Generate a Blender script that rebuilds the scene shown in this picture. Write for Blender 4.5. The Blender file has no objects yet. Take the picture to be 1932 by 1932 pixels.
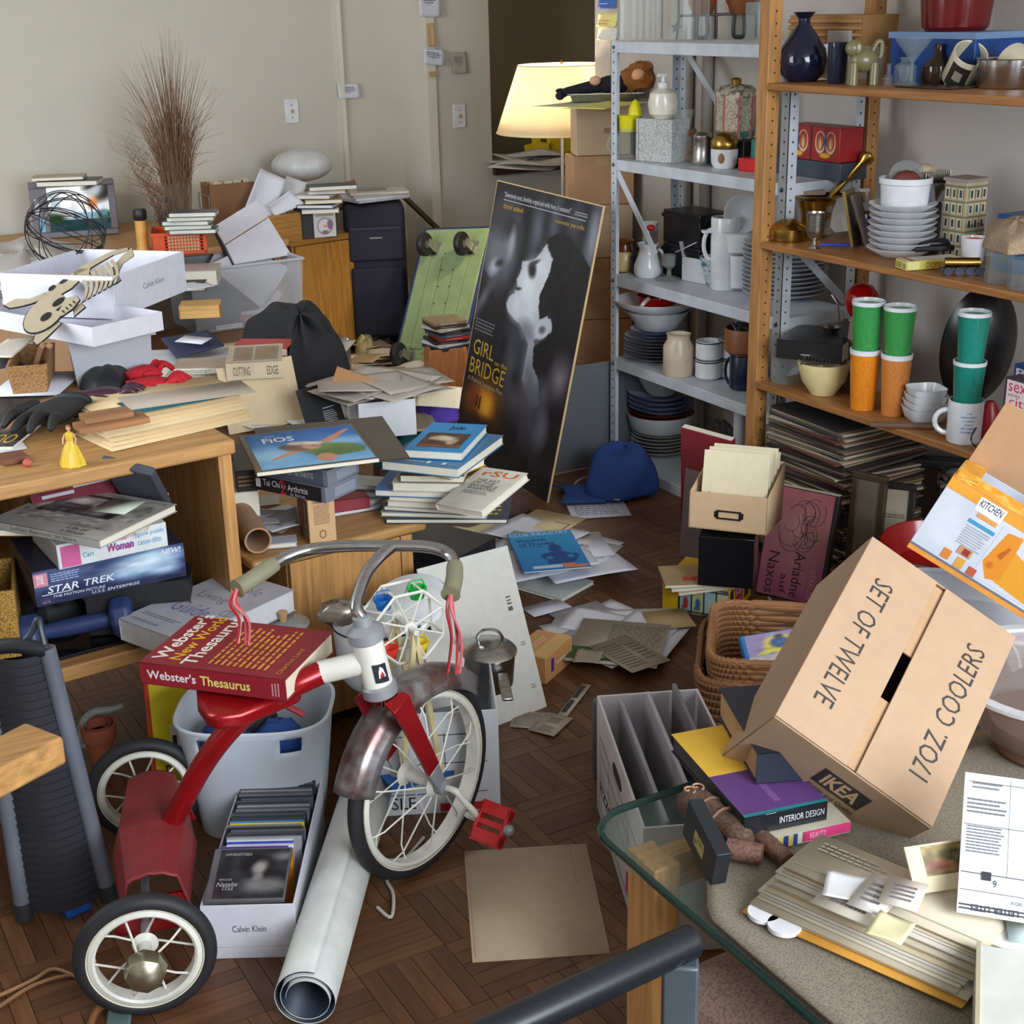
import bpy, bmesh, math, random
import numpy as np
from mathutils import Matrix, Vector
S=bpy.context.scene
# ---------------------------------------------------------------- camera, light, exposure
F=2650.; HC=1.6; PIT=math.radians(20.05); ROLL=math.radians(1.35); YAW=math.radians(29.5)
FW=np.array([math.sin(YAW)*math.cos(PIT),math.cos(YAW)*math.cos(PIT),-math.sin(PIT)])
_r=np.cross(FW,[0,0,1]); _r/=np.linalg.norm(_r); _u=np.cross(_r,FW)
RI=_r*math.cos(ROLL)-_u*math.sin(ROLL); UP=_u*math.cos(ROLL)+_r*math.sin(ROLL)
CP=np.array([0,0,HC])
cam=bpy.data.cameras.new('camera'); co=bpy.data.objects.new('camera',cam); S.collection.objects.link(co)
cam.sensor_width=36; cam.lens=F/1932*36; cam.clip_start=.05
co.matrix_world=Matrix(((RI[0],UP[0],-FW[0],0),(RI[1],UP[1],-FW[1],0),(RI[2],UP[2],-FW[2],HC),(0,0,0,1)))
S.camera=co
W=bpy.data.worlds.new('world'); S.world=W; W.use_nodes=True
W.node_tree.nodes['Background'].inputs[0].default_value=(.75,.84,1,1); W.node_tree.nodes['Background'].inputs[1].default_value=.12
def area(name,loc,tgt,sx,sy,power,col):
    l=bpy.data.lights.new(name,'AREA'); l.shape='RECTANGLE'; l.size=sx; l.size_y=sy; l.energy=power; l.color=col
    o=bpy.data.objects.new(name,l); S.collection.objects.link(o); o.location=loc
    o.rotation_euler=(Vector(tgt)-Vector(loc)).to_track_quat('-Z','Y').to_euler(); return o
area('window_daylight',(1.25,-1.66,1.8),(.85,2.6,.2),2.5,1.6,235,(.86,.93,1))
area('added_fill_left',(-1.70,3.6,1.75),(1.2,7.2,.5),2.4,1.5,112,(.88,.94,1))  # added fill at an unseen left opening, slanted to brighten the back wall
S.view_settings.view_transform='Standard'; S.view_settings.look='None'; S.view_settings.exposure=0.0; S.view_settings.gamma=1
S.view_settings.use_curve_mapping=False
# ---------------------------------------------------------------- picking points of the room along the photograph's rays
def ray(px,py): return FW+RI*(px-966)/F+UP*(966-py)/F
XLIM=[None]
def A(px,py,z=0):
    d=ray(px,py); p=Vector(CP+d*(z-HC)/d[2])
    if XLIM[0] and (p.x>XLIM[0] or p.x<0): p=PX(px,XLIM[0],z)
    return p
def PX(px,x,z):   # the point at height z on the plane X=x that lies in the picture's column px
    lo,hi=.3,8.
    for _ in range(40):
        m=(lo+hi)/2; q=np.array((x,m,z))-CP; w=q@FW; u=966+F*(q@RI)/w
        if u>px: lo=m
        else: hi=m
    return Vector((x,m,z))
def AX(px,py,x): d=ray(px,py); return Vector(CP+d*x/d[0])
def AY(px,py,y): d=ray(px,py); return Vector(CP+d*y/d[1])
def dep(p): return float((np.array(p)-CP)@FW)
def on(px,py,z,r):
    p=A(px,py,z); d=Vector((p.x,p.y,0)).normalized(); return p+d*r
YI=-29.5   # world yaw of the picture's horizontal
# ---------------------------------------------------------------- materials
def lin(c): 
    c=c/255.; return c/12.92 if c<=.04045 else ((c+.055)/1.055)**2.4
def L(c): return (lin(c[0]),lin(c[1]),lin(c[2]),1)
MC={}
def mat(c,rough=.55,metal=0,kind='plain',c2=None,sc=1.,bump=.0):
    k=(tuple(c),rough,metal,kind,c2,sc,bump)
    if k in MC: return MC[k]
    m=bpy.data.materials.new(kind+'_%d_%d_%d'%tuple(c)); m.use_nodes=True; nt=m.node_tree; N=nt.nodes; K=nt.links.new
    b=N['Principled BSDF']; b.inputs['Roughness'].default_value=rough; b.inputs['Metallic'].default_value=metal
    b.inputs['Base Color'].default_value=L(c)
    tc=N.new('ShaderNodeTexCoord'); 
    def noise(scale,det=3,stretch=None):
        n=N.new('ShaderNodeTexNoise'); n.inputs['Scale'].default_value=scale*sc; n.inputs['Detail'].default_value=det
        if stretch:
            mp=N.new('ShaderNodeMapping'); mp.inputs['Scale'].default_value=stretch; K(tc.outputs['Object'],mp.inputs[0]); K(mp.outputs[0],n.inputs['Vector'])
        else: K(tc.outputs['Object'],n.inputs['Vector'])
        return n
    def ramp(src,ca,cb,p0=.35,p1=.65):
        r=N.new('ShaderNodeValToRGB'); r.color_ramp.elements[0].color=ca; r.color_ramp.elements[1].color=cb
        r.color_ramp.elements[0].position=p0; r.color_ramp.elements[1].position=p1; K(src,r.inputs[0]); K(r.outputs[0],b.inputs['Base Color']); return r
    def dobump(src,st,dist=.002):
        bm=N.new('ShaderNodeBump'); bm.inputs['Strength'].default_value=st; bm.inputs['Distance'].default_value=dist; K(src,bm.inputs['Height']); K(bm.outputs[0],b.inputs['Normal'])
    def sh(f,c=c): return L(tuple(min(255,max(0,x*f)) for x in c))
    if kind=='plain': 
        n=noise(14); ramp(n.outputs[0],sh(.95),sh(1.03)); 
        if bump: dobump(n.outputs[0],bump)
    elif kind=='print':
        a=N.new('ShaderNodeVertexColor'); a.layer_name='Col'; K(a.outputs[0],b.inputs['Base Color'])
    elif kind=='wood':
        n=noise(7,5,(1,1,12) if c2=='z' else (1,14,14) if c2=='x' else (14,1,14)); 
        if c2=='z': n=noise(7,5,(14,14,1))
        ramp(n.outputs[0],sh(.84),sh(1.08),.3,.7)
    elif kind=='fabric':
        n=noise(420,2); ramp(n.outputs[0],sh(.8),sh(1.12)); dobump(n.outputs[0],.35)
    elif kind=='card':
        n=noise(40,4); ramp(n.outputs[0],sh(.985),sh(1.012)); dobump(n.outputs[0],.05)
    elif kind=='wall':
        n=noise(3.5,4); ramp(n.outputs[0],sh(.99),sh(1.01)); n2=noise(90,3); dobump(n2.outputs[0],.12,.003)
    elif kind=='speck':
        n=noise(260,2); ramp(n.outputs[0],L(c2),L(c),.40,.52)
    elif kind=='brushed':
        n=noise(60,3,(1,1,30)); ramp(n.outputs[0],sh(.9),sh(1.05))
        rr=N.new('ShaderNodeMapRange'); rr.inputs[3].default_value=rough*.7; rr.inputs[4].default_value=rough*1.4; K(n.outputs[0],rr.inputs[0]); K(rr.outputs[0],b.inputs['Roughness'])
    elif kind=='worn':
        n=noise(18,5); ramp(n.outputs[0],L(c2),sh(1.0),.38,.56)
    elif kind=='glass':
        b.inputs['Transmission Weight'].default_value=1; b.inputs['IOR'].default_value=1.3
    elif kind=='film':   # thin clear or milky plastic
        b.inputs['Alpha'].default_value=c2; m.surface_render_method='BLENDED'
        n=noise(9); rr=N.new('ShaderNodeMapRange'); rr.inputs[3].default_value=c2*.9; rr.inputs[4].default_value=min(1,c2*1.1); K(n.outputs[0],rr.inputs[0]); K(rr.outputs[0],b.inputs['Alpha'])
    elif kind=='glow':
        b.inputs['Emission Color'].default_value=L(c); b.inputs['Emission Strength'].default_value=c2
        n=noise(200,2); ramp(n.outputs[0],sh(.95),sh(1.03))
    elif kind=='tvglow':
        a=N.new('ShaderNodeVertexColor'); a.layer_name='Col'; K(a.outputs[0],b.inputs['Emission Color']); b.inputs['Emission Strength'].default_value=c2
    elif kind=='shade':
        tr=N.new('ShaderNodeBsdfTranslucent'); tr.inputs[0].default_value=L(c); mx=N.new('ShaderNodeMixShader'); mx.inputs[0].default_value=.6
        n=noise(160,2); ramp(n.outputs[0],sh(.96),sh(1.02)); K(b.outputs[0],mx.inputs[1]); K(tr.outputs[0],mx.inputs[2]); K(mx.outputs[0],N['Material Output'].inputs[0])
    MC[k]=m; return m
WHITE=mat((226,226,229),.6); PAPER=mat((214,214,222),.7,kind='card'); CREAM=mat((222,208,180),.7,kind='card'); MANILA=mat((226,200,150),.7,kind='card')
PAGES=mat((220,214,198),.8,kind='card'); KRAFT=mat((192,150,112),.75,kind='card'); TAN=mat((196,172,142),.75,kind='card')
CHROME=mat((190,190,195),.16,1,'brushed'); STEEL=mat((180,178,174),.28,1,'brushed'); BRASS=mat((176,140,70),.25,1,'brushed')
BLACK=mat((26,26,30),.45); DARK=mat((42,42,48),.6); PORC=mat((224,226,230),.18); GLASS=mat((240,244,244),.03,0,'glass'); GREY=mat((120,122,128),.5)
OAK=mat((188,140,84),.45,0,'wood','x'); OAKZ=mat((192,142,84),.45,0,'wood','z'); OAKY=mat((184,134,78),.45,0,'wood','y')
PRINT=mat((200,200,200),.45,0,'print'); PRINTM=mat((201,200,200),.7,0,'print')
# ---------------------------------------------------------------- mesh building
class B:
    def __init__(s): s.v=[]; s.f=[]
    def add(s,v,f,M=None):
        o=len(s.v)
        if M is not None: v=[M@Vector(p) for p in v]
        s.v+=[tuple(p) for p in v]; s.f+=[tuple(i+o for i in q) for q in f]; return s
    def box(s,x0,y0,z0,x1,y1,z1,M=None):
        v=[(x,y,z) for z in (z0,z1) for y in (y0,y1) for x in (x0,x1)]
        return s.add(v,[(0,2,3,1),(4,5,7,6),(0,1,5,4),(2,6,7,3),(0,4,6,2),(1,3,7,5)],M)
    def prism(s,pts,z0,z1,M=None):
        n=len(pts); v=[(x,y,z0) for x,y in pts]+[(x,y,z1) for x,y in pts]
        return s.add(v,[tuple(range(n))[::-1],tuple(range(n,2*n))]+[(i,(i+1)%n,n+(i+1)%n,n+i) for i in range(n)],M)
    def lathe(s,prof,n=28,M=None,sx=1,sy=1):
        v=[];f=[];m=len(prof)
        for r,z in prof:
            for k in range(n):
                a=2*math.pi*k/n; v.append((r*math.cos(a)*sx,r*math.sin(a)*sy,z))
        for j in range(m-1):
            for k in range(n): f.append((j*n+k,j*n+(k+1)%n,(j+1)*n+(k+1)%n,(j+1)*n+k))
        cl=prof[0]==prof[-1]
        if prof[0][0]>1e-6 and not cl: f.append(tuple(range(n))[::-1])
        if prof[-1][0]>1e-6 and not cl: f.append(tuple(range((m-1)*n,m*n)))
        return s.add(v,f,M)
    def tube(s,pts,r,n=8,closed=False,M=None,cap=True):
        P=[Vector(p) for p in pts]; m=len(P); v=[];f=[]; rr=r if isinstance(r,(list,tuple)) else [r]*m
        up=None
        for i in range(m):
            a=P[(i-1)%m] if (closed or i>0) else P[i]; b=P[(i+1)%m] if (closed or i<m-1) else P[i]
            t=(b-a).normalized()
            if up is None: up=Vector((0,0,1)) if abs(t.z)<.9 else Vector((1,0,0))
            x=up-t*up.dot(t)
            if x.length<1e-5: x=Vector((1,.3,0))-t*t.x
            x.normalize(); up=x; y=t.cross(x)
            for k in range(n):
                q=2*math.pi*k/n; v.append(P[i]+(x*math.cos(q)+y*math.sin(q))*rr[i])
        for i in range(m if closed else m-1):
            j=(i+1)%m
            for k in range(n): f.append((i*n+k,i*n+(k+1)%n,j*n+(k+1)%n,j*n+k))
        if cap and not closed: f+= [tuple(range(n))[::-1],tuple(range((m-1)*n,m*n))]
        return s.add(v,f,M)
    def ball(s,c,rx,ry=None,rz=None,n=16,M=None,jit=0,seed=0):
        ry=ry or rx; rz=rz or rx; rnd=random.Random(seed); v=[];f=[]; m=n//2
        for j in range(m+1):
            th=math.pi*j/m
            for k in range(n):
                a=2*math.pi*k/n; q=1+jit*(rnd.random()-.5)
                v.append((c[0]+rx*q*math.sin(th)*math.cos(a),c[1]+ry*q*math.sin(th)*math.sin(a),c[2]-rz*q*math.cos(th)))
        for j in range(m):
            for k in range(n): f.append((j*n+k,j*n+(k+1)%n,(j+1)*n+(k+1)%n,(j+1)*n+k))
        return s.add(v,f,M)
    def grid(s,fn,nu,nv,M=None):
        v=[fn(i/nu,j/nv) for j in range(nv+1) for i in range(nu+1)]; w=nu+1
        return s.add(v,[(j*w+i,j*w+i+1,(j+1)*w+i+1,(j+1)*w+i) for j in range(nv) for i in range(nu)],M)
    def openbox(s,w,h,t,th,flare=0,M=None):   # centred, walls and bottom, open top
        o=[];i=[]
        for z,f in ((0,0),(t,flare)): o.append([(-w/2-f,-h/2-f,z),(w/2+f,-h/2-f,z),(w/2+f,h/2+f,z),(-w/2-f,h/2+f,z)])
        for z,f in ((th,0),(t,flare)): i.append([(-w/2-f+th,-h/2-f+th,z),(w/2+f-th,-h/2-f+th,z),(w/2+f-th,h/2+f-th,z),(-w/2-f+th,h/2+f-th,z)])
        v=o[0]+o[1]+i[0]+i[1]; f=[(3,2,1,0),(8,9,10,11)]
        for k in range(4):
            n=(k+1)%4; f+=[(k,n,4+n,4+k),(8+n,8+k,12+k,12+n),(4+k,4+n,12+n,12+k)]
        return s.add(v,f,M)
    def build(s,name,m,parent=None,bev=0,smooth=True,world=False,M=None,solid=0,sub=0,seg=2):
        me=bpy.data.meshes.new(name); V=s.v
        if world and parent is not None:
            iv=wm(parent).inverted(); V=[tuple(iv@Vector(p)) for p in V]
        me.from_pydata(V,[],s.f); me.validate(); me.materials.append(m)
        if smooth:
            me.polygons.foreach_set('use_smooth',[True]*len(me.polygons)); me.set_sharp_from_angle(angle=math.radians(38))
        o=bpy.data.objects.new(name,me); S.collection.objects.link(o)
        if parent is not None: o.parent=parent
        if M is not None: o.matrix_local=M
        if bev:
            b=o.modifiers.new('bevel','BEVEL'); b.width=bev; b.segments=seg; b.limit_method='ANGLE'
        if solid:
            b=o.modifiers.new('thickness','SOLIDIFY'); b.thickness=solid; b.offset=0
        if sub:
            b=o.modifiers.new('smooth','SUBSURF'); b.levels=sub; b.render_levels=sub
        return o
def wm(o):
    m=o.matrix_basis.copy()
    while o.parent is not None: o=o.parent; m=o.matrix_basis@m
    return m
def tag(o,label=None,cat=None,group=None,kind=None):
    if label: o['label']=label
    if cat: o['category']=cat
    if group: o['group']=group
    if kind: o['kind']=kind
    return o
def thing(name,label,cat,M=None,group=None):
    o=bpy.data.objects.new(name,None); S.collection.objects.link(o); o.empty_display_size=.05
    if M is not None: o.matrix_basis=M if isinstance(M,Matrix) else Matrix.Translation(M)
    return tag(o,label,cat,group)
def struct(o): o['kind']='structure'; return o
def TR(x,y,z): return Matrix.Translation((x,y,z))
def RZ(a): return Matrix.Rotation(math.radians(a),4,'Z')
def RX(a): return Matrix.Rotation(math.radians(a),4,'X')
def RY(a): return Matrix.Rotation(math.radians(a),4,'Y')
# frames: FR(...) -> (matrix at the base centre, w, h, t)
def frame(a,b,d,t=0,world=False):
    if not world: a,b,d=A(*a),A(*b),A(*d)
    e1=b-a; e2=d-a; w,h=e1.length,e2.length; u=e1/w; v=e2/h
    p=(u+v).normalized(); q=(u-v).normalized(); x=(p+q).normalized(); y=(p-q).normalized(); z=x.cross(y)
    c=a+(e1+e2)/2-z*t
    return Matrix(((x.x,y.x,z.x,c.x),(x.y,y.y,z.y,c.y),(x.z,y.z,z.z,c.z),(0,0,0,1))),w,h,t
def FRM(f,t):
    if isinstance(f[0],(tuple,list)): return frame(f[0],f[1],f[2],t)
    px,py,z,yaw,w,h=f[:6]; c=A(px,py,z); M=TR(c.x,c.y,z-t)@RZ(yaw+YI)
    if len(f)>6: M=TR(c.x,c.y,z)@RZ(yaw+YI)@RX(f[6])@RY(f[7] if len(f)>7 else 0)@TR(0,0,-t)
    return M,w,h,t
def blk(a,b,hpx,d,yoff=0):   # box from its front bottom edge (two points on a level), height in picture units, depth in metres
    p,q=A(*a),A(*b); x=(q-p); w=x.length; x/=w; y=Vector((0,0,1)).cross(x); s=dep((p+q)/2)/F
    rr=ray((a[0]+b[0])/2,(a[1]+b[1])/2-hpx/2); ce=math.hypot(rr[0],rr[1])/np.linalg.norm(rr)
    c=(p+q)/2+y*d/2
    return Matrix(((x.x,y.x,0,c.x),(x.y,y.y,0,c.y),(0,0,1,c.z),(0,0,0,1))),w,d,hpx*s/ce
def facem(face,w,h,t,e=.0004):
    if face=='T': return TR(-w/2,-h/2,t+e),w,h
    if face=='F': return Matrix(((1,0,0,-w/2),(0,0,-1,-h/2-e),(0,1,0,0),(0,0,0,1))),w,t
    if face=='K': return Matrix(((-1,0,0,w/2),(0,0,1,h/2+e),(0,1,0,0),(0,0,0,1))),w,t
    if face=='R': return Matrix(((0,0,1,w/2+e),(1,0,0,-h/2),(0,1,0,0),(0,0,0,1))),h,t
    if face=='L': return Matrix(((0,0,-1,-w/2-e),(-1,0,0,h/2),(0,1,0,0),(0,0,0,1))),h,t
TXC={}
def textmesh(s,shear=0,off=0):
    k=(s,shear,off)
    if k in TXC: return TXC[k]
    c=bpy.data.curves.new('lettering','FONT'); c.body=s; c.resolution_u=2; c.shear=shear; c.offset=off; c.space_line=1.0
    o=bpy.data.objects.new('lettering',c); me=bpy.data.meshes.new_from_object(o); bpy.data.objects.remove(o); bpy.data.curves.remove(c)
    v=np.array([x.co[:] for x in me.vertices]); f=[tuple(p.vertices) for p in me.polygons]; bpy.data.meshes.remove(me)
    mn=v.min(0); mx=v.max(0); v=(v-mn)/np.maximum(mx-mn,1e-6); v[:,2]=0
    TXC[k]=(v,f); return v,f
def put(o,dims,face,items,name='lettering'):
    """items: ('text',x,y,w,h,colour,turn[,shear,offset]) or ('#',x,y,w,h,colour) bar or (Pic,x,y,w,h); fractions of the face; one mesh per colour"""
    M,fw,fh=facem(face,*dims); by={}; lay=0
    for it in items:
        lay+=1; e=.00012*lay
        if isinstance(it[0],Pic):
            it[0].build(o,M@TR(it[1]*fw,it[2]*fh,e),it[3]*fw,it[4]*fh); continue
        s,x,y,w,h,c=it[:6]; rot=it[6] if len(it)>6 else 0
        X,Y,w,h=x*fw,y*fh,w*fw,h*fh
        g=by.setdefault(c,B())
        if s=='#': g.add([(X,Y,e),(X+w,Y,e),(X+w,Y+h,e),(X,Y+h,e)],[(0,1,2,3)],M); continue
        if s[:2]=='##':   # rows of small print
            n=int(s[2:]); rnd=random.Random(n+int(x*99)); hh=h/n
            for i in range(n):
                xx=X
                while xx<X+w*(.8+.2*rnd.random()):
                    l=min(w*(.06+.1*rnd.random()),X+w-xx)
                    if rot in (90,-90): g.add([(X+(i+.25)*hh*w/h,Y+(xx-X)/w*h,e),(X+(i+.75)*hh*w/h,Y+(xx-X)/w*h,e),(X+(i+.75)*hh*w/h,Y+(xx-X+l)/w*h,e),(X+(i+.25)*hh*w/h,Y+(xx-X+l)/w*h,e)],[(0,1,2,3)],M)
                    else: g.add([(xx,Y+(i+.25)*hh,e),(xx+l,Y+(i+.25)*hh,e),(xx+l,Y+(i+.7)*hh,e),(xx,Y+(i+.7)*hh,e)],[(0,1,2,3)],M)
                    xx+=l+w*.025
            continue
        v,f=textmesh(s,it[7] if len(it)>7 else 0,it[8] if len(it)>8 else 0)
        if rot==0: P=[(X+a*w,Y+b*h,e) for a,b,_ in v]
        elif rot==180: P=[(X+w-a*w,Y+h-b*h,e) for a,b,_ in v]
        elif rot==90: P=[(X+w-b*w,Y+a*h,e) for a,b,_ in v]
        else: P=[(X+b*w,Y+h-a*h,e) for a,b,_ in v]
        g.add(P,f,M)
    for c,g in by.items(): g.build(name,mat(c,.6),o,smooth=False)
# ---------------------------------------------------------------- flat print: a painted grid with a colour per vertex
class Pic:
    def __init__(s,w,h,c=(255,255,255)):
        s.w,s.h=w,h; s.a=np.ones((h,w,3))*np.array(c,float); s.y,s.x=np.mgrid[0:h,0:w]; s.x=s.x/(w-1); s.y=s.y/(h-1); s.asp=w/h; s.m='p'
    def mix(s,m,c): m=np.clip(m,0,1)[...,None]; s.a=s.a*(1-m)+np.array(c,float)*m; return s
    def ell(s,cx,cy,rx,ry,c,soft=.1,rot=0,k=1):
        a=math.radians(rot); dx=(s.x-cx)*s.asp; dy=s.y-cy; u=(dx*math.cos(a)+dy*math.sin(a))/(rx*s.asp); v=(-dx*math.sin(a)+dy*math.cos(a))/ry
        r=np.sqrt(u*u+v*v); return s.mix((1+soft-r)/(2*soft)*k,c)
    def poly(s,pts,c,k=1):
        m=np.zeros(s.x.shape,bool); n=len(pts)
        for i in range(n):
            (x1,y1),(x2,y2)=pts[i],pts[(i+1)%n]
            if y1==y2: continue
            cr=((y1>s.y)!=(y2>s.y))&(s.x<(x2-x1)*(s.y-y1)/(y2-y1)+x1); m^=cr
        return s.mix(m*k,c)
    def rect(s,x0,y0,x1,y1,c,k=1): return s.mix(((s.x>=x0)&(s.x<=x1)&(s.y>=y0)&(s.y<=y1))*k,c)
    def grad(s,c0,c1,ax='y'): t=(s.y if ax=='y' else s.x)[...,None]; s.a=np.array(c0,float)*(1-t)+np.array(c1,float)*t; return s
    def noise(s,amp,seed=1,n=6):
        r=np.random.RandomState(seed)
        g=r.randn(n+1,n+1); yy=s.y*n; xx=s.x*n; i=np.minimum(yy.astype(int),n-1); j=np.minimum(xx.astype(int),n-1); fy=yy-i; fx=xx-j
        fy=fy*fy*(3-2*fy); fx=fx*fx*(3-2*fx)
        v=g[i,j]*(1-fy)*(1-fx)+g[i,j+1]*(1-fy)*fx+g[i+1,j]*fy*(1-fx)+g[i+1,j+1]*fy*fx
        s.a=np.clip(s.a+amp*v[...,None],0,255); return s
    def build(s,parent,M,w,h,name='picture',bend=None,m=None):
        a=s.a.reshape(-1,3)/255.; a=np.where(a<=.04045,a/12.92,((np.maximum(a,0)+.055)/1.055)**2.4)
        X=s.x.reshape(-1)*w; Y=s.y.reshape(-1)*h; Z=np.zeros_like(X)
        if bend: Z=bend(s.x.reshape(-1),s.y.reshape(-1))
        me=bpy.data.meshes.new(name); W_=s.w
        f=[(j*W_+i,j*W_+i+1,(j+1)*W_+i+1,(j+1)*W_+i) for j in range(s.h-1) for i in range(W_-1)]
        me.from_pydata(list(zip(X.tolist(),Y.tolist(),Z.tolist())),[],f)
        at=me.color_attributes.new('Col','FLOAT_COLOR','POINT'); at.data.foreach_set('color',np.concatenate([a,np.ones((len(a),1))],1).astype(np.float32).ravel())
        me.materials.append(m or PRINT); o=bpy.data.objects.new(name,me); S.collection.objects.link(o); o.parent=parent; o.matrix_local=M; return o
# ================================================================ the room
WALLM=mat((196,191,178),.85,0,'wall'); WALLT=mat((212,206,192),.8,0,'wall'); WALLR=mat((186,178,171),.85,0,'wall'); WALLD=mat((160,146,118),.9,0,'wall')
fl=struct(B().box(-1.75,-1.75,-.05,6,9,-.004).build('floor',mat((40,26,18),.6),smooth=False))
random.seed(3); bs=.17; cand=[]
FPOLY=[(470,1932),(560,1500),(700,1470),(900,1420),(980,1240),(1010,1130),(1060,1000),(1150,930),(1300,930),(1420,1130),(1290,1320),(1130,1320),(1130,1560),(1240,1740),(1100,1932)]
FPOLY2=[(0,1700),(150,1660),(400,1700),(560,1830),(470,1932),(0,1932)]
def pjx(p): q=np.array(p)-CP; w=q@FW; return 966+F*(q@RI)/w,966-F*(q@UP)/w
def inp(x,y,pts):
    r=False; n=len(pts)
    for i in range(n):
        (x1,y1),(x2,y2)=pts[i],pts[(i+1)%n]
        if (y1>y)!=(y2>y) and x<(x2-x1)*(y-y1)/(y2-y1)+x1: r=not r
    return r
for i in range(-11,24):
    for j in range(-4,42):
        for k in range(5):
            x0,y0=i*bs+.07,j*bs+.04
            if (i+j)%2: a=(x0,y0+k*bs/5,x0+bs,y0+(k+1)*bs/5)
            else: a=(x0+k*bs/5,y0,x0+(k+1)*bs/5,y0+bs)
            cx,cy=(a[0]+a[2])/2,(a[1]+a[3])/2; px,py=pjx((cx,cy,0))
            if (-1500<px<3200 and -200<py<3200 and cy>.2): cand.append((math.hypot(cx,cy),a,(i+j)%2,inp(px,py,FPOLY) or inp(px,py,FPOLY2)))
cand.sort(key=lambda c:c[0]); vis=[c for c in cand if c[3]][:295]; ids=set(id(c) for c in vis)
PM=[mat(c,.42,0,'wood',d) for d in ('x','y') for c in ((104,68,42),(97,63,39),(111,74,46),(90,57,35))]
g=.0006; plm={}
for d in (0,1):
    w,h=(bs/5,bs) if d==0 else (bs,bs/5)
    for q in range(4):
        o=B().box(-w/2+g,-h/2+g,-.008,w/2-g,h/2-g,0).build('floor_plank',PM[(4 if d==0 else 0)+q],smooth=False); plm[d,q]=o.data; bpy.data.objects.remove(o)
rest=B()
for c in cand:
    a=c[1]
    if id(c) in ids:
        o=bpy.data.objects.new('floor_plank',plm[c[2],random.randrange(4)]); S.collection.objects.link(o); o.parent=fl; o.location=((a[0]+a[2])/2,(a[1]+a[3])/2,random.uniform(-.0006,0))
    else: rest.box(a[0]+g,a[1]+g,-.008,a[2]-g,a[3]-g,0)
tag(rest.build('floor_planks',mat((102,67,42),.42,0,'wood','y'),fl,smooth=False),kind='stuff')
bx=lambda n,m,*a: struct(B().box(*a).build(n,m,smooth=False))
bx('ceiling',mat((226,224,218),.9),-1.75,-1.75,2.62,6,9,2.7)
xt=AY(638,150,6.9).x
bx('wall_back',WALLM,-1.75,6.9,0,xt,7.05,2.62)
bx('trim_1',WALLT,xt,6.872,0,xt+.022,7.0,2.62)
bx('wall_back_panel',WALLM,xt+.022,6.9,0,AY(840,200,6.9).x,7.05,2.62)
xp=AY(838,430,6.6).x-.02
bx('wall_pillar',WALLM,xp,6.6,0,3.665,6.9,2.62)
bx('trim_2',WALLT,xp-.05,6.585,0,xp,6.9,2.62)
bx('wall_low',WALLM,3.665,6.6,0,5.4,6.72,.735)
bx('trim_3',mat((74,42,26),.4,0,'wood','x'),3.665,6.57,.735,5.4,7.0,.775)
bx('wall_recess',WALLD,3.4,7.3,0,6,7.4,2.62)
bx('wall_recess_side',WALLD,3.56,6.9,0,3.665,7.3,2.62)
bx('wall_right',WALLR,3.12,-1.75,0,3.26,4.78,2.62)  # greyed overall: shade behind the shelves is put into the wall colour
bx('wall_right_far',WALLM,5.4,4.78,0,5.5,7.3,2.62)
wl=B(); wl.box(-1.87,-1.75,0,-1.75,6.95,.9).box(-1.87,-1.75,2.55,-1.75,6.95,2.62).box(-1.87,-1.75,.9,-1.75,1.6,2.55).box(-1.87,5.0,.9,-1.75,6.95,2.55)
struct(wl.build('wall_left',WALLM,smooth=False))
wl=B(); wl.box(-1.87,-1.87,0,3.26,-1.75,.9).box(-1.87,-1.87,2.58,3.26,-1.75,2.62).box(-1.87,-1.87,.9,.4,-1.75,2.58).box(3.1,-1.87,.9,3.26,-1.75,2.58)
struct(wl.build('wall_near',WALLM,smooth=False))
# pipes and cove by the right wall
for k,(px,r) in enumerate(((1292,.028),(1330,.02))):
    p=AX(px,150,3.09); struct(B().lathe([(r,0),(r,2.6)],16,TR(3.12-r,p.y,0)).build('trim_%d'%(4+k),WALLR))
# switches and the notes stuck on the walls
def switch(px,py,Y,lab):
    p=AY(px,py,Y); t=thing('light_switch',lab,'light switch',TR(p.x,Y,p.z-.058))
    B().box(-.036,-.007,0,.036,0,.116).build('cover_plate',WHITE,t,bev=.003)
    B().box(-.006,-.016,.05,.006,-.006,.068).build('toggle',mat((180,160,90),.4),t,bev=.002)
    for z in (.028,.088): B().lathe([(.0035,0),(.0035,.0015)],10,TR(0,-.007,z)@RX(90)).build('screw',STEEL,t)
switch(550,210,6.9,'white light switch alone on the left wall above the dried grass'); switch(866,219,6.6,'white light switch on the pillar beside the lamp')
def note(px0,px1,py0,py1,Y,lab,c=(205,205,215),rot=0,rows=5,ink=(90,90,100),cat='note'):
    a=AY(px0,py1,Y); b=AY(px1,py1,Y); d=AY(px0,py0,Y); w=(b-a).length; h=(d-a).length; m=(a+b)/2
    t=thing('wall_note',lab,cat,TR(m.x,Y-.002,m.z)@RY(rot))
    B().grid(lambda u,v:((u-.5)*w,-.001-.02*abs(u-.5)**2*4*v*(1-v)-.012*(1-v)**3,v*h),6,6).build('sheet',mat(c,.8,kind='card'),t,solid=.0005)
    if rows: put(t,(w,.008,h),'F',[('##%d'%rows,.12,.2,.7,.6,ink)])
note(637,678,158,185,6.885,'small white note card across the thin wall trim above the white disc')
note(790,830,-30,32,6.575,'large note hanging at the top of the pale pillar strip',rows=9)
note(806,819,44,88,6.58,'narrow yellowed paper strip between two notes on the pillar edge',(190,160,112),rows=0)
note(797,836,92,122,6.57,'tilted white handwritten note on the pillar edge',rot=8)
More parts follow.
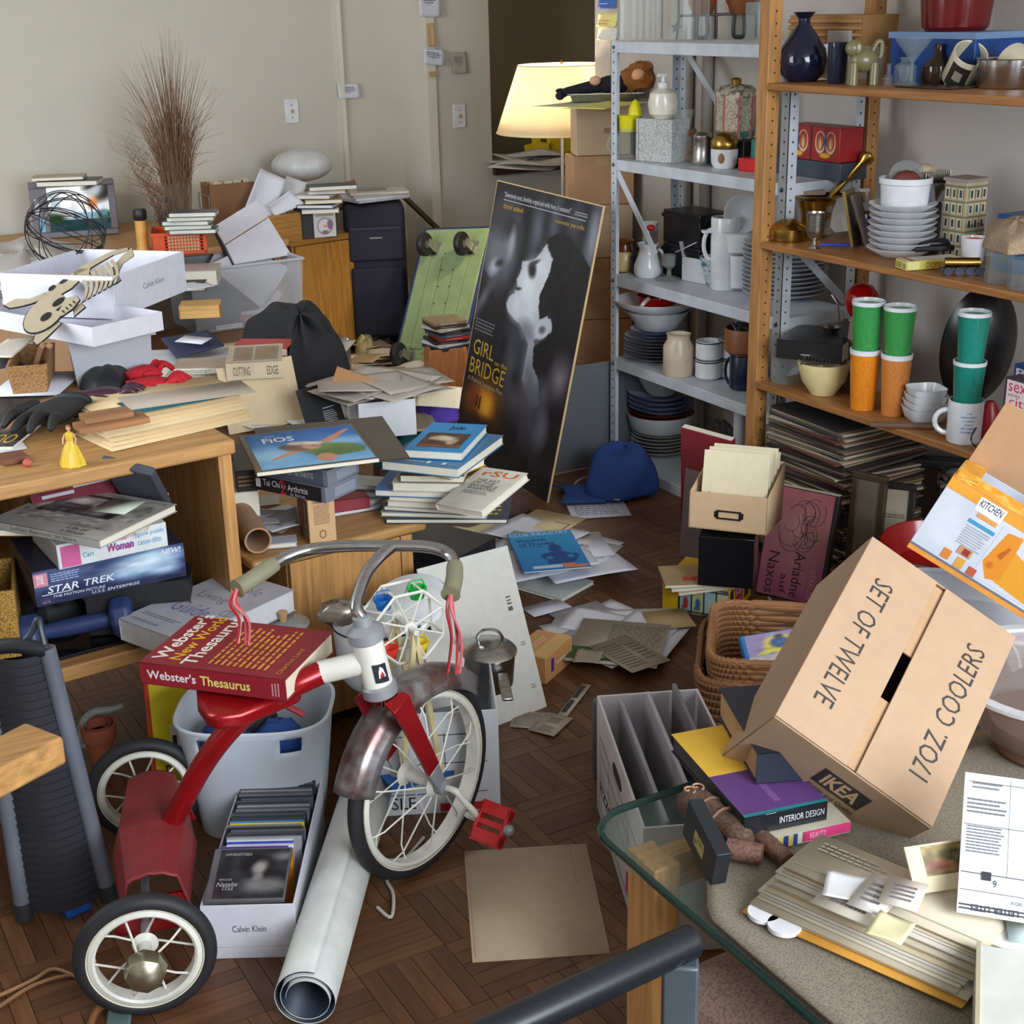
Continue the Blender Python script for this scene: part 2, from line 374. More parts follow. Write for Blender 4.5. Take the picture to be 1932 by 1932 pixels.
note(809,820,135,145,6.58,'scrap of brown tape below the tilted note',(180,150,105),rows=0,cat='tape')
note(853,880,98,138,6.595,'grey note sheet on the pillar above its light switch',(170,160,148),rows=8,ink=(120,112,104))
def noteX(py0,py1,px0,px1,lab,c,X=3.112,rows=3,ink=(200,120,60)):
    a=AX(px0,py1,X); b=AX(px1,py1,X); d=AX(px0,py0,X); w=abs(a.y-b.y); h=d.z-a.z
    t=thing('wall_note',lab,'note',Matrix(((0,0,-1,X),(-1,0,0,(a.y+b.y)/2),(0,1,0,a.z),(0,0,0,1))))
    B().grid(lambda u,v:((u-.5)*w,v*h,.003+.01*(1-v)**3),5,5).build('sheet',mat(c,.8,kind='card'),t,solid=.0005)
    if rows:
        for i in range(rows): B().box(-w*.35,h*(.2+.22*i),.014,w*(.1+.1*i),h*(.24+.22*i),.0145).build('handwriting',mat(ink),t,smooth=False)
noteX(-25,16,1132,1165,'blue postcard at the top of the bright wall beside the glass jar',(70,110,190),rows=2,ink=(200,215,235))
noteX(24,50,1130,1166,'yellow note with orange handwriting on the bright wall',(238,228,150),rows=2)
noteX(52,75,1130,1166,'white note curling below the yellow note',(225,222,214),rows=0)
# ================================================================ shelves and furniture
SH=[1.463,1.087,.695,.40,.035]; MW=mat((196,202,210),.4)
ms=thing('metal_shelf','white perforated metal shelf unit with five levels beside the lamp and boxes','shelf',TR(2.85,3.6,0))
X0,X1,Y0,Y1=2.706,2.99,3.15,4.05
for (x,y,dx,dy) in ((X0,Y1,1,-1),(X1,Y1,-1,-1),(X0,Y0,1,1),(X1,Y0,-1,1)):
    b=B(); b.box(min(x,x+dx*.034),min(y,y+dy*.002),0,max(x,x+dx*.034),max(y,y+dy*.002),1.465).box(min(x,x+dx*.002),min(y,y+dy*.034),0,max(x,x+dx*.002),max(y,y+dy*.034),1.465)
    p=b.build('post',MW,ms,world=True); h=B()
    for k in range(44):
        z=.03+k*.0325
        h.box(min(x-.0004,x+dx*.0026),y+dy*.014,z,max(x-.0004,x+dx*.0026),y+dy*.020,z+.006)
        h.box(x+dx*.014,min(y-.0004,y+dy*.0026),z,x+dx*.020,max(y-.0004,y+dy*.0026),z+.006)
    tag(h.build('slot_holes',mat((70,70,74),.8),p,world=True,smooth=False),kind='stuff')
for z in SH:
    b=B().box(X0+.003,Y0+.003,z-.036,X1-.003,Y1-.003,z)
    s=b.build('shelf_board',MW,ms,world=True,bev=.002)
    for q in (Y0+.018,Y1-.018): B().lathe([(.006,0),(.006,.003),(.002,.004)],10,TR(X0,q,z-.018)@RY(-90)).build('bolt',mat((90,92,98),.4,.6),s,world=True)
def brace(a,b): 
    a,b=Vector(a),Vector(b); x=(b-a).normalized(); n=Vector((1,0,0)) if abs(x.x)<.5 else Vector((0,1,0)); u=x.cross(n).normalized()*.012; n=n*.0015
    v=[a-u-n,a+u-n,b+u-n,b-u-n,a-u+n,a+u+n,b+u+n,b-u+n]
    return B().add(v,[(0,1,2,3),(7,6,5,4),(0,4,5,1),(1,5,6,2),(2,6,7,3),(3,7,4,0)])
brace((X0-.002+.008,Y1-.02,1.06),(X0+.006,3.79,.80)).build('brace',MW,ms,world=True)
brace((X1-.006,Y1-.03,1.43),(X1-.006,3.72,1.16)).build('brace',MW,ms,world=True)
brace((X1-.006,Y0+.03,.66),(X1-.006,3.44,.40)).build('brace',MW,ms,world=True)
brace((X0+.03,Y0+.006,.92),(X1-.03,Y0+.006,.72)).build('brace',MW,ms,world=True)
# oak-coloured pine shelf unit
WS=[1.368,.934,.523,.05]; WX0,WX1,WY0,WY1=2.62,3.044,2.0,3.19
PINE=mat((176,126,72),.5,0,'wood','z'); PINEB=mat((158,106,56),.45,0,'wood','y')
ws=thing('wooden_shelf','pine wood shelf unit with drilled posts standing right of the metal shelf','shelf',TR(2.8,2.57,0))
for i,(x,y) in enumerate(((WX0,WY1-.044),(WX1-.044,WY1-.044),(WX0,WY0),(WX1-.044,WY0))):
    p=B().box(x,y,0,x+.044,y+.044,1.79).build('post',PINE,ws,world=True,bev=.002); h=B()
    for k in range(54):
        z=.05+k*.032; h.lathe([(.0032,0),(.0032,.0008)],8,TR(x+.022,y-.0006,z)@RX(-90))
    tag(h.build('peg_holes',mat((60,36,18),.8),p,world=True,smooth=False),kind='stuff')
for y in (WY1-.043,WY0+.012):
    for z in (.25,1.72): B().box(WX0+.044,y,z,WX1-.044,y+.006,z+.045).build('rung',PINEB,ws,world=True)
for z in WS: B().box(WX0-.004,WY0-.02,z-.02,WX1-.104,WY1-.046,z).build('shelf_board',PINEB,ws,world=True,bev=.003)
# desk on the left, open shelf below
dk=thing('desk','oak desk with open lower shelf at left under gloves and folders','desk',TR(.885,2.73,0)@RZ(4.2))
for n,a in (('desk_top',(-1.5,0,.718,0,.75,.75)),('side_panel',(-.036,.015,0,-.006,.72,.718)),('back_panel',(-.6,.70,.33,-.036,.72,.718)),('divider_panel',(-.62,.32,.36,-.60,.70,.718))):
    B().box(*a).build(n,{'d':OAK,'s':OAKZ,'b':OAKZ}[n[0]] if n!='divider_panel' else OAKZ,dk,bev=.006 if n=='desk_top' else .002,seg=3)
B().box(-1.5,.02,.30,-.036,.70,.332).build('lower_shelf',OAK,dk,bev=.003)
B().box(-1.5,.06,.332,-.04,.69,.340).build('black_glass_sheet',mat((22,22,26),.08),dk,bev=.002)
mc=thing('low_cabinet','low oak cabinet with rounded top right of the desk under piled books','cabinet',TR(.905,2.752,0)@RZ(3.6))
B().box(0,0,.435,.44,.60,.46).build('cabinet_top',OAK,mc,bev=.008,seg=3)
c=B().box(.09,.03,.03,.405,.58,.435).build('carcass',OAKZ,mc)
B().box(.092,.012,.03,.372,.03,.43).build('door',OAKZ,mc,bev=.0015); B().box(.375,.012,.03,.405,.03,.43).build('side_strip',OAKZ,mc,bev=.0015)
B().box(0,.3,0,.02,.58,.435).build('side_panel',OAKZ,mc); B().box(.11,.05,0,.385,.56,.03).build('plinth',mat((80,54,32),.6),mc)
# storage furniture against the far wall
bc=thing('side_cabinet','golden oak cabinet with a plain front panel left of the suitcase','cabinet',TR(2.70,6.27,0)@RZ(11))
B().box(-.34,0,.02,0,.5,.545).build('carcass',mat((176,124,52),.5,0,'wood','z'),bc,bev=.002); B().box(-.33,-.018,.02,0,0,.54).build('front_panel',mat((190,132,54),.5,0,'wood','z'),bc,bev=.002)
B().box(-.36,-.02,.545,0,.5,.572).build('cabinet_top',mat((186,130,54),.45,0,'wood','x'),bc,bev=.002); B().box(-.3,.02,0,-.02,.46,.02).build('plinth',DARK,bc)
bt=thing('side_table','low wooden side table under the television against the left wall','table',TR(1.5,6.2,0))
B().box(-1.1,-.3,.60,.74,.65,.63).build('table_top',OAK,bt,bev=.002)
for x in (-1.05,.68):
    for y in (-.26,.58): B().box(x,y,0,x+.05,y+.05,.60).build('leg',OAKZ,bt)
ct=thing('coffee_table','low brown table buried under papers and boxes behind the desk','table',TR(1.55,4.0,0))
B().box(-.5,-.52,.455,.06,.42,.48).build('table_top',mat((96,64,40),.5,0,'wood','x'),ct,bev=.002)
for x in (-.48,0):
    for y in (-.5,.36): B().box(x,y,0,x+.045,y+.045,.455).build('leg',mat((90,60,38),.5,0,'wood','z'),ct)
tk=thing('trunk','brown trunk with metal corners below the clear plastic bin','trunk',TR(1.9,5.62,0)@RZ(3))
B().box(-.48,-.34,.01,.32,.30,.295).build('body',mat((128,92,60),.6),tk,bev=.004)
B().box(-.485,-.345,.25,.325,.305,.30).build('lid',mat((120,86,56),.55),tk,bev=.004)
for x in (-.47,.31): B().ball((x,-.335,.285),.02).build('metal_corner',STEEL,tk); B().box(x-.008,-.35,.02,x+.012,-.343,.27).build('metal_edge',STEEL,tk)
# glass table in the right foreground
GT=.45
gt=thing('glass_table','glass topped wooden table in the right foreground under the cardboard box','table',TR(1.5,1.0,0))
r=.07; pts=[(.975+r*(1-math.cos(a)),1.53-r*(1-math.sin(a))) for a in [i*math.pi/16 for i in range(9)]]
pts=pts+[(2.2,1.53),(2.2,.3),(.975,.3)]
gl=mat((96,124,116),.04,0,'film',.15); gl2=gl
B().prism(pts[::-1],GT-.014,GT).build('glass_top',gl,gt,world=True,bev=.003)
eg=B(); n=len(pts)
eg.tube([(x,y,GT-.007) for x,y in [(.9755,.32)]+pts[:9]+[(2.19,1.53)]],.0058,8); eg.build('glass_edge',mat((16,46,42),.12),gt,world=True)
B().box(1.00,1.38,.0,1.045,1.45,GT-.016).build('leg',OAKZ,gt,world=True,bev=.003); B().box(1.00,.42,.0,1.045,.49,GT-.016).build('leg',OAKZ,gt,world=True,bev=.003)
B().box(2.1,1.38,.0,2.15,1.45,GT-.016).build('leg',OAKZ,gt,world=True,bev=.003); B().box(1.045,1.40,GT-.075,2.1,1.43,GT-.016).build('apron',OAK,gt,world=True,bev=.002)
run=B(); rnd=random.Random(5)
def runner(u,v):
    x=.979+u*1.15; y=.33+v*1.05; e=min(u*8,1)
    return (x+.02*(1-v)*u*0+ .11*max(0,(v-.86)/.14)*(1-u),y,GT+.008+.003*math.sin(u*23)*math.sin(v*9)*e)
ru=run.grid(runner,60,40).build('table_runner',mat((140,130,114),.95,0,'speck',(112,103,90),1.6),None,solid=.006)
tag(ru,'thick grey beige woven cloth laid on the glass table','tablecloth')
st=thing('stool','pink beige knitted footstool partly hidden under the glass table','stool',TR(1.3,.85,0))
bm=B(); bm.box(-.28,-.5,.05,.5,.53,.28); bm.build('cushion',mat((186,158,146),.95,0,'speck',(156,128,118),.8),st,bev=.06,seg=5)
for x in (-.25,.42):
    for y in (-.42,.36): B().lathe([(.015,0),(.02,.06)],12,TR(x,y,0)).build('leg',mat((90,60,40)),st)
# chair arms cut by the picture's edges
tb=thing('tubular_chair','black tubular chair arm crossing the bottom edge','chair',TR(.8,1.15,0))
a,b=A(1308,1774,.52),A(905,1962,.52); d=(b-a).normalized()
B().tube([a,a+d*.004,b+d*.25],[.019,.0215,.0215],18).build('arm',mat((24,28,34),.3),tb,world=True,bev=.003)
q=a+d*.03; B().box(-.014,-.02,-.50,.03,.02,-.012,TR(q.x,q.y,.52)@RZ(-35)).build('leg',mat((70,76,82),.35),tb,world=True,bev=.004)
q=b+d*.22; B().box(-.015,-.02,-.52,.03,.02,-.012,TR(q.x,q.y,.52)@RZ(-35)).build('leg',mat((70,76,82),.35),tb,world=True,bev=.004)
wa=thing('armchair','wooden chair arm reaching in at the left edge','chair',TR(.2,1.95,0))
a=A(78,1372,.62); M=Matrix.Translation(a)@RZ(26)
B().box(-.5,-.075,-.03,0,0,.0).build('arm',OAK,wa,world=True,bev=.004,M=None) if False else B().box(-.5,-.05,-.045,0,.035,0,M).build('arm',OAK,wa,world=True,bev=.006)
B().box(-.32,-.03,-a.z,-.27,.015,-.045,M).build('leg',OAKZ,wa,world=True)
# ================================================================ object builders
def book(label,f,t,col,pages=PAGES,spine='L',top=(),side=None,name='book',cat='book',group=None,cv=.002,inset=.003,rough=.4,pic=None):
    M,w,h,t=FRM(f,t); o=thing(name,label,cat,M,group); m=col if not isinstance(col,tuple) else mat(col,rough)
    b=B().box(-w/2,-h/2,0,w/2,h/2,cv).box(-w/2,-h/2,t-cv,w/2,h/2,t)
    x0,x1,y0,y1=-w/2+inset,w/2-inset,-h/2+inset,h/2-inset
    if spine=='L': b.box(-w/2,-h/2,0,-w/2+cv,h/2,t); x0=-w/2+cv
    if spine=='R': b.box(w/2-cv,-h/2,0,w/2,h/2,t); x1=w/2-cv
    if spine=='B': b.box(-w/2,-h/2,0,w/2,-h/2+cv,t); y0=-h/2+cv
    if spine=='T': b.box(-w/2,h/2-cv,0,w/2,h/2,t); y1=h/2-cv
    b.build('cover',m,o,bev=min(.0008,cv*.3),seg=1); B().box(x0,y0,cv,x1,y1,t-cv).build('page_block',pages,o,smooth=False)
    d=(w,h,t)
    if pic: top=list(top)+[]; pic[0].build(o,facem('T',*d)[0]@TR(pic[1]*w,pic[2]*h,.0001),pic[3]*w,pic[4]*h,'cover_picture')
    if top: put(o,d,'T',top)
    for k,v in (side or {}).items(): put(o,d,k,v)
    return o
def mag(label,f,col,t=.006,**k):
    return book(label,f,t,col,cv=.0006,inset=.0005,name=k.pop('name','magazine'),cat=k.pop('cat','magazine'),rough=.3,**k)
SN=[0]
def sheet(label,f,c=(214,214,222),bend=.0,items=(),group=None,name='paper_sheet',cat='paper',th=.0004,fold=0):
    M,w,h,_=FRM(f,th); SN[0]+=1; ph=SN[0]*1.7
    def fn(u,v): return ((u-.5)*w,(v-.5)*h,bend*(math.sin(u*2.6+ph)*math.cos(v*2.2+ph*.7)+1)+fold*abs(u-.5)**2*4)
    n=8 if bend or fold else 1
    o=tag(B().grid(fn,n,n).build(name,mat(c,.75,kind='card') if isinstance(c,tuple) else c,None,solid=th),label,cat,group); o.matrix_basis=M
    if items: put(o,(w,h,bend*2+fold+th),'T',items)
    return o
def scatter(label,group,poly,z,n,size,cols,seed=1,dz=.0012,bend=.006,rows=0,cat='paper',name='paper_sheet',dzi=None):
    rnd=random.Random(seed); xs=[p[0] for p in poly]; ys=[p[1] for p in poly]; k=0
    while k<n:
        x,y=rnd.uniform(min(xs),max(xs)),rnd.uniform(min(ys),max(ys))
        if not inp(x,y,poly): continue
        s=rnd.uniform(.75,1.1); c=rnd.choice(cols)
        it=[('##%d'%rnd.choice((6,9,12)),.12,.15,.7,.65,tuple(int(q*.62) for q in c))] if rows and rnd.random()<rows else ()
        sheet(label,(x,y,z+dz*(k+1),rnd.uniform(-70,70),size[0]*s,size[1]*s),c,0 if it else bend,it,group,name,cat); k+=1
def carton(label,f,t,m,th=.004,flaps=(),name='cardboard_box',cat='box',closed=False,side=None,flare=0,group=None,inner=None):
    """box from the frame of its rim; flaps: (side, length, angle up from outward horizontal)"""
    M,w,h,t=FRM(f,t) if not (len(f)==4 and isinstance(f[0],Matrix)) else f
    o=thing(name,label,cat,M,group); b=B()
    if closed: b.box(-w/2,-h/2,0,w/2,h/2,t)
    else: b.openbox(w,h,t,th,flare)
    b.build('body',m,o,bev=.002 if closed else .0008)
    for s,l,a in flaps:
        n={'F':(w,h,0),'R':(h,w,90),'K':(w,h,180),'L':(h,w,270)}[s]; q=RZ(n[2])@TR(0,-n[1]/2-flare,t)@RX(-a)
        B().box(-n[0]/2+.003,-l,-.0025,n[0]/2-.003,0,0,q).build('flap',m,o,bev=.0006)
    for k,v in (side or {}).items(): put(o,(w,h,t),k,v)
    o['dims']=(w,h,t); return o
def lat(name,label,cat,px,yb,z,prof,m,th=0,n=28,group=None,solid=False,at=None,sx=1,root=False,part='body',tilt=None,dz=0):
    """turned object: prof = (radius, height) in picture units measured at its own distance"""
    p=A(px,yb,z); s=dep(p)/F; rr=ray(px,yb-max(h for _,h in prof)/2); ce=math.hypot(rr[0],rr[1])/np.linalg.norm(rr)
    P=[(r*s,h*s/ce) for r,h in prof]
    if at is None: c=on(px,yb,z,P[0][0]) 
    else: c=Vector(at)
    c=c+Vector((0,0,dz))
    if th: 
        t=th*s; P=P+[(max(r-t,0.0002),h) for r,h in P[::-1] if h>t*1.2]+[(0,t+P[0][1])]
    P=[(0,P[0][1])]+P if P[0][0]>1e-6 else P
    if P[-1][0]>1e-6: P=P+[(0,P[-1][1])]
    M=Matrix.Translation(c)@RZ(YI)
    if tilt: M=M@tilt
    b=B().lathe(P,n,None,sx)
    if root:
        o=thing(name,label,cat,M,group); b.build(part,m,o)
    else: o=b.build(name,m); tag(o,label,cat,group); o.matrix_basis=M
    o['s']=s; o['top']=max(h for _,h in P); return o
def top(o): return o.matrix_basis.translation+Vector((0,0,o['top']))
def handle(o,r0,z0,z1,out,r,side=1,name='handle',m=None,ang=0,n=8):
    """loop handle on +x (picture right) or -x; measured in picture units"""
    s=o['s']; pts=[]
    for i in range(9):
        a=math.pi*i/8; pts.append((side*(r0+out*math.sin(a))*s,0,((z0+z1)/2-(z1-z0)/2*math.cos(a))*s))
    return B().tube(pts,r*s,n).build(name,m or (o.data.materials[0] if o.type=='MESH' else o.children[0].data.materials[0]),o,M=RZ(ang))
def curve(pts,n=6):
    P=[Vector(p) for p in pts]; out=[]
    for i in range(len(P)-1):
        a,b,c,d=P[max(i-1,0)],P[i],P[i+1],P[min(i+2,len(P)-1)]
        for k in range(n):
            t=k/n; out.append(.5*((2*b)+(c-a)*t+(2*a-5*b+4*c-d)*t*t+(3*b-a-3*c+d)*t**3))
    return out+[P[-1]]
def blob(name,label,cat,pts,z,h,m,group=None,seed=1,n=22,wr=.25,rnd_=.5,root=None):
    """crumpled soft heap: outline in the picture on level z, height h"""
    P=[A(x,y,z) for x,y in pts]; c=sum(P,Vector())/len(P); r=random.Random(seed); ph=[r.uniform(0,6) for _ in range(6)]
    m_=len(P); ring=[]
    for i in range(m_):
        a,b=P[i],P[(i+1)%m_]
        for k in range(4): ring.append(a.lerp(b,k/4)-c)
    v=[];f=[];nr=9;q=len(ring)
    for j in range(nr+1):
        t=j/nr; sc=math.cos(t*math.pi/2)**.75; zz=h*math.sin(t*math.pi/2)
        for i,p in enumerate(ring):
            w=1+wr*.35*math.sin(i*1.3+ph[0]+t*4)*(.3+t); zf=1+wr*(math.sin(p.x*70+ph[1])*math.cos(p.y*60+ph[2])+.5*math.sin(i*.9+ph[3]+t*7))
            v.append((p.x*sc*w,p.y*sc*w,max(zz*zf*min(1,t*3) if t>0 else 0,0)))
    for j in range(nr):
        for i in range(q): f.append((j*q+i,j*q+(i+1)%q,(j+1)*q+(i+1)%q,(j+1)*q+i))
    f.append(tuple(range(q))[::-1]); f.append(tuple(range(nr*q,nr*q+q)))
    b=B().add(v,f); o=b.build(name,m,root,sub=1)
    if root is None: tag(o,label,cat,group); o.matrix_basis=TR(*c)
    else: o.matrix_local=wm(root).inverted()@TR(*c)
    return o
def glove(label,px,py,z,yaw,L,m,seed=0,spread=1.,group=None,curl=.3,thumb=1,rx=0):
    c=A(px,py,z); o=thing('glove',label,'glove',TR(*c)@RZ(yaw+YI)@RX(rx),group)
    bm=B(); w=L*.42; prof=[]
    def ring(y,wd,ht): return [(wd/2*math.copysign(abs(math.cos(a))**.7,math.cos(a)),y,ht/2+ht/2*math.copysign(abs(math.sin(a))**.8,math.sin(a))) for a in [k*math.pi/8 for k in range(16)]]
    R=[ring(0,w*.8,.026),ring(L*.1,w*.78,.03),ring(L*.22,w*.85,.034),ring(L*.4,w,.036),ring(L*.54,w*.98,.03),ring(L*.58,w*.9,.022)]
    v=sum(R,[]); f=[]
    for j in range(len(R)-1):
        for k in range(16): f.append((j*16+k,j*16+(k+1)%16,(j+1)*16+(k+1)%16,(j+1)*16+k))
    f+=[tuple(range(16))[::-1],tuple(range(80,96))]; bm.add(v,f)
    r=random.Random(seed)
    for i,l in enumerate((.34,.42,.40,.30)):
        x=(-.36+.24*i)*w; a=(-.16+.11*i)*spread; b0=Vector((x,L*.54,.015)); P=[b0]
        d=Vector((math.sin(a),math.cos(a),0))
        for k in range(1,6): P.append(b0+d*(L*l*k/5*.98)+Vector((0,0,.012*math.sin(k/5*math.pi)*(1+r.random())-curl*.01*k/5)))
        bm.tube([(p.x,p.y,max(p.z,.011)) for p in P],[w*.115,w*.125,w*.12,w*.115,w*.10,w*.055],10)
    t0=Vector((thumb*w*.4,L*.22,.018)); bm.tube([t0,t0+Vector((thumb*w*.22,L*.10,.004)),t0+Vector((thumb*w*.36,L*.22,0)),t0+Vector((thumb*w*.38,L*.32,-.003))],[w*.15,w*.15,w*.125,w*.07],10)
    bm.build('glove_body',m,o,sub=1)
    B().lathe([(w*.42,0),(w*.43,.012),(w*.38,.014)],18,TR(0,0,.017)@RX(-90)@Matrix.Diagonal((1,.4,1,1))).build('cuff',m,o); return o
# ================================================================ left side: desk top, far tables, corner
GRYP=mat((172,178,186),.4); NAVY=(40,46,74)
# storage bin, shirt box and lid
M,w,d,t=blk((147,731,.751),(288,716,.751),90,.16)
t=.125
bn=carton('grey plastic storage bin on the desk under the white shirt box',(M,w,d,t),0,mat((178,182,190),.35,0,'film',.93),.003,name='storage_bin',cat='bin',flare=.008)
B().box(-w/2-.018,-d/2-.018,t-.012,w/2+.018,-d/2-.006,t).box(-w/2-.018,d/2+.006,t-.012,w/2+.018,d/2+.018,t).box(-w/2-.018,-d/2-.006,t-.012,-w/2-.006,d/2+.006,t).box(w/2+.006,-d/2-.006,t-.012,w/2+.018,d/2+.006,t).build('rim',GRYP,bn)
BOXW=mat((212,212,222),.6,kind='card')
zl=.878
lid=carton('white shallow open carton holding the printed shirt box on the grey bin',((-75,590,zl+.045),(197,603,zl+.045),(86,569,zl+.045)),.045,BOXW,.003,name='shallow_carton')
sb=carton('white open shirt box in a lid, wire ball and skeleton cutout in it',((32,512,zl+.112),(221,526,zl+.112),(140,466,zl+.112)),.105,BOXW,.003,name='shirt_box',side={'R':[('Calvin Klein',.38,.45,.30,.14,(120,120,135),0)]})
def trunkM(o): return o.matrix_basis
p=A(127,463,zl+.112); R_=74*dep(p)/F
wb=thing('wire_ball','black wire ball of crossing hoops resting in the white shirt box','ornament',TR(p.x,p.y,zl+.045+R_))
rnd=random.Random(4); b=B()
for k in range(13):
    q=Matrix.Rotation(rnd.uniform(0,3.1),4,'Z')@Matrix.Rotation(rnd.uniform(.3,2.8),4,'X'); rr=R_*rnd.uniform(.93,1)
    o=B().tube([(rr*math.cos(a),rr*math.sin(a),0) for a in [i*math.pi/16 for i in range(32)]],.0016,5,True,q).build('wire_hoop',mat((34,34,38),.5),wb)
# skeleton cutout
ba=A(15,652,zl+.012)-Vector((.0,.03,0)); bb=A(215,656,zl+.012)-Vector((.0,.03,0)); bd=A(15,488,zl+.125)-Vector((0,.02,0))
Mk,kw,kh,_=frame(ba,bb,bd,0,True); Mk=Mk@TR(-kw/2,-kh/2,0)
sk=thing('skeleton_cutout','flat card skeleton cutout with black outlines draped over white box','decoration',Mk)
def kp(x,y): return ((x-15)/200*kw,(654-y)/166*kh)
BONE=mat((188,174,148),.7,kind='card'); INK=mat((30,28,30),.6)
def piece(n,pts,z,dep_=.003,out=2.4):
    P=[kp(*p) for p in pts]; c=(sum(p[0] for p in P)/len(P),sum(p[1] for p in P)/len(P)); s=kw/200*out
    O=[]
    for x,y in P:
        l=math.hypot(x-c[0],y-c[1])+1e-6; O.append((c[0]+(x-c[0])*(1+s/l),c[1]+(y-c[1])*(1+s/l)))
    def ccw(Q): return Q if sum(Q[i][0]*Q[(i+1)%len(Q)][1]-Q[(i+1)%len(Q)][0]*Q[i][1] for i in range(len(Q)))>0 else Q[::-1]
    ob=B().prism(ccw(P),z,z+dep_).build(n,BONE,sk); B().prism(ccw(O),z-.0012,z+dep_*.6).build('outline',INK,ob); return ob
def ov(cx,cy,rx,ry,rot=0,n=20):
    a=math.radians(rot); return [(cx+rx*math.cos(t)*math.cos(a)-ry*math.sin(t)*math.sin(a),cy+rx*math.cos(t)*math.sin(a)+ry*math.sin(t)*math.cos(a)) for t in [2*math.pi*i/n for i in range(n)]]
sku=piece('skull',ov(106,599,34,31,-25)[:]+[],.012,.004)
piece('jaw',[(132,578),(150,574),(160,582),(154,596),(142,606),(130,610)],.013,.004)
for pts in (ov(122,583,10,6.5,-35),ov(112,607,9,7,-20),[(124,597),(132,590),(131,599)]): B().prism([kp(*p) for p in pts][::-1],.0165,.0172).build('eye_hole',INK,sku)
for k in range(4):
    x=137+k*4; y=600-k*5; B().prism([kp(*p) for p in ((x,y),(x+6,y+4),(x+7,y+2.6),(x+1,y-1.4))],.0175,.0180).build('tooth_line',INK,sku)
piece('neck_bone',[(152,590),(162,582),(172,590),(160,604)],.006); piece('shoulder_bone',[(104,628),(122,628),(134,612),(142,616),(130,634),(118,648),(108,642)],.008)
for k in range(7):
    x=136+k*8; y=556-k*4; P0=[]; P1=[]
    for q in range(7):
        t=q/6; cx=x+26*t+8*math.sin(math.pi*t); cy=y-22+46*t; P0.append((cx,cy)); P1.append((cx+4.6,cy-2.6))
    piece('rib',P0+P1[::-1],.006+.0007*k,out=1.2)
piece('pelvis',[(72,580),(84,556),(100,540),(118,522),(128,516),(148,518),(150,526),(136,540),(128,552),(108,566),(88,584),(78,586)],.004)
for pts in (ov(108,538,8,4,-35),ov(91,550,6,5,-30)): B().prism([kp(*p) for p in pts][::-1],.0075,.0082).build('hole',INK,sk)
piece('arm_bone',[(118,524),(128,512),(150,500),(176,486),(206,482),(208,486),(182,494),(156,510),(136,524),(124,530)],.004)
piece('forearm_bone',[(192,520),(200,498),(214,482),(224,498),(208,512),(206,532),(218,542),(212,548),(196,552),(190,548),(198,536)],.003)
piece('leg_bone',[(14,572),(30,563),(56,565),(70,560),(80,556),(82,566),(70,572),(50,576),(28,578)],.003)
blob('tissue','crumpled white tissue by the skeleton at the corner of shirt box','tissue',[(44,556),(52,540),(64,538),(69,550),(62,560)],zl+.05,.03,mat((220,220,230),.8),wr=.5,seed=3)
# ---- gloves and folders on the desk top
Z=.7505
BLK=mat((38,38,40),.5); GLV=mat((30,32,34),.6,bump=.2)
blob('leather_glove_pair','bunched black leather gloves against the grey bin','gloves',[(150,738),(152,722),(190,716),(200,694),(240,690),(258,702),(252,722),(235,742),(180,746)],Z,.05,GLV,wr=.04,seed=7)
RED=mat((186,24,40),.9,0,'fabric')
glove('red knit glove lying flat, fingers pointing right, beside black gloves',240,742,Z,-80,.17,RED,1,group=None)
glove('red knit glove folded upright behind the flat red glove',243,722,Z+.012,-48,.13,RED,2,.7)
glove('dark purple leather glove lying between black glove and red gloves',150,762,Z,-82,.17,mat((64,34,48),.4),3,.5)
glove('large black padded glove hanging over the front of the desk top',140,768,Z+.014,170,.26,GLV,4,1.3)
Z2=Z
def desk_sheet(lab,a,b,d,c,z=Z,**k): return sheet(lab,((*a,z),(*b,z),(*d,z)),c,**k)
desk_sheet('white sheet at the far left of the desk top above the magazine',(0,744),(124,748),(20,700),(212,212,222),Z+.0122)
desk_sheet('white envelope under the black glove at the left edge of desk',(-40,862),(40,846),(-40,826),(216,216,220),Z+.002)
pm=Pic(44,34,(40,38,40)).ell(.62,.55,.30,.34,(176,120,92),.25,20).ell(.8,.75,.2,.2,(150,98,74),.3).ell(.42,.30,.16,.13,(186,130,104),.25).ell(.38,.22,.1,.06,(60,40,36),.3).noise(8,2,9)
mag('magazine with a tanned torso and yellow letters under the black glove',((-120,838,Z+.008),(52,846,Z+.008),(-40,738,Z+.008)),(48,46,50),.007,pic=(pm,.42,.1,.57,.88),top=[('OUS',.66,.05,.28,.15,(214,176,60),180)])
rnd=random.Random(11)
for i in range(9):
    c=[(226,198,150),(220,190,144),(214,186,140),(228,204,160)][i%4]; o=rnd.uniform(-8,8)
    sheet('manila folder on the desk, '+('lowest of its fanned stack','second from the bottom of its fan','third from the bottom of its fan','fourth from the bottom of its fan','middle of the fanned stack','fourth from the top of its fan','third from the top of its fan','second from the top of its fan','topmost of its fanned stack')[i],((212-i*4+o,855-i*9,Z+.003*(i+1)),(463-i*2,788-i*7,Z+.003*(i+1)),(152-i*2+o,818-i*8,Z+.003*(i+1))),c,.0,group='manila folders on the desk',name='manila_folder',cat='folder',th=.0016)
sheet('grey file folder on top of the manila stack',((243,778,Z+.033),(468,735,Z+.033),(236,752,Z+.033)),(176,162,146),name='file_folder',cat='folder',th=.0016)
sheet('dark teal plastic folder among the manila folders',((255,785,Z+.031),(408,745,Z+.031),(240,762,Z+.031)),(28,84,92),name='file_folder',cat='folder',th=.0014)
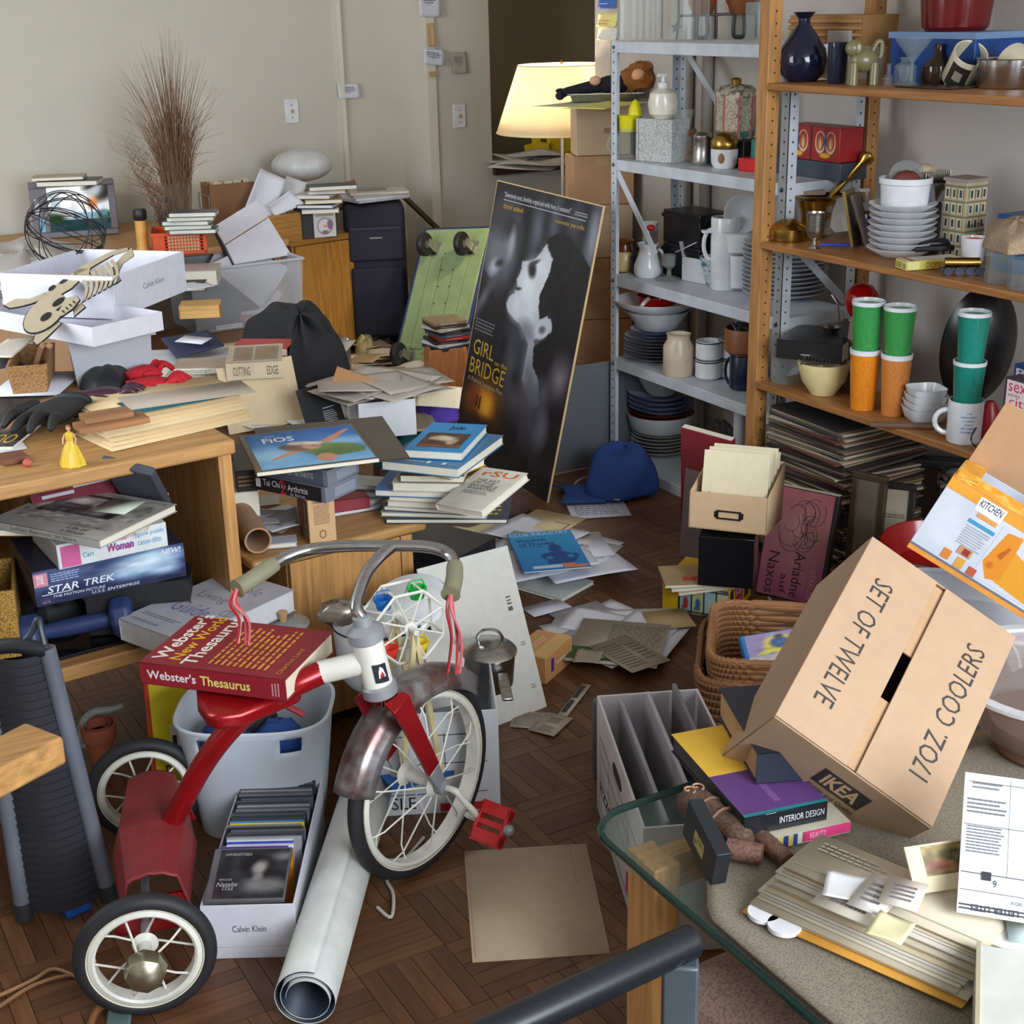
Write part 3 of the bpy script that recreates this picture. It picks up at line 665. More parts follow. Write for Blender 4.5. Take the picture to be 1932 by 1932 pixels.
for i,(a,b,d) in enumerate((((160,792),(250,776),(150,780)),((150,812),(276,786),(142,798)))):
    M,w,h,t=FRM(((*a,Z+.05-.012*i),(*b,Z+.05-.012*i),(*d,Z+.05-.012*i)),.012); o=B().box(-w/2,-h/2,0,w/2,h/2,t).build('wood_strip',mat((156,108,68),.6,0,'wood','x'),bev=.001); o.matrix_basis=M
    tag(o,('upper','lower')[i]+' brown wooden strip lying on the manila folders','wood strip')
M,w,h,t=FRM(((0,872,Z+.012),(46,860,Z+.012),(0,858,Z+.012)),.01); o=B().box(-w/2,-h/2,0,w/2,h/2,t).build('wood_strip',mat((122,72,52),.6,0,'wood','x')); o.matrix_basis=M; tag(o,'reddish brown wood strip at left edge of desk by glove fingers','wood strip')
o=B().ball((0,0,.008),.010,.009,.008,12,None,.2).build('eraser',mat((190,96,84),.7),None); p=A(53,880,Z); o.matrix_basis=TR(*p); tag(o,'pink eraser at the front of the desk below the black glove','eraser')
# plain little doll in a yellow gown
p=A(138,878,Z); s=dep(p)/F
fg=thing('figurine','tiny figurine in a long yellow gown at the front of desk','figurine',TR(p.x,p.y,Z)@RZ(YI))
YEL=mat((226,190,60),.4); SKN=mat((208,160,130),.5)
b=B(); v=[];n=24; prof=[(23,0),(22,8),(18,22),(13,36),(8,46),(6.5,50)]
for r,h in prof:
    for k in range(n):
        a=2*math.pi*k/n; q=1+.10*math.cos(a*8)*(r/23); v.append((r*s*q*math.cos(a),r*s*q*math.sin(a)*.8,h*s))
f=[(j*n+k,j*n+(k+1)%n,(j+1)*n+(k+1)%n,(j+1)*n+k) for j in range(5) for k in range(n)]+[tuple(range(n))[::-1],tuple(range(5*n,6*n))]
b.add(v,f).build('gown',YEL,fg)
B().lathe([(6.5*s,49*s),(8*s,58*s),(7.5*s,64*s),(3*s,66*s)],14).build('bodice',YEL,fg)
b=B().lathe([(2.6*s,65*s),(2.6*s,69*s)],10).ball((0,0,73.5*s),4.6*s,4.6*s,5.4*s,12); b.ball((0,-4.4*s,73*s),.9*s,.9*s,.9*s,6); b.build('head',SKN,fg)
B().ball((0,1.2*s,75*s),5.3*s,5.2*s,5.2*s,12).ball((0,5*s,73*s),3*s,3*s,3*s,8).build('hair',mat((120,78,44),.6),fg)
for sx in (-1,1):
    B().tube([(sx*8*s,0,62*s),(sx*12*s,-2*s,52*s),(sx*12*s,-6*s,44*s)],[2*s,1.8*s,1.4*s],8).build('arm',SKN,fg)
# ---- behind, left edge: basket, frame, papers
zt=.63
wk=carton('small tan wicker basket at the left edge behind the desk papers',((22,690,.83),(84,686,.83),(34,652,.83)),.08,mat((168,126,76),.7,0,'speck',(120,86,50),1.2),.006,name='wicker_basket',cat='basket',flare=.01)
for i,(x0,y0,x1,y1) in enumerate(((62,708,80,652),(78,708,93,652))):
    a,b=A(x0,y0,.752),A(x1,y1,.90); o=B().tube([a,b],.008,4).build('frame_bar',mat((150,112,78),.6,0,'wood','z')); tag(o,('left','right')[i]+' bar of bare wood leaning beside the small wicker basket','wood bar')
sheet('cream sheet lying across the small wicker basket',((0,672,.835),(50,676,.835),(-10,638,.835)),(214,206,190),.003)
sheet('black photo print at the left edge on the wicker basket',((-20,700,.80),(26,690,.80),(-20,668,.80)),(44,46,54),0,name='photo_print',cat='photo')
# far left heap on the side table
scatter('loose white paper in the heap left of the television','papers left of the television',[(-40,560),(0,470),(95,448),(150,500),(60,560)],.70,14,(.28,.21),[(212,208,206),(222,222,226),(200,196,188)],3,.003,.006,.3)
cb_=thing('cardboard_box','brown carton on the floor under the paper heap at the far left','box',TR(.76,5.5,0)); B().box(-.42,-.5,0,.36,.38,.575).build('body',KRAFT,cb_,bev=.003)
hp=blob('paper_heap','heap of crumpled papers filling the left end of the side table','papers',[(-60,590),(-60,490),(60,470),(170,490),(170,580),(60,600)],.632,.12,mat((186,182,176),.85,kind='card'),wr=.15)
for i,c in enumerate(((40,140,136),(196,170,110),(24,100,104))):
    book(('teal notebook at left edge on top of a tan book','tan book between two teal notebooks at left edge','dark teal notebook at bottom of small stack at left edge')[i],(-12,528+i*7,.80-.022*i,12+i*9,.26,.19),.02,c)
# TV
M,w,d,t=blk((66,452,.632),(226,441,.632),101,.30)
tv=thing('television','small grey tube television switched on at the left wall','television',M)
TVG=mat((112,108,114),.45)
b=B(); b.box(-w/2,-d/2,0,w/2,-d/2+.06,.026).box(-w/2,-d/2,t-.022,w/2,-d/2+.06,t).box(-w/2,-d/2,.026,-w/2+.075,-d/2+.06,t-.022).box(w/2-.032,-d/2,.026,w/2,-d/2+.06,t-.022); b.build('bezel',TVG,tv,bev=.004)
v=[(-w/2,-d/2+.06,0),(w/2,-d/2+.06,0),(w/2,-d/2+.06,t),(-w/2,-d/2+.06,t),(-w/2+.05,d/2,.0),(w/2-.05,d/2,.0),(w/2-.05,d/2,t-.07),(-w/2+.05,d/2,t-.07)]
B().add(v,[(0,4,5,1),(1,5,6,2),(2,6,7,3),(3,7,4,0),(4,7,6,5)]).build('back_housing',mat((70,68,74),.6),tv,bev=.004)
x0,x1,z0,z1=-w/2+.075,w/2-.032,.026,t-.022
tp=Pic(60,46,(150,180,190)).rect(0,.3,1,1,(225,235,240)).ell(.3,.75,.35,.3,(250,250,250),.4).rect(0,0,1,.26,(20,60,66)).ell(.85,.9,.24,.26,(40,34,26),.3).ell(.72,.62,.09,.14,(220,120,40),.4).ell(.05,.3,.2,.12,(40,70,40),.4).ell(.9,.34,.14,.1,(60,80,60),.4).rect(.4,.3,.95,.42,(90,150,180),.7).rect(.05,.45,.2,.85,(190,210,215),.8).rect(.45,.5,.65,.8,(236,236,230),.8).noise(10,3,10)
Mq=Matrix(((1,0,0,x0),(0,0,-1,-d/2+.012),(0,1,0,z0),(0,0,0,1)))
tp.build(tv,Mq,x1-x0,z1-z0,'screen',bend=lambda u,v:.010*(1-(2*u-1)**2)*(1-(2*v-1)**2),m=mat((10,10,12),.15,0,'tvglow',1.0))
B().box(x0,-d/2+.005,z0,x1,-d/2+.011,z1) and None
B().box(-w/2+.018,-d/2-.0015,t*.45,-w/2+.036,-d/2,t*.72).build('sticker',mat((190,188,180)),tv); B().box(-w/2+.03,-d/2-.0015,t*.12,-w/2+.052,-d/2,t*.36).build('sticker',mat((120,180,220)),tv)
put(tv,(w,d,t),'F',[('YOUR COUNTRY',.5,.22,.30,.07,(235,240,240))]) if False else None
zt2=.632+t
book('black video case on the television',(132,338,zt2+.026,4,.26,.15),.022,(40,40,46),name='video_case',cat='video case')
book('tan paperback on top of the black video case',(112,331,zt2+.042,8,.22,.14),.014,(176,160,140))
# flashlight, basket, tapes
fl_=lat('flashlight','orange flashlight with a black head standing right of the television','flashlight',271,474,.632,[(13,0),(12.5,3),(11,8),(10.5,56)],mat((222,166,84),.4),root=True)
B().lathe([(.0,.0)]+[(r*fl_['s'],h*fl_['s']) for r,h in ((10.5,56),(13,60),(13,72),(11,77))],20).build('head',BLACK,fl_)
M,w,d,t=blk((290,484,.632),(393,478,.632),42,.2)
ob=thing('plastic_basket','orange plastic lattice basket right of the orange flashlight','basket',M); OR=mat((206,74,28),.4)
b=B().box(-w/2,-d/2,0,w/2,d/2,.004).box(-w/2-.004,-d/2-.004,t-.012,w/2+.004,-d/2+.004,t).box(-w/2-.004,d/2-.004,t-.012,w/2+.004,d/2+.004,t).box(-w/2-.004,-d/2,t-.012,-w/2+.004,d/2,t).box(w/2-.004,-d/2,t-.012,w/2+.004,d/2,t)
b.box(-w/2,-d/2,0,-w/2+.05,-d/2+.003,t); b.box(-w/2,-d/2,0,w/2,-d/2+.003,.014).box(w/2-.016,-d/2,0,w/2,-d/2+.003,t).box(-w/2,-d/2,0,-w/2+.003,d/2,t).box(w/2-.003,-d/2,0,w/2,d/2,t).box(-w/2,d/2-.003,0,w/2,d/2,t); b.build('basket_body',OR,ob)
b=B()
for k in range(13): x=-w/2+.05+k*(w-.066)/12; b.box(x-.0016,-d/2,.014,x+.0016,-d/2+.003,t-.012)
for k in range(6): z=.014+k*(t-.026)/5; b.box(-w/2+.05,-d/2,z-.0016,w/2-.016,-d/2+.003,z+.0016)
tag(b.build('lattice',OR,ob),kind='stuff')
o=B().box(-w/2+.06,-d/2+.012,.005,w/2-.03,d/2-.06,t-.018).build('index_cards',mat((220,196,150))); o.matrix_basis=M.copy(); tag(o,'block of cream index cards inside the orange basket','cards')
for i,(c,px,yw) in enumerate((((54,70,116),352,3),((70,130,104),342,6),((92,100,120),340,-2),((60,120,100),347,5),((80,84,96),352,2))):
    book(('blue','green','grey blue','sea green','dark grey')[i]+' video case in the pile on the orange basket, '+('lowest','second from below','middle','second from top','topmost')[i],(px+14,430-i*8,.632+t+.019*(i+1)+.002,yw,.19,.10),.018,c,name='video_case',cat='video case',side={'F':[('##2',.1,.2,.5,.5,(200,205,210))]})
# vases with dried grass
def grass(lab,px,yb,n,spread,hmin,hmax,seed,c,curl=0,lean=0,r0=.012):
    p=on(px,yb,.632,.05); rnd=random.Random(seed); b=B()
    for i in range(n):
        a=rnd.uniform(0,6.28); q=rnd.random()**.7; l=rnd.uniform(hmin,hmax)*(1-.25*q); x,y=r0*math.cos(a)*q,r0*math.sin(a)*q; dx=spread*q*math.cos(a)+lean; dy=spread*q*math.sin(a)*.45; P=[]; w=rnd.uniform(-1,1); tip=rnd.random()
        for k in range(9):
            t=k/8; bend=(t**2.2); droop=.34*l*max(0,t-.72)*(tip**2)*(q+.2)*3
            P.append((x+dx*bend*l+w*.02*math.sin(t*5)+ (dx*droop*1.2)+curl*.045*t*math.sin(t*13+i*.25)*(t>.3),y+dy*bend*l,t*l-droop*.8))
        b.tube(P,[.0016]*5+[.0012,.0009,.0007,.0004],3,cap=False)
    o=b.build('dried_grass',mat(c,.8),None); o.matrix_basis=TR(*p)@RZ(YI); tag(o,lab,'dried grass',kind='stuff'); return p
VG=mat((120,124,120),.04,0,'film',.05)
grass('tall bundle of brown dried grass in the wide glass vase by wall',345,458,420,.27,.50,.96,5,(120,88,62),r0=.03)
grass('tangle of twisted reddish twigs in the slim glass vase at left',316,460,40,.12,.36,.58,9,(112,76,54),1.6,-.30)
lat('glass_vase','wide clear glass vase holding the tall dried grass','vase',345,462,.632,[(19,0),(19,20),(22,70),(27,112)],VG,1.2)
lat('glass_vase','slim clear glass vase with twisted twigs left of the wide vase','vase',312,462,.632,[(13,0),(17,18),(15,40),(9,66),(14,86)],VG,1.2)
# brown hanging files
M,w,d,t=blk((402,432,.632),(486,424,.632),80,.16)
hf=thing('file_rack','rack of brown hanging file folders against the left wall','files',M)
for k in range(7): B().box(-w/2,-d/2+k*d/7,.004,w/2,-d/2+k*d/7+.004,t-.004*(k%3)).build('hanging_folder',mat((142,104,74),.8,kind='card'),hf)
for k in range(9): B().box(-w/2+.02+(k%4)*.05,-d/2+(k//2)*d/7+.0005,t-.01,-w/2+.06+(k%4)*.05,-d/2+(k//2)*d/7+.0015,t+.012).build('label_tab',mat((206,196,170)),hf)
B().tube([(-w/2-.006,-d/2,0),(-w/2-.006,-d/2,t*.75),(-w/2-.006,d/2,t*.75),(-w/2-.006,d/2,0)],.003,6).build('wire_end',STEEL,hf)
# cabinet top: wooden box with papers, cd, books
ztc=.5725
M,w,d,t=blk((506,462,ztc),(571,454,ztc),52,.26)
wx=carton('golden wooden box full of standing papers on the side cabinet',(M,w,d,t),0,mat((178,128,60),.5,0,'wood','x'),.008,name='wooden_box')
def upright(lab,pts,c,Y,bend=.01,**k):
    P=[AY(x,y,Y+dy) for x,y,dy in pts]; b=B().grid(lambda u,v:tuple((P[0]*(1-u)+P[1]*u)*(1-v)+(P[3]*(1-u)+P[2]*u)*v+Vector((0,bend*math.sin(u*3.1+v),0))),8,8)
    return tag(b.build(k.pop('name','paper_sheet'),mat(c,.75,kind='card'),None,solid=.0008),lab,k.pop('cat','paper'),**k)
Yw=(M@Vector((0,0,0))).y
upright('tall white sheet leaning left out of the wooden box',[(462,392,0),(512,420,0),(538,338,.06),(494,318,.06)],(212,212,222),Yw-.05,.02)
upright('crumpled white sheet standing in the wooden box',[(508,402,0),(548,405,0),(578,345,.03),(545,332,.03)],(206,204,206),Yw+.0,.03)
upright('white envelope slanting out of the front of the wooden box',[(507,388,0),(519,408,0),(575,384,-.02),(548,360,-.02)],(214,214,222),Yw-.1,.012)
upright('brown cardboard flap leaning behind the book stack',[(628,404,0),(682,378,0),(668,338,.06),(622,352,.06)],(150,104,56),6.45,.004,name='cardboard_flap',cat='cardboard')
M,w,d,t=blk((571,452,ztc),(638,446,ztc),50,.14)
bo=carton('black letter tray box beside the wooden box on the cabinet',(M,w,d,t),0,mat((46,44,46),.5),.003,name='letter_tray',cat='tray',closed=True)
cp=Pic(40,44,(216,214,212)).ell(.5,.45,.34,.34,(120,80,110),.06).ell(.5,.45,.31,.31,(226,222,222),.06).ell(.74,.5,.14,.2,(140,104,132),.3).ell(.5,.2,.16,.08,(150,100,130),.3).ell(.5,.45,.05,.05,(226,120,60),.3).rect(.1,.86,.9,.95,(140,160,150),.6)
cp.build(bo,facem('F',w,d,t)[0]@TR(w*.33,.003,.004),w*.62,t*.9,'disc_sleeve')
zb=ztc+t
for i,(c,l) in enumerate((((226,222,214),'cream'),((40,76,140),'blue'),((206,190,140),'yellowed'),((196,196,200),'light grey'),((226,226,230),'white'))):
    book('%s booklet in the pile on the black letter tray, %s'%(l,('lowest','second from below','middle','second from top','topmost')[i]),(604+3*i*(-1)**i,392-i*9,zb+.02*(i+1),8*(-1)**i,.17,.14),.016,c,name='booklet',cat='booklet')
book('black device manual lying across the booklet pile',(625,348,zb+.125,14,.22,.12),.02,(44,48,54))
# white disc
p=AY(570,311,6.55); dsc=B().ball((0,0,0),.148,.148,.077,36).build('oval_globe',mat((206,208,210),.35)); dsc.matrix_basis=TR(*p); tag(dsc,'large white oval disc resting on the pile against the left wall','globe')
bk=carton('brown cardboard box on the cabinet under the white oval disc',((520,380,.74),(600,372,.74),(545,356,.74)),.165,KRAFT,.003,closed=True)
# clear plastic bin with folded white boxes
CL=mat((200,206,214),.25,0,'film',.30)
M,w,d,t=blk((372,632,.302),(572,604,.302),118,.30)
t=.27
cb=carton('clear plastic storage bin on the trunk with white folded boxes in it',(M,w,d,t),0,CL,.003,name='clear_bin',cat='bin',flare=.012)
b=B(); e=.016
b.tube([(-w/2-e,-d/2-e,t),(w/2+e,-d/2-e,t),(w/2+e,d/2+e,t),(-w/2-e,d/2+e,t)],.006,6,True); b.build('rim',mat((206,212,222),.3,0,'film',.6),cb)
put(cb,(w,d,t),'F',[('#',.18,.03,.24,.07,(206,206,206))],'label_strip')
Yb=(M@Vector((0,0,0))).y
fbx=thing('folded_carton','white flattened carton standing on a corner in the clear bin','box',TR(*AY(490,500,Yb)))
def slabq(n,pts,Y,c,th=.01,parent=None):
    P=[AY(x,y,Y+dy) for x,y,dy in pts]; nrm=(P[1]-P[0]).cross(P[3]-P[0]).normalized()*th; v=P+[p-nrm for p in P]
    return B().add(v,[(0,1,2,3),(7,6,5,4),(0,4,5,1),(1,5,6,2),(2,6,7,3),(3,7,4,0)]).build(n,mat(c,.6,kind='card'),parent,world=parent is not None,bev=.001)
slabq('upper_panel',[(422,462,0),(402,428,.02),(482,378,.06),(504,410,.03)],Yb+.02,(206,206,216),.012,fbx)
slabq('lower_panel',[(442,500,-.03),(423,464,0),(505,412,.03),(548,482,.0)],Yb+.02,(214,214,224),.012,fbx)
slabq('side_panel',[(441,503,-.032),(402,430,.02),(399,432,.028),(438,506,-.02)],Yb+.02,(60,56,60),.01,fbx)
fb2=slabq('folded_carton',[(392,500,0),(497,584,-.06),(545,505,.05),(466,466,.05)],Yb-.02,(206,208,216),.01); tag(fb2,'white flattened carton lower in the clear bin, pointing down','box')
o=slabq('folded_carton',[(392,502,0),(440,520,0),(425,455,.04),(418,452,.05)],Yb+.06,(196,190,200),.006); tag(o,'small white flap at the left end of the clear bin','box')
o=B().box(-w/2+.03,-d/2+.03,.006,-.02,d/2-.04,.15).build('cloth_bundle',mat((50,56,76),.8),bev=.03,seg=4); o.matrix_basis=M.copy(); tag(o,'dark blue folded cloth at the left inside the clear bin','cloth')
o=B().tube(curve([(-.02,-.09,.04),(.08,-.10,.05),(.17,-.08,.12)]),.02,10).build('paper_roll',mat((190,192,206),.7)); o.matrix_basis=M.copy(); tag(o,'curled roll of pale paper inside the clear bin','paper roll')
o=B().box(-.04,-d/2+.02,.006,w/2-.03,d/2-.05,.05).build('cloth_bundle',mat((168,90,96),.8),bev=.02); o.matrix_basis=M.copy(); tag(o,'red and pink cloth at the right inside the clear bin','cloth')
# things between shirt box and clear bin
book('tan wooden cigar box jutting between shirt box and clear bin',(378,571,.63,6,.14,.10),.045,(200,156,92),pages=mat((200,156,92),.6,0,'wood','x'),name='cigar_box',cat='box')
book('pile of pale ring binders left of the clear bin',(352,505,.60,5,.26,.18),.06,(196,186,184),name='binder',cat='binder')
o=book('black computer mouse pad folder left of the clear bin',(362,531,.66,3,.10,.07),.03,(28,28,32),name='card_case',cat='case')
sheet('white paper strip sticking out left of the clear bin',((350,549,.655),(395,541,.655),(348,538,.655)),(206,206,214),.003)
# suitcase and what stands by it
M,w,d,t=blk((664,660,0),(776,654,0),262,.25)
su=thing('suitcase','dark navy upright fabric suitcase between the cabinet and green dolly','suitcase',M); NV=mat((40,40,56),.8,0,'fabric')
B().box(-w/2,-d/2,.03,w/2,d/2,t).build('body',NV,su,bev=.03,seg=4); B().box(-w/2+.02,-d/2-.03,.06,w/2-.02,-d/2+.005,t*.58).build('front_pocket',NV,su,bev=.02,seg=3); B().box(-w/2+.015,-d/2-.018,t*.62,w/2-.015,-d/2+.005,t*.86).build('upper_pocket',NV,su,bev=.014,seg=3)
B().tube([(-w/2+.03,-d/2-.02,t*.845),(w/2-.03,-d/2-.02,t*.845)],.003,6).build('zip',mat((90,90,100),.4,.5),su); B().box(-.03,-d/2-.021,t*.775,.03,-d/2-.018,t*.785).build('name_plate',STEEL,su)
for x in (-w/2+.04,w/2-.04): B().lathe([(.03,-.012),(.03,.012)],16,TR(x,d/2-.03,.03)@RY(90)).build('wheel',BLACK,su)
B().tube(curve([(-.07,0,t-.005),(-.06,0,t+.012),(.06,0,t+.012),(.07,0,t-.005)]),.008,8).build('handle',DARK,su)
for i in range(4):
    p=M@Vector((.0,0,t)); 
    o=thing('magazine',('lowest','second','third','topmost')[i]+' magazine in the pile on top of the suitcase','magazine',TR(p.x+.01*i,p.y,p.z+.013+.0105*i)@RZ(8-9*i)); B().box(-.14,-.105,0,.14,.105,.010).build('cover',mat([(200,200,214),(226,226,230),(176,170,168),(206,200,190)][i],.5),o)
    put(o,(.28,.21,.01),'T',[('#',.15,.3,.5,.4,(150,140,136)),('##5',.1,.75,.7,.2,(110,100,100))])
blob('black_bag','black leather bag slumped at the foot of the suitcase','bag',[(683,655),(686,628),(705,612),(730,616),(748,640),(742,662),(705,668)],.0,.10,mat((36,36,38),.35),wr=.15)
a,b=AY(744,354,6.56),AY(824,430,6.40); o=B().tube([a,b,b+(b-a)*((b.z-.012)/(a.z-b.z))],.014,12).build('wooden_pole',mat((62,40,28),.5,0,'wood','z')); tag(o,'dark wooden pole leaning in the corner behind the suitcase','pole')
# ================================================================ lamp, boxes, poster, platform dolly
LY=5.0; p=AY(1061,300,LY); lp=thing('floor_lamp','lit floor lamp with a cream tapered shade beside the cardboard boxes','lamp',TR(p.x,LY,0))
b_=AY(955,241,LY); c_=AY(987,117,LY); zb=AY(1045,249,LY).z; zt_=AY(1060,122,LY).z
r0=(p.x-b_.x)*1.02; r1=(p.x-c_.x)*.99
B().lathe([(0.001,.0),(.14,0),(.14,.012),(.02,.03),(.0,.03)],32).build('base',CHROME,lp); B().lathe([(.008,.02),(.008,zb+.04)],16).build('pole',STEEL,lp)
sd=B(); n=48
sd.add([(r*math.cos(2*math.pi*k/n),r*math.sin(2*math.pi*k/n),z) for r,z in ((r0,zb),(r1,zt_)) for k in range(n)],[(k,(k+1)%n,n+(k+1)%n,n+k) for k in range(n)])
s_=sd.build('lamp_shade',mat((250,240,216),.9,0,'shade'),lp,solid=.0012); 
TRIM=mat((236,220,180),.8)
for r,z in ((r0,zb),(r1,zt_)): B().tube([(r*math.cos(2*math.pi*k/n),r*math.sin(2*math.pi*k/n),z) for k in range(n)],.003,6,True).build('shade_trim',TRIM,s_)
B().lathe([(0.001,zt_),(.006,zt_),(.006,zt_+.012),(0.001,zt_+.02)],12).build('finial',BRASS,lp); B().lathe([(.018,zb-.012),(.026,zb+.004),(.012,zb+.01)],16).build('socket',BRASS,lp)
bl=B().ball((0,0,zb+.10),.03,.03,.04,14).build('bulb',mat((255,226,170),.5,0,'glow',22.),lp)
l=bpy.data.lights.new('lamp_light','POINT'); l.energy=24; l.color=(1,.86,.64); l.shadow_soft_size=.04; lo=bpy.data.objects.new('lamp_light',l); S.collection.objects.link(lo); lo.location=(p.x,LY,zb+.165)
# yellow things and papers on the ledge
scatter('paper in the messy pile on the dark ledge behind the lamp','papers on the ledge',[(945,322),(945,300),(1010,282),(1075,285),(1075,312)],.776,16,(.30,.20),[(190,184,174),(206,202,198),(160,150,140)],6,.006,.012)
p=AY(1010,275,6.75); o=B().prism([(-.07,-.03),(.07,-.03),(.07,.02),(.02,.03),(.02,.10),(-.02,.10),(-.02,.03),(-.07,.02)],-.012,.012,TR(p.x-.02,6.70,.842)@RX(80)).build('yellow_bracket',mat((224,190,20),.5)); tag(o,'bright yellow plastic piece on top of the papers on the ledge','toy')
o=B().box(-.06,-.03,0,.10,.03,.09,TR(p.x+.12,6.74,.80)).build('yellow_block',mat((214,180,16),.5),bev=.01); tag(o,'yellow block beside the yellow plastic piece behind the lamp pole','toy')
# cardboard boxes left of and behind the metal shelf
def cbox(lab,cx,cy,w,d,z0,z1,m=KRAFT,yaw=0,side=None):
    o=thing('cardboard_box',lab,'box',TR(cx,cy,z0)@RZ(yaw)); t=z1-z0
    B().box(-w/2,-d/2,0,w/2,d/2,t).build('body',m,o,bev=.003); B().box(-.025,-d/2-.0008,t*.82,.025,d/2,t+.0008).build('tape_strip',mat((190,156,112),.3),o)
    if side: put(o,(w,d,t),'F',side)
    return o
TB=mat((206,178,146),.75,kind='card')
cbox('topmost plain cardboard box of the stack beside the lamp shade',3.0,4.56,.205,.15,1.046,1.235,TB,-24,side=[('3BR-G',.50,.42,.30,.10,(90,80,74))])
cbox('cardboard box second from the top beside the lamp pole',2.995,4.56,.235,.16,.865,1.044,KRAFT,-22)
cbox('cardboard box third from the top seen behind the shelf brace',3.0,4.56,.225,.16,.665,.863,TB,-25)
cbox('cardboard box fourth from the top behind the metal shelf',2.99,4.56,.235,.17,.43,.663,KRAFT,-23)
cbox('lowest cardboard box of the stack behind the grey steel sheet',2.99,4.56,.24,.17,0.0,.428,KRAFT,-23)
M,w,h,t=FRM(((1100,214,1.245),(1170,212,1.245),(1098,196,1.245)),.004); 
for i,(c,a,b,d) in enumerate((((196,204,166),(1062,199),(1120,208),(1095,188)),((222,214,120),(1110,206),(1172,210),(1120,190)))): sheet(('green','yellow')[i]+' tinted paper on the topmost cardboard box under the steel tray',((*a,1.238+.004*i),(*b,1.238+.004*i),(*d,1.238+.004*i)),c,.003)
c=Vector((AY(1140,186,4.50).x,4.50,1.243)); tr=thing('muffin_tray','shiny steel tray under the stuffed toy on the cardboard boxes','tray',TR(*c)@RZ(YI)); B().openbox(.24,.13,.028,.002,.01).build('tray',STEEL,tr); B().box(-.14,-.078,.026,-.128,.078,.029).box(.128,-.078,.026,.14,.078,.029).box(-.14,-.078,.026,.14,-.068,.029).build('rim',STEEL,tr)
FUR=mat((150,92,40),.9,0,'fabric'); DK=mat((24,24,32),.9,0,'fabric')
c=Vector((AY(1128,172,4.50).x,4.50,1.272)); ty=thing('stuffed_toy','stuffed toy in black clothes with brown furry hair lying on a steel tray','toy',TR(*c)@RZ(YI))
s=dep(c)/F
B().ball((30*s,0,14*s),34*s,20*s,17*s,16).tube([(5*s,0,13*s),(-30*s,-6*s,8*s),(-60*s,-10*s,3*s),(-66*s,-12*s,0)],[13*s,10*s,8*s,8*s],10).ball((-72*s,-12*s,-4*s),9*s,8*s,8*s,10).ball((-70*s,6*s,4*s),10*s,6*s,5*s,10).build('body',DK,ty)
B().ball((-6*s,-14*s,22*s),11*s,8*s,9*s,12).build('hand',mat((224,170,140),.6),ty)
B().ball((72*s,0,22*s),34*s,26*s,22*s,20,None,.28,4).ball((80*s,2*s,40*s),22*s,20*s,14*s,14,None,.35,5).build('hair',FUR,ty)
B().ball((74*s,-18*s,30*s),14*s,10*s,12*s,12).build('face',mat((222,160,124),.6),ty)
# poster leaning by the shelf
P_br=Vector((2.304,3.838,.002)); P_bl=Vector((2.319,4.562,.002)); P_tr=Vector((2.517,3.794,.98)); 
Mp,pw,ph,_=frame(P_bl,P_br,P_tr+P_bl-P_br,0,True)
pt=thing('poster_board','large dark mounted film poster leaning in front of the metal shelf','poster',Mp)
B().box(-pw/2,-ph/2,-.006,pw/2,ph/2,0).build('foam_board',mat((222,190,140),.7),pt)
pc=Pic(130,190,(26,27,32))
pc.ell(.62,.90,.05,.10,(70,74,84),.7).ell(.47,.88,.05,.08,(84,90,102),.8).ell(.97,.89,.05,.10,(120,126,136),.7).ell(.8,.93,.06,.06,(60,64,74),.8)
pc.ell(.16,.79,.15,.14,(104,108,118),.45).poly([(.05,.88),(.30,.90),(.30,.79),(.22,.77),(.22,.73),(.16,.69),(.10,.66),(.02,.68),(-.05,.78)],(96,98,108),.6).ell(.22,.86,.10,.045,(44,44,50),.5,-15).ell(.10,.88,.12,.06,(52,52,58),.6).ell(.25,.80,.03,.05,(140,144,152),.6).ell(.11,.70,.05,.025,(150,154,162),.6,30).ell(.16,.72,.04,.012,(52,52,58),.5,20).ell(.05,.57,.03,.07,(84,86,94),.7,-35)
pc.ell(.58,.60,.18,.16,(70,74,84),.7)
FA=[(.60,.85),(.54,.80),(.50,.775),(.45,.762),(.38,.752),(.39,.73),(.38,.705),(.36,.685),(.38,.66),(.35,.65),(.37,.64),(.32,.62),(.30,.59),(.33,.565),(.39,.55),(.46,.54),(.52,.52),(.58,.48),(.58,.36),(.70,.27),(.78,.30),(.73,.38),(.66,.43),(.62,.51),(.69,.52),(.76,.55),(.76,.60),(.66,.64),(.70,.78)]
pc.poly(FA,(168,172,182)).ell(.50,.66,.10,.09,(204,208,216),.6).ell(.44,.60,.10,.05,(190,194,202),.6).ell(.60,.72,.07,.08,(196,200,208),.6).ell(.54,.53,.07,.03,(118,122,132),.6,-20).ell(.64,.38,.07,.10,(120,124,136),.7,10)
pc.poly([(.57,.85),(.66,.88),(.77,.88),(.90,.84),(1.0,.80),(1.0,.52),(.96,.44),(.87,.42),(.73,.38),(.65,.42),(.63,.48),(.70,.52),(.77,.56),(.75,.59),(.70,.60),(.64,.58),(.61,.62),(.60,.66),(.65,.74),(.66,.79),(.60,.82)],(20,20,24)).ell(.67,.545,.06,.028,(176,180,190),.3,15).ell(.68,.55,.03,.013,(84,86,96),.4,15)
pc.ell(.49,.735,.035,.028,(34,34,40),.4,35).ell(.385,.655,.035,.006,(56,56,62),.4,10).ell(.50,.76,.05,.007,(60,60,66),.4,25)
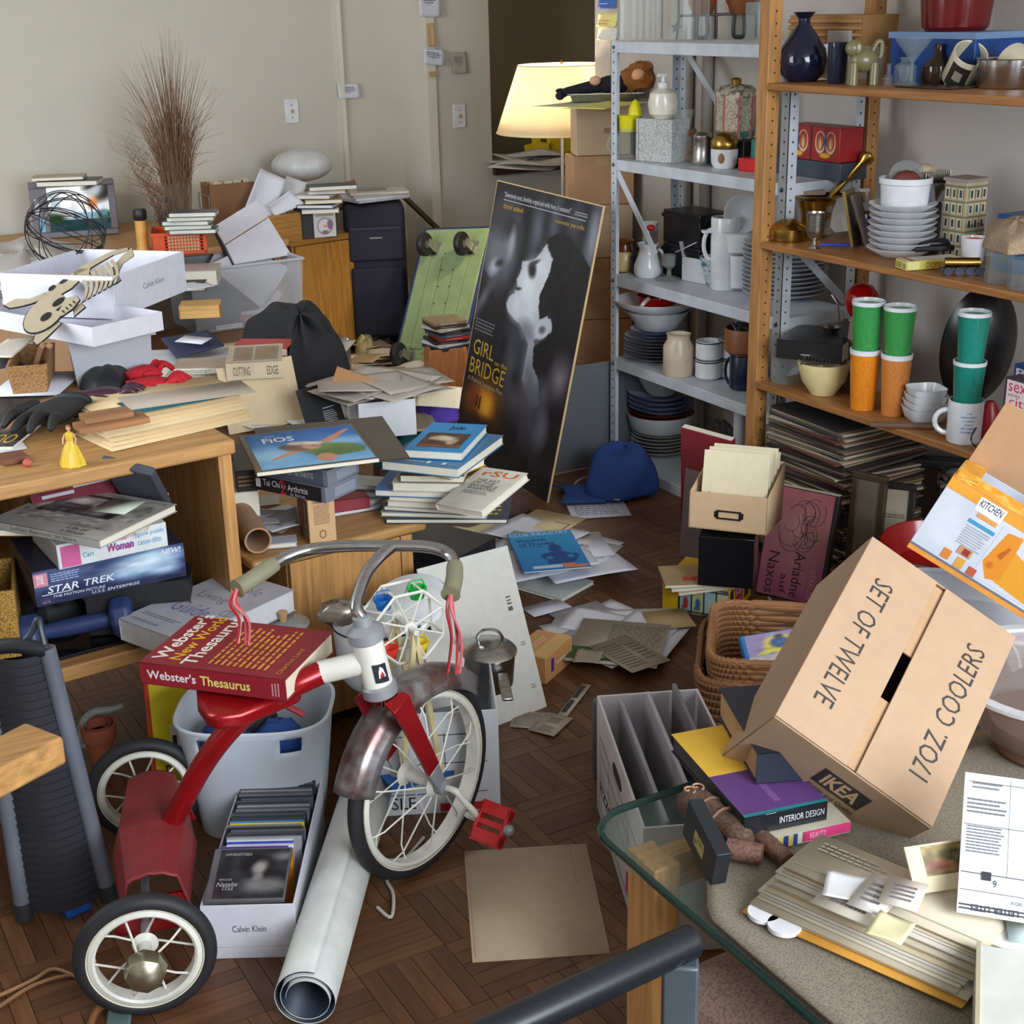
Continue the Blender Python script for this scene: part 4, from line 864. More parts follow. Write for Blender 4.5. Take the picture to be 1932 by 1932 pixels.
pc.ell(.91,.42,.07,.06,(110,104,116),.8).ell(.80,.34,.06,.06,(70,66,76),.8).ell(.82,.22,.06,.05,(104,108,122),.7).ell(.55,.28,.10,.05,(80,78,80),.8).ell(.44,.38,.06,.10,(66,68,78),.8).ell(.72,.25,.10,.10,(70,74,86),.8,20)
pc.ell(.24,.215,.13,.065,(206,126,28),.9).ell(.27,.21,.06,.04,(244,176,60),.8).ell(.12,.21,.07,.04,(120,60,20),.8).rect(.17,.19,.185,.23,(20,12,10)).rect(.20,.185,.215,.23,(20,12,10)).ell(.25,.135,.2,.025,(50,26,16),.7).noise(4,8,20)
pc.a=np.clip(pc.a*1.15,0,255); pc.build(pt,TR(-pw/2+.004,-ph/2+.004,.0003),pw-.008,ph-.008,'printed_image')
GO=(214,176,50)
put(pt,(pw,ph,0),'T',[('GIRL',.05,.372,.22,.055,GO),('on the',.29,.364,.13,.018,GO),('BRIDGE',.045,.300,.37,.058,GO),('A Patrice Leconte Film',.045,.272,.37,.016,(190,184,170)),('"Subversively erotic, fiendishly original and wildly funny. A sensation!"',.10,.945,.64,.022,(222,222,226)),('#',.10,.938,.78,.0022,(210,210,214)),('daniel auteuil',.11,.910,.2,.018,GO),('vanessa paradis',.62,.905,.26,.018,GO),('##4',.03,.455,.2,.05,(120,120,126)),('##2',.78,.948,.12,.016,(180,180,184))])
# grey steel panel on the shelf's near end
o=B().box(2.46,4.066,.004,2.985,4.069,.385).build('metal_sheet',mat((150,156,162),.35,.7,'brushed')); tag(o,'grey galvanised steel panel at the foot of the metal shelf behind the poster','panel')
# green platform dolly
D0,D1=A(750,709,.012),A(868,726,.012); D2=AY(793,427,D0.y+.32)
Md,dw,dh,_=frame(D0,D1,D2,0,True)
dl=thing('platform_dolly','green metal platform dolly with black castors standing on end','dolly',Md); GRN=mat((138,158,112),.45)
B().box(-dw/2,-dh/2,-.03,dw/2,dh/2,0).build('deck',GRN,dl,bev=.008)
r_=B(); r_.tube([(-dw/2-.004,-dh/2-.004,-.016),(dw/2+.004,-dh/2-.004,-.016),(dw/2+.004,dh/2+.004,-.016),(-dw/2-.004,dh/2+.004,-.016)],.013,8,True); r_.build('bumper',mat((36,52,104),.6),dl)
for x in (-dw*.2,dw*.2): B().box(x-.03,-dh*.3,0,x+.03,dh*.3,.006).build('rib',GRN,dl,bev=.004)
for k in range(7):
    for x in (-.03,.03): B().lathe([(.004,0),(.004,.003)],8,TR(x,-dh*.33+k*dh*.11,0)).build('rivet',mat((80,92,66),.5),dl)
for x,y in ((-dw*.30,dh*.36),(dw*.28,dh*.36),(-dw*.30,-dh*.36),(dw*.28,-dh*.36)):
    ca=B().box(x-.04,y-.03,0,x+.04,y+.035,.004).build('castor_plate',STEEL,dl,bev=.001)
    B().box(x-.02,y-.018,.004,x-.015,y+.02,.07).box(x+.015,y-.018,.004,x+.02,y+.02,.07).box(x-.02,y-.018,.004,x+.02,y+.02,.012).build('fork',mat((150,156,140),.4,.5),ca)
    B().lathe([(.001,-.014),(.05,-.014),(.054,-.008),(.054,.008),(.05,.014),(.001,.014)],28,TR(x,y-.012,.075)@RY(90)).build('castor_wheel',mat((30,30,32),.5),ca); B().lathe([(.018,-.016),(.018,.016)],16,TR(x,y-.012,.075)@RY(90)).build('hub',mat((90,92,92),.4),ca)
# wooden crate with discs in front of the dolly
M,w,d,t=blk((813,749,0),(884,744,0),86,.2)
cr=carton('small orange wood crate of video cases standing against the poster',(M,w,d,t),0,mat((184,116,66),.6,0,'wood','z'),.012,name='wooden_crate',cat='crate')
rnd=random.Random(8)
for i,c in enumerate(((56,58,66),(206,208,214),(40,40,44),(170,40,46),(70,80,96),(34,34,38),(190,186,180),(52,50,50),(140,120,100))):
    q=M@Vector((.012+rnd.uniform(-.012,.012),-.01,t-.006+.0135*i)); o=thing('video_case','%s video case in the pile on the orange wood crate'%(['slate','pale grey','black','red','grey blue','deep black','light grey','charcoal','tan'][i],),'video case',TR(*q)@RZ(rnd.uniform(-14,14)))
    B().box(-w*.46,-.075,0,w*.46,.075,.0128).build('case',mat(c,.4),o,bev=.001); put(o,(w*.92,.15,.0128),'F',[('#',.2,.25,.5,.4,tuple(min(255,q_+60) for q_ in c))])
# litter on the floor between trunk and dolly
scatter('crumpled paper on the floor between trunk and dolly','litter by the dolly',[(655,700),(690,640),(745,660),(780,730),(850,760),(720,770)],.002,26,(.24,.17),[(206,196,180),(190,170,140),(214,210,204),(176,150,116)],12,.004,.014)
sheet('mustard padded envelope with a white label on the floor by the dolly',(722,700,.13,8,.20,.15),(196,150,60),0,[('#',.28,.35,.44,.35,(206,200,190)),('#',.35,.04,.4,.14,(80,150,170))],name='envelope',cat='envelope',th=.01)
blob('torn_paper','torn yellow and white paper scraps bunched beside the trunk corner','paper',[(668,680),(672,655),(690,640),(700,655),(715,662),(705,690),(690,700)],.002,.08,mat((206,196,150),.8,kind='card'),wr=.2,seed=9)
# ================================================================ pile on the coffee table
ZC=.481
scatter('paper in the layer covering the coffee table','papers on the coffee table',[(300,760),(330,690),(560,640),(680,720),(640,820),(430,800)],ZC,12,(.28,.21),[(206,200,190),(190,176,150),(214,212,214)],21,.002,.004)
book('thick grey box file under the navy folder, behind the red gloves',(350,672,.60,4,.26,.2),.1,(196,196,206),name='box_file',cat='box')
sheet('navy blue folder lying tilted above the grey box file',((288,640,.63),(345,668,.615),(380,628,.64)),NAVY,.004,th=.003,name='folder',cat='folder')
sheet('white strip of paper across the navy blue folder',((330,644,.642),(380,650,.642),(350,632,.65)),(212,214,224),0)
for i,(c,l,x,y,w_,h_,t_) in enumerate((((206,206,212),'white',350,752,.20,.16,.03),((120,92,70),'brown',350,736,.18,.15,.02),((226,226,232),'bright white',350,722,.22,.15,.025),((190,186,176),'pale grey',365,706,.16,.13,.022),((120,140,100),'green striped',385,694,.15,.12,.018),((176,160,136),'beige',380,684,.15,.12,.02))):
    book('%s book in the leaning pile right of the grey bin, %s'%(l,('lowest','second','third','fourth','fifth','topmost')[i]),(x,y,ZC+.02+sum((.03,.02,.025,.022,.018,.02)[:i+1]),3*(-1)**i+5,w_,h_),t_,c,side={'F':[('##2',.1,.2,.7,.5,(120,120,120))]})
zz=ZC+.02
for i,(c,l,t_) in enumerate((((226,222,200),'cream',.03),((214,100,150),'light pink',.03),((206,50,120),'hot pink',.03),((190,36,50),'red',.026))):
    zz+=t_; book('%s book in the pile under the gold covered paperback'%l,(492+2*i,690-14*i,zz,-6,.18,.13),t_-.001,c,spine='R')
book('thick beige paperback with gold lettered panels on pink books',((434,684,zz+.052),(540,681,zz+.052),(425,652,zz+.052)),.05,(206,190,160),spine='B',top=[('#',.12,.12,.34,.76,(160,146,140)),('#',.5,.12,.42,.76,(160,146,140)),('THE',.15,.52,.12,.3,(196,150,70)),('ALONE',.15,.2,.12,.26,(196,150,70)),('ONE',.3,.2,.13,.6,(196,150,70)),('##7',.54,.2,.34,.6,(196,150,70))],side={'F':[('CUTTING',.12,.25,.3,.5,(110,80,66)),('EDGE',.72,.25,.2,.5,(110,80,66))]})
blob('black_coat','black cloth coat thrown in a heap behind the beige paperback','coat',[(450,650),(500,618),(560,612),(610,622),(640,660),(664,705),(655,740),(600,780),(540,790),(545,740),(545,690)],ZC,.16,mat((34,36,42),.95,0,'fabric'),wr=.12,seed=2)
def lean(lab,pts,c,th=.003,name='folder',cat='folder',items=None,m=None):
    P=[A(*q) for q in pts]; Mx,w,h,_=frame(P[0],P[1],P[2],0,True); o=thing(name,lab,cat,Mx); B().box(-w/2,-h/2,-th,w/2,h/2,0).build('board',m or mat(c,.75,kind='card'),o,bev=th*.2)
    if items: put(o,(w,h,0),'T',items)
    return o
lean('large tan folder propped upright in front of the beige paperback',((438,812,.49),(582,800,.49),(400,690,.66)),(206,184,148))
lean('black booklet with white small print propped beside the tan folder',((590,826,.49),(662,812,.49),(553,735,.62)),(30,32,36),.004,'booklet','booklet',[('##9',.50,.12,.34,.36,(170,174,178)),('#',.52,.52,.3,.02,(190,190,194)),('#',.78,.84,.08,.08,(90,92,96))])
M,w,h,t=FRM(((612,748,.60),(688,752,.60),(640,705,.66)),.004)
o=B().box(-w/2,-h/2,0,w/2,h/2,t).build('cardboard_piece',mat((170,124,84),.8,kind='card')); o.matrix_basis=M; tag(o,'torn brown cardboard piece standing behind the papers in white tray','cardboard')
wt=carton('white carton tray full of grey papers behind the judo book pile',((676,762,.60),(784,752,.60),(652,728,.60)),.10,mat((222,224,230),.6,kind='card'),.003,name='carton_tray',cat='tray')
scatter('grey sheet overflowing the white carton tray','grey sheets in the white tray',[(660,755),(650,732),(760,715),(790,735),(780,750)],.585,12,(.25,.18),[(176,166,156),(190,182,172),(160,150,142)],31,.004,.008)
sheet('cream folder leaning out behind the white carton tray',((782,768,.55),(866,770,.55),(790,728,.60)),(226,212,180),.004,name='folder',cat='folder')
blob('purple_cloth','purple cloth crumpled between white carton tray and film poster','cloth',[(783,790),(788,768),(812,762),(840,768),(866,778),(868,796),(840,800),(810,798)],.48,.06,mat((78,52,150),.9,0,'fabric'),wr=.15,seed=5)
sheet('taupe card lying below the white carton tray',((700,822,.50),(815,806,.50),(708,788,.50)),(160,140,116),.002,th=.003)
blob('teal_cloth','dark teal cloth bunched left of the judo book pile','cloth',[(690,830),(720,812),(790,806),(840,812),(830,850),(790,895),(740,900),(700,880)],.40,.09,mat((14,80,84),.9,0,'fabric'),wr=.2,seed=6)
# ================================================================ low cabinet top
ZM=.461
def tubeobj(lab,a,b,r,m,name='mailing_tube',cat='tube',th=.004):
    d=(b-a).normalized(); L_=(b-a).length; q=d.to_track_quat('Z','Y').to_matrix().to_4x4(); o=thing(name,lab,cat,Matrix.Translation(a)@q)
    B().lathe([(r-th,L_),(r,L_),(r,0),(r-th,0),(r-th,L_)][::-1],28).build('wall',m,o); return o
tubeobj('open brown cardboard tube beside the desk panel, lying on the low cabinet',A(487,1020,ZM+.032),A(428,930,ZM+.034),.030,mat((176,140,110),.75,kind='card'))
tubeobj('second brown cardboard tube standing on the floor by the desk side panel',A(462,1068,.36),A(368,960,.50)+Vector((0,0,.0)),.026,mat((150,112,80),.75,kind='card')) if False else None
M,w,d,t=blk((586,1029,ZM),(636,1019,ZM),83,.075)
gb=carton('tan upright card box with a red and green label on the low cabinet',(M,w,d,t),0,mat((206,168,122),.7,kind='card'),.003,closed=True,side={'L':[('#',.1,.04,.8,.92,(96,60,44)),('PURE',.2,.3,.22,.62,(190,60,44),90),('HERBS SOAP',.62,.05,.2,.85,(206,176,120),90),('#',.45,.05,.14,.3,(60,110,50))],'F':[('#',.12,.92,.76,.01,(120,90,60)),('##11',.2,.42,.6,.44,(140,104,70)),('O',.36,.1,.26,.2,(120,90,60))]})
zt=ZM+t+.001
M,w,d,t=blk((479,922,zt),(613,950,zt),29,.115)
for i in range(3):
    Mi=M@TR((.004,.012,-.014)[i],(0,.004,.004)[i],0)@RZ((0,2,-2)[i]); Mi.translation.z=zt+i*(t+.0008); wi=w*(1,.93,.62)[i]
    if i==2: Mi=Mi@TR(.02,0,0)
    o=thing('video_case',('bottom black tai chi video case on the tan upright box','middle grey tai chi video case on the pile under the blue magazine','small black video case on top of two larger cases')[i],'video case',Mi)
    B().box(-wi/2,-d/2,0,wi/2,d/2,t).build('case',mat((118,122,134),.4),o,bev=.001); B().box(-wi/2-.0006,-d/2-.0012,.001,wi/2-.012,-d/2+.012,t-.001).build('spine_sleeve',mat(((36,36,42),(84,90,104),(40,38,42))[i],.35),o)
    B().box(wi/2-.001,-d/2+.03,t*.2,wi/2+.0014,d/2-.012,t*.8).build('window_panel',mat((140,146,160),.3),o)
    q=[[('Tai Chi',.13,.42,.24,.4,(226,226,230)),('for',.39,.42,.07,.32,(190,190,196)),('Arthritis',.48,.36,.28,.4,(220,220,226)),('2',.37,.05,.09,.9,(190,40,50)),('Dr. Paul Lam',.52,.08,.2,.18,(200,200,206)),('#',.03,.25,.07,.55,(220,220,224))],[('TAI CHI for ARTHRITIS',.2,.35,.6,.35,(190,194,204))],[('##2',.3,.2,.5,.6,(206,206,210)),('#',.55,.55,.2,.35,(190,40,50))]][i]
    put(o,(wi,d+.0028,t),'F',q)
zt=zt+3*(t+.0008)
SKY=(70,140,196)
pf=Pic(96,72,(40,110,180)).grad((120,176,216),(22,88,164)).ell(.12,.35,.2,.2,(150,196,226),.6).ell(.85,.55,.2,.12,(130,180,216),.6)
pf.poly([(.50,.42),(.34,.34),(.14,.22),(.12,.25),(.30,.40),(.48,.52)],(196,140,110)).poly([(.62,.60),(.74,.72),(.93,.90),(.96,.88),(.82,.70),(.70,.54)],(200,140,108)).ell(.70,.36,.26,.17,(96,124,64),.15,-6).poly([(.50,.30),(.70,.40),(.98,.34),(.96,.22),(.72,.18),(.52,.20)],(84,112,54)).ell(.60,.16,.09,.11,(192,134,104),.15).ell(.44,.50,.15,.10,(126,86,66),.2,6).ell(.32,.54,.08,.07,(104,70,54),.25).ell(.53,.50,.09,.085,(196,146,118),.12,-20).ell(.52,.60,.13,.045,(212,200,192),.12,-14).ell(.41,.62,.08,.05,(196,182,174),.2,-6).ell(.55,.52,.018,.012,(60,40,36),.3).ell(.585,.46,.022,.010,(170,80,80),.3).noise(4,2,12)
mag('blue magazine with a capped figure in a green scarf, arms out',((482,893,zt+.011),(712,864,zt+.011),(452,823,zt+.011)),(96,84,66),.009,pic=(pf,.05,.03,.93,.94),top=[('FiOS',.17,.70,.27,.13,(222,232,240),0,0,.02),('##1',.2,.86,.1,.03,(206,220,232))])
book('dark brown magazine under the blue magazine with the green scarf',((470,905,zt+.001),(716,855,zt+.001),(530,815,zt+.001)),.004,(80,70,62),spine='B',name='magazine',cat='magazine')
book('black hardback with gold lettering behind the desk corner',((441,890,.60),(480,886,.60),(438,838,.60)),.05,(46,40,36),spine='B',side={'F':[('##3',.1,.2,.8,.6,(150,120,80))]})
book('white block of paper under the black hardback by the desk',((441,930,.55),(490,926,.55),(438,880,.55)),.085,(206,204,196),name='paper_block',cat='paper block')
scatter('paper scrap on the low cabinet behind the cardboard tube','scraps behind the tube',[(450,960),(530,930),(560,970),(520,1000),(480,980)],ZM+.002,9,(.11,.09),[(206,206,212),(120,118,122),(150,150,160),(190,184,170)],41,.003,.003)
book('clear plastic case lying right of the cardboard tube',(530,1018,ZM+.012,10,.07,.05),.011,(190,194,204),name='plastic_case',cat='case')
book('red book with dark spine behind the tan upright box',((600,952,.50),(690,935,.50),(590,925,.50)),.03,(134,40,50),spine='B')
book('white printed pad under the red book on the low cabinet',((625,972,.47),(712,952,.47),(610,945,.47)),.008,(196,202,222),name='pad',cat='pad')
for i in range(3): book('silver photo case in the tilted trio left of judo books, %s'%('lowest','middle','topmost')[i],(694-3*i,930-12*i,.485+.014*i,-40+12*i,.09,.07),.012,((190,196,200),(150,150,150),(176,180,176))[i],name='photo_case',cat='case')
# the judo pile
zj=ZM
JP=[('large grey album with yellow lettering at the very bottom of the judo pile',(850,952,-4,.285,.20),.012,(58,66,84),'F'),
('grey green album second from the bottom of the judo pile',(830,944,-8,.25,.18),.012,(150,158,156),'F'),
('charcoal magazine third from bottom of the judo pile',(822,938,-14,.21,.16),.012,(86,86,88),'F'),
('white thick paperback near the bottom of the judo pile',(800,930,-12,.15,.12),.017,(214,214,216),'F'),
('cream curled booklet below the bright blue hardback',(812,922,-12,.17,.13),.012,(206,196,176),'F'),
('bright blue hardback in the middle of the judo pile',(794,908,-10,.19,.14),.017,(30,110,180),'F'),
('cream paperback above the bright blue hardback',(812,896,-8,.16,.12),.022,(206,196,172),'F'),
('thin cream book with brown cover in the upper judo pile',(822,882,-7,.15,.12),.018,(120,92,72),'F'),
('yellow edged book jutting right under the two blue books',(845,870,-38,.12,.13),.018,(222,170,60),'R'),
]
for l,(x,y,yw,w,h),t,c,sp in JP:
    zj+=t; it=[]
    if 'very bottom' in l: it=[('##4',.55,.12,.40,.5,(206,190,90)),('ADVANCED MOVE',.6,.72,.3,.16,(206,190,90))]
    book(l,(x,y,zj,yw,w,h),t-.0006,c,spine='K',top=it,cv=.0016)
zj+=.024
book('large blue paperback directly under the judo book',((743,866,zj),(876,890,zj),(802,803,zj)),.023,(58,116,160),spine='K',top=[('##1',.1,.05,.42,.06,(170,190,206)),('#',.55,.05,.05,.06,(226,226,220)),('#',.75,.05,.05,.06,(226,226,220))])
zj+=.022
pj_=Pic(40,24,(70,46,34)).ell(.5,.62,.30,.18,(206,190,160),.35,-8).ell(.72,.40,.13,.16,(196,176,146),.35,30).ell(.25,.6,.13,.1,(190,160,126),.4).rect(0,0,1,.2,(120,70,44)).noise(10,4,8)
book('bright blue judo book with a photo of two wrestlers on top of pile',((774,846,zj),(880,856,zj),(808,794,zj)),.021,(36,136,196),spine='K',pic=(pj_,.14,.12,.74,.50),top=[('Judo',.42,.72,.28,.17,(24,30,44),0,0,.012)])
R1=((855,942,.548),(913,976,.548),(905,871,.585))
book('white paperback with large orange letters sliding off the judo pile',R1,.018,(214,208,196),spine='L',top=[('rSU',.18,.80,.72,.13,(206,100,50),0,0,.01),('THE ART',.2,.66,.5,.06,(96,100,104)),('OF THE',.2,.59,.46,.06,(96,100,104)),('INVISIBLE',.2,.52,.58,.06,(96,100,104)),('WARRIORS',.2,.45,.58,.06,(96,100,104)),('##3',.2,.34,.55,.09,(150,150,150))])
# ================================================================ under the desk and the left foreground
ZS=.3402
# equipment under the model kit
o=book('black flat device under the blue kit box on the desk shelf',(262,1085,.455,8,.22,.10),.113,(34,34,38),pages=mat((40,40,44)),name='device_box',cat='device')
M,w,d,t=blk((70,1146,.457),(352,1086,.457),64,.23)
kb=carton('dark blue model kit box with lettering lying over the dumbbell',(M,w,d,t),0,mat((44,46,62),.4),.002,name='kit_box',closed=True)
pk=Pic(90,24,(30,44,84)).grad((22,34,70),(40,56,104)).ell(.72,.62,.26,.32,(150,186,220),.35,6).ell(.72,.66,.19,.2,(206,224,238),.6,6).ell(.86,.35,.1,.14,(170,196,224),.6).ell(.2,.8,.3,.3,(70,80,120),.8).noise(10,2,14)
pk.build(kb,facem('F',w,d,t)[0],w,t,'box_print')
WT=(226,230,240)
put(kb,(w,d,t),'F',[('STAR TREK',.08,.32,.44,.20,WT,0,.2,.01),('#',.04,.28,.2,.02,WT),('THE MOTION PICTURE',.11,.17,.34,.07,WT,0,.1),('U.S.S. ENTERPRISE',.36,.06,.32,.08,WT,0,.2),('NEW!',.84,.76,.14,.16,WT,0,.3,.02),('#',.0,.55,.09,.38,(206,130,150)),('amt',.02,.62,.05,.26,(240,226,230),-90),('##4',.11,.62,.2,.26,(150,170,206)),('6676',.04,.06,.05,.07,(200,120,140))])
put(kb,(w,d,t),'L',[('U.S.S. ENTERPRISE',.05,.3,.9,.4,(150,150,160))])
ztop=.457+t
M2,w2,d2,t2=blk((112,1076,ztop+.001),(318,1030,ztop+.001),46,.20)
jb=carton('white jigsaw puzzle box on the blue kit box under magazines',(M2,w2,d2,t2),0,mat((222,226,228),.4),.002,name='puzzle_box',closed=True,side={'F':[('#',.03,.05,.17,.85,(206,96,150)),('Jigsaw puzzle',.70,.60,.27,.24,(40,150,190)),('casse-tête',.72,.30,.22,.22,(40,150,190)),('Wonder',.46,.66,.18,.2,(206,40,70),0,.2),('Woman',.44,.30,.24,.32,(40,90,180),0,.2,.02),('Woman',.445,.27,.24,.32,(206,40,70),0,.2,.0),('Cart',.22,.3,.1,.2,(40,150,190))]})
zz=ztop+t2+.001
for i,(l,c,t_) in enumerate((('orange and white comic at the bottom of the magazine pile above the puzzle box',(206,120,70),.008),('pale grey magazine in the middle of the pile above the puzzle box',(196,196,204),.009),('white thick catalogue under the grey photo book',(220,216,208),.012))):
    zz+=t_; mag(l,(150+6*i,972-4*i,zz,[-4,-10,0][i],.30,.21),c,t_-.0006)
pb=Pic(56,44,(150,148,144)).rect(.12,.28,.80,.92,(60,58,58)).rect(.2,.6,.5,.85,(150,146,140)).ell(.35,.7,.1,.1,(210,206,200),.4).rect(.2,.3,.45,.5,(40,38,38)).rect(.5,.35,.7,.6,(120,118,116)).rect(.1,.25,.3,.42,(30,30,32)).noise(25,5,16)
zz+=.018
book('grey photo book with black and white cover on top of the shelf pile',((-6,978,zz),(186,1026,zz),(132,912,zz)),.017,(166,164,158),spine='B',pic=(pb,.05,.2,.9,.75),top=[('The Double',.62,.20,.22,.06,(70,68,66)),('Life of',.62,.12,.18,.06,(70,68,66)),('a House',.62,.04,.2,.06,(70,68,66))],side={'F':[('Julian Barnes  in love',.2,.2,.6,.55,(110,96,80))]})
sheet('pale green note stuck on the grey photo book',((180,963,zz+.0012),(236,972,zz+.0012),(214,938,zz+.0012)),(206,214,196))
lean('red and white zigzag record sleeve leaning behind the photo book',((70,960,.62),(270,930,.62),(40,900,.71)),(120,44,58),.004,'record_sleeve','record',[('#',.0,.8,1,.08,(150,110,130)),('#',.1,.35,.3,.1,(206,206,214)),('#',.4,.5,.35,.1,(206,206,214)),('#',.2,.62,.5,.06,(206,206,214))])
lean('dark grey plastic case standing at the back of the desk shelf',((205,935,.62),(285,945,.62),(225,890,.72)),(70,72,84),.02,'plastic_case','case')
# dumbbell
a,b=A(86,1192,ZS+.03),A(206,1168,ZS+.045); d=(b-a).normalized(); db=thing('dumbbell','dark blue dumbbell on the black glass of the desk shelf','dumbbell',TR(*((a+b)/2)))
NB=mat((48,64,110),.45); Q=d.to_track_quat('Z','Y').to_matrix().to_4x4()
L_=(b-a).length
B().lathe([(.015,-.08),(.019,-.03),(.019,.03),(.015,.08)],20,Q).build('grip',NB,db)
for s in (-1,1):
    B().lathe([(.001,-.024),(.036,-.024),(.047,-.014),(.047,.014),(.036,.024),(.001,.024)],8,Q@TR(0,0,s*.095)).build('weight',NB,db,bev=.004)
blob('dark_cloth','black bag lying left of the dumbbell on the desk shelf','bag',[(25,1200),(30,1150),(80,1135),(165,1140),(170,1165),(90,1180),(60,1215)],ZS,.05,mat((36,36,40),.7),wr=.2)
wk=carton('tan woven basket at the left picture edge below the photo book',((-40,1120,.50),(24,1112,.50),(-40,1060,.50)),.15,mat((178,136,60),.8,0,'speck',(110,78,34),1.2),.006,name='woven_basket',cat='basket',flare=.005)
book('thick white paperback with lettered grey cover lying askew at desk edge',((258,1166,.405),(352,1222,.405),(428,1066,.405)),.05,(196,196,206),spine='L',pages=mat((222,222,226)),top=[('Simple',.30,.72,.5,.16,(120,130,170),0,0,-.01),('Living',.22,.52,.42,.13,(130,130,136),0,0,-.01),('Guide',.22,.30,.5,.16,(130,110,170),0,0,-.01),('CD',.80,.40,.16,.1,(150,150,150)),('##2',.1,.14,.6,.05,(150,150,156)),('A practical guide',.1,.04,.4,.05,(140,140,146))])
# slatted back stretcher
bs_=thing('back_stretcher','grey framed back stretcher with black ribbed slats leaning by desk','exercise frame',TR(.33,2.37,0)); RG=mat((98,102,112),.4)
ra,rb=A(88,1222,.55),A(206,1692,.02); la,lb=A(-32,1222,.55),A(46,1728,.01)
for p,q,n in ((ra,rb,'right'),(la,lb,'left')): 
    B().tube([p,q],.0155,14).build('side_rail',RG,bs_,world=True,bev=.002); d=(q-p).normalized(); B().lathe([(.017,-.03),(.017,.004)],14,Matrix.Translation(q)@d.to_track_quat('Z','Y').to_matrix().to_4x4()).build('foot_cap',DARK,bs_,world=True)
RIB=mat((48,48,54),.55); N_=31
for k in range(N_):
    t0=(k+1.2)/(N_+1.2); pa=la.lerp(lb,t0); pb_=ra.lerp(rb,t0); dn=(lb-la).normalized(); up=(pb_-pa).cross(dn).normalized(); up=up if up.y<0 else -up; wv=dn*.0090
    v=[];m_=10
    for i in range(m_+1):
        u=i/m_; c=pa.lerp(pb_,u)+up*(.034*math.sin(math.pi*u)-.004); v+=[c-wv,c+wv-up*.004,c+wv-up*.001,c-wv+up*.005]
    f=[]
    for i in range(m_):
        for j in range(4): f.append((i*4+j,i*4+(j+1)%4,i*4+4+(j+1)%4,i*4+4+j))
    f+=[(0,1,2,3),(m_*4+3,m_*4+2,m_*4+1,m_*4)]
    B().add(v,f).build('slat',RIB,bs_,world=True)
hp_=[A(88,1226,.548),A(60,1222,.553),A(25,1218,.556),A(-32,1224,.55)]
B().tube(curve(hp_),.014,10).build('top_bar',mat((34,36,42),.4),bs_,world=True)
B().tube(curve([A(40,1216,.558),A(58,1196,.575),A(72,1168,.60),A(78,1190,.582),A(86,1222,.553)]),.006,8).build('handle',mat((40,44,54),.4),bs_,world=True)
# yellow game board, terracotta pot, clear scoop
yb=lean('yellow board with orange and red border leaning under the desk shelf',((292,1500,.02),(372,1486,.02),(278,1288,.24)),(226,206,30),.006,'game_board','game board',[('#',.45,.30,.42,.30,(222,218,206)),('#',.50,.36,.1,.14,(40,40,40)),('#',.68,.42,.12,.1,(200,50,40)),('#',.60,.33,.08,.06,(40,40,40)),('B',.28,.12,.16,.12,(60,54,20))])
w,h=[math.dist(A(292,1500,.02),A(372,1486,.02)),0]; 
me=yb.children[0]; bb_=[Vector(c) for c in me.data.vertices[0].co[:] and [v.co for v in me.data.vertices]]; hw=max(v.x for v in bb_); hh=max(v.y for v in bb_)
B().tube([(-hw,-hh,-.003),(hw,-hh,-.003),(hw,hh,-.003),(-hw,hh,-.003)],.006,6,True).build('border',mat((206,70,30),.5),yb)
pot=lat('flower_pot','terracotta pot with a thick rim on the floor behind the trike wheel','flower pot',195,1445,.0,[(20,0),(26,40),(26,44),(32,45),(33,70)],mat((176,96,68),.7),4,root=True,sx=1)
B().lathe([(23*pot['s'],62*pot['s']),(25*pot['s'],80*pot['s']),(23*pot['s'],80*pot['s']),(21*pot['s'],62*pot['s'])],24,RX(0)).build('nested_pot',mat((170,88,70),.7),pot)
sc=thing('clear_scoop','clear plastic scoop handle sticking up from the terracotta pot','scoop',TR(*top(pot))); CP_=mat((190,200,204),.08,0,'film',.35)
s=pot['s']; B().tube(curve([(-34*s,0,-30*s),(-26*s,0,6*s),(-2*s,0,26*s),(30*s,0,30*s),(52*s,0,38*s)]),[7*s]*3*6+[6*s]*6+[4*s],8).build('handle',CP_,sc,M=RZ(YI)); B().lathe([(8*s,-44*s),(12*s,-20*s),(9*s,0)],16,TR(-30*s,0,-2*s)).build('cup',CP_,sc,M=RZ(YI))
# frosted tub
p=A(500,1545,.0); tbn=thing('frosted_tub','large frosted plastic tub with oval hand holes behind the trike','tub',TR(.80,2.50,0)@RZ(YI))
FT=mat((202,210,220),.45,0,'film',.80); n=48
def sup(a,rx,ry,e=.62): return (rx*math.copysign(abs(math.cos(a))**e,math.cos(a)),ry*math.copysign(abs(math.sin(a))**e,math.sin(a)))
H_=.255; b=B(); v=[];hole=lambda a,t:(abs(a-4.35)<.20 or abs(a-5.15)<.20) and .80<t<.93
nt=16; na=72
for j in range(nt+1):
    for k in range(na):
        t=j/nt; x,y=sup(2*math.pi*k/na,.125+.03*t,.10+.025*t); v.append((x,y,H_*t))
f=[(j*na+k,j*na+(k+1)%na,(j+1)*na+(k+1)%na,(j+1)*na+k) for j in range(nt) for k in range(na) if not hole(2*math.pi*(k+.5)/na,(j+.5)/nt)]+[tuple(range(na))[::-1]]
b.add(v,f).build('body',FT,tbn,solid=.0025); B().tube([(*sup(2*math.pi*k/na,.157,.127),H_) for k in range(na)],.004,6,True).build('rim',mat((206,212,220),.4),tbn)
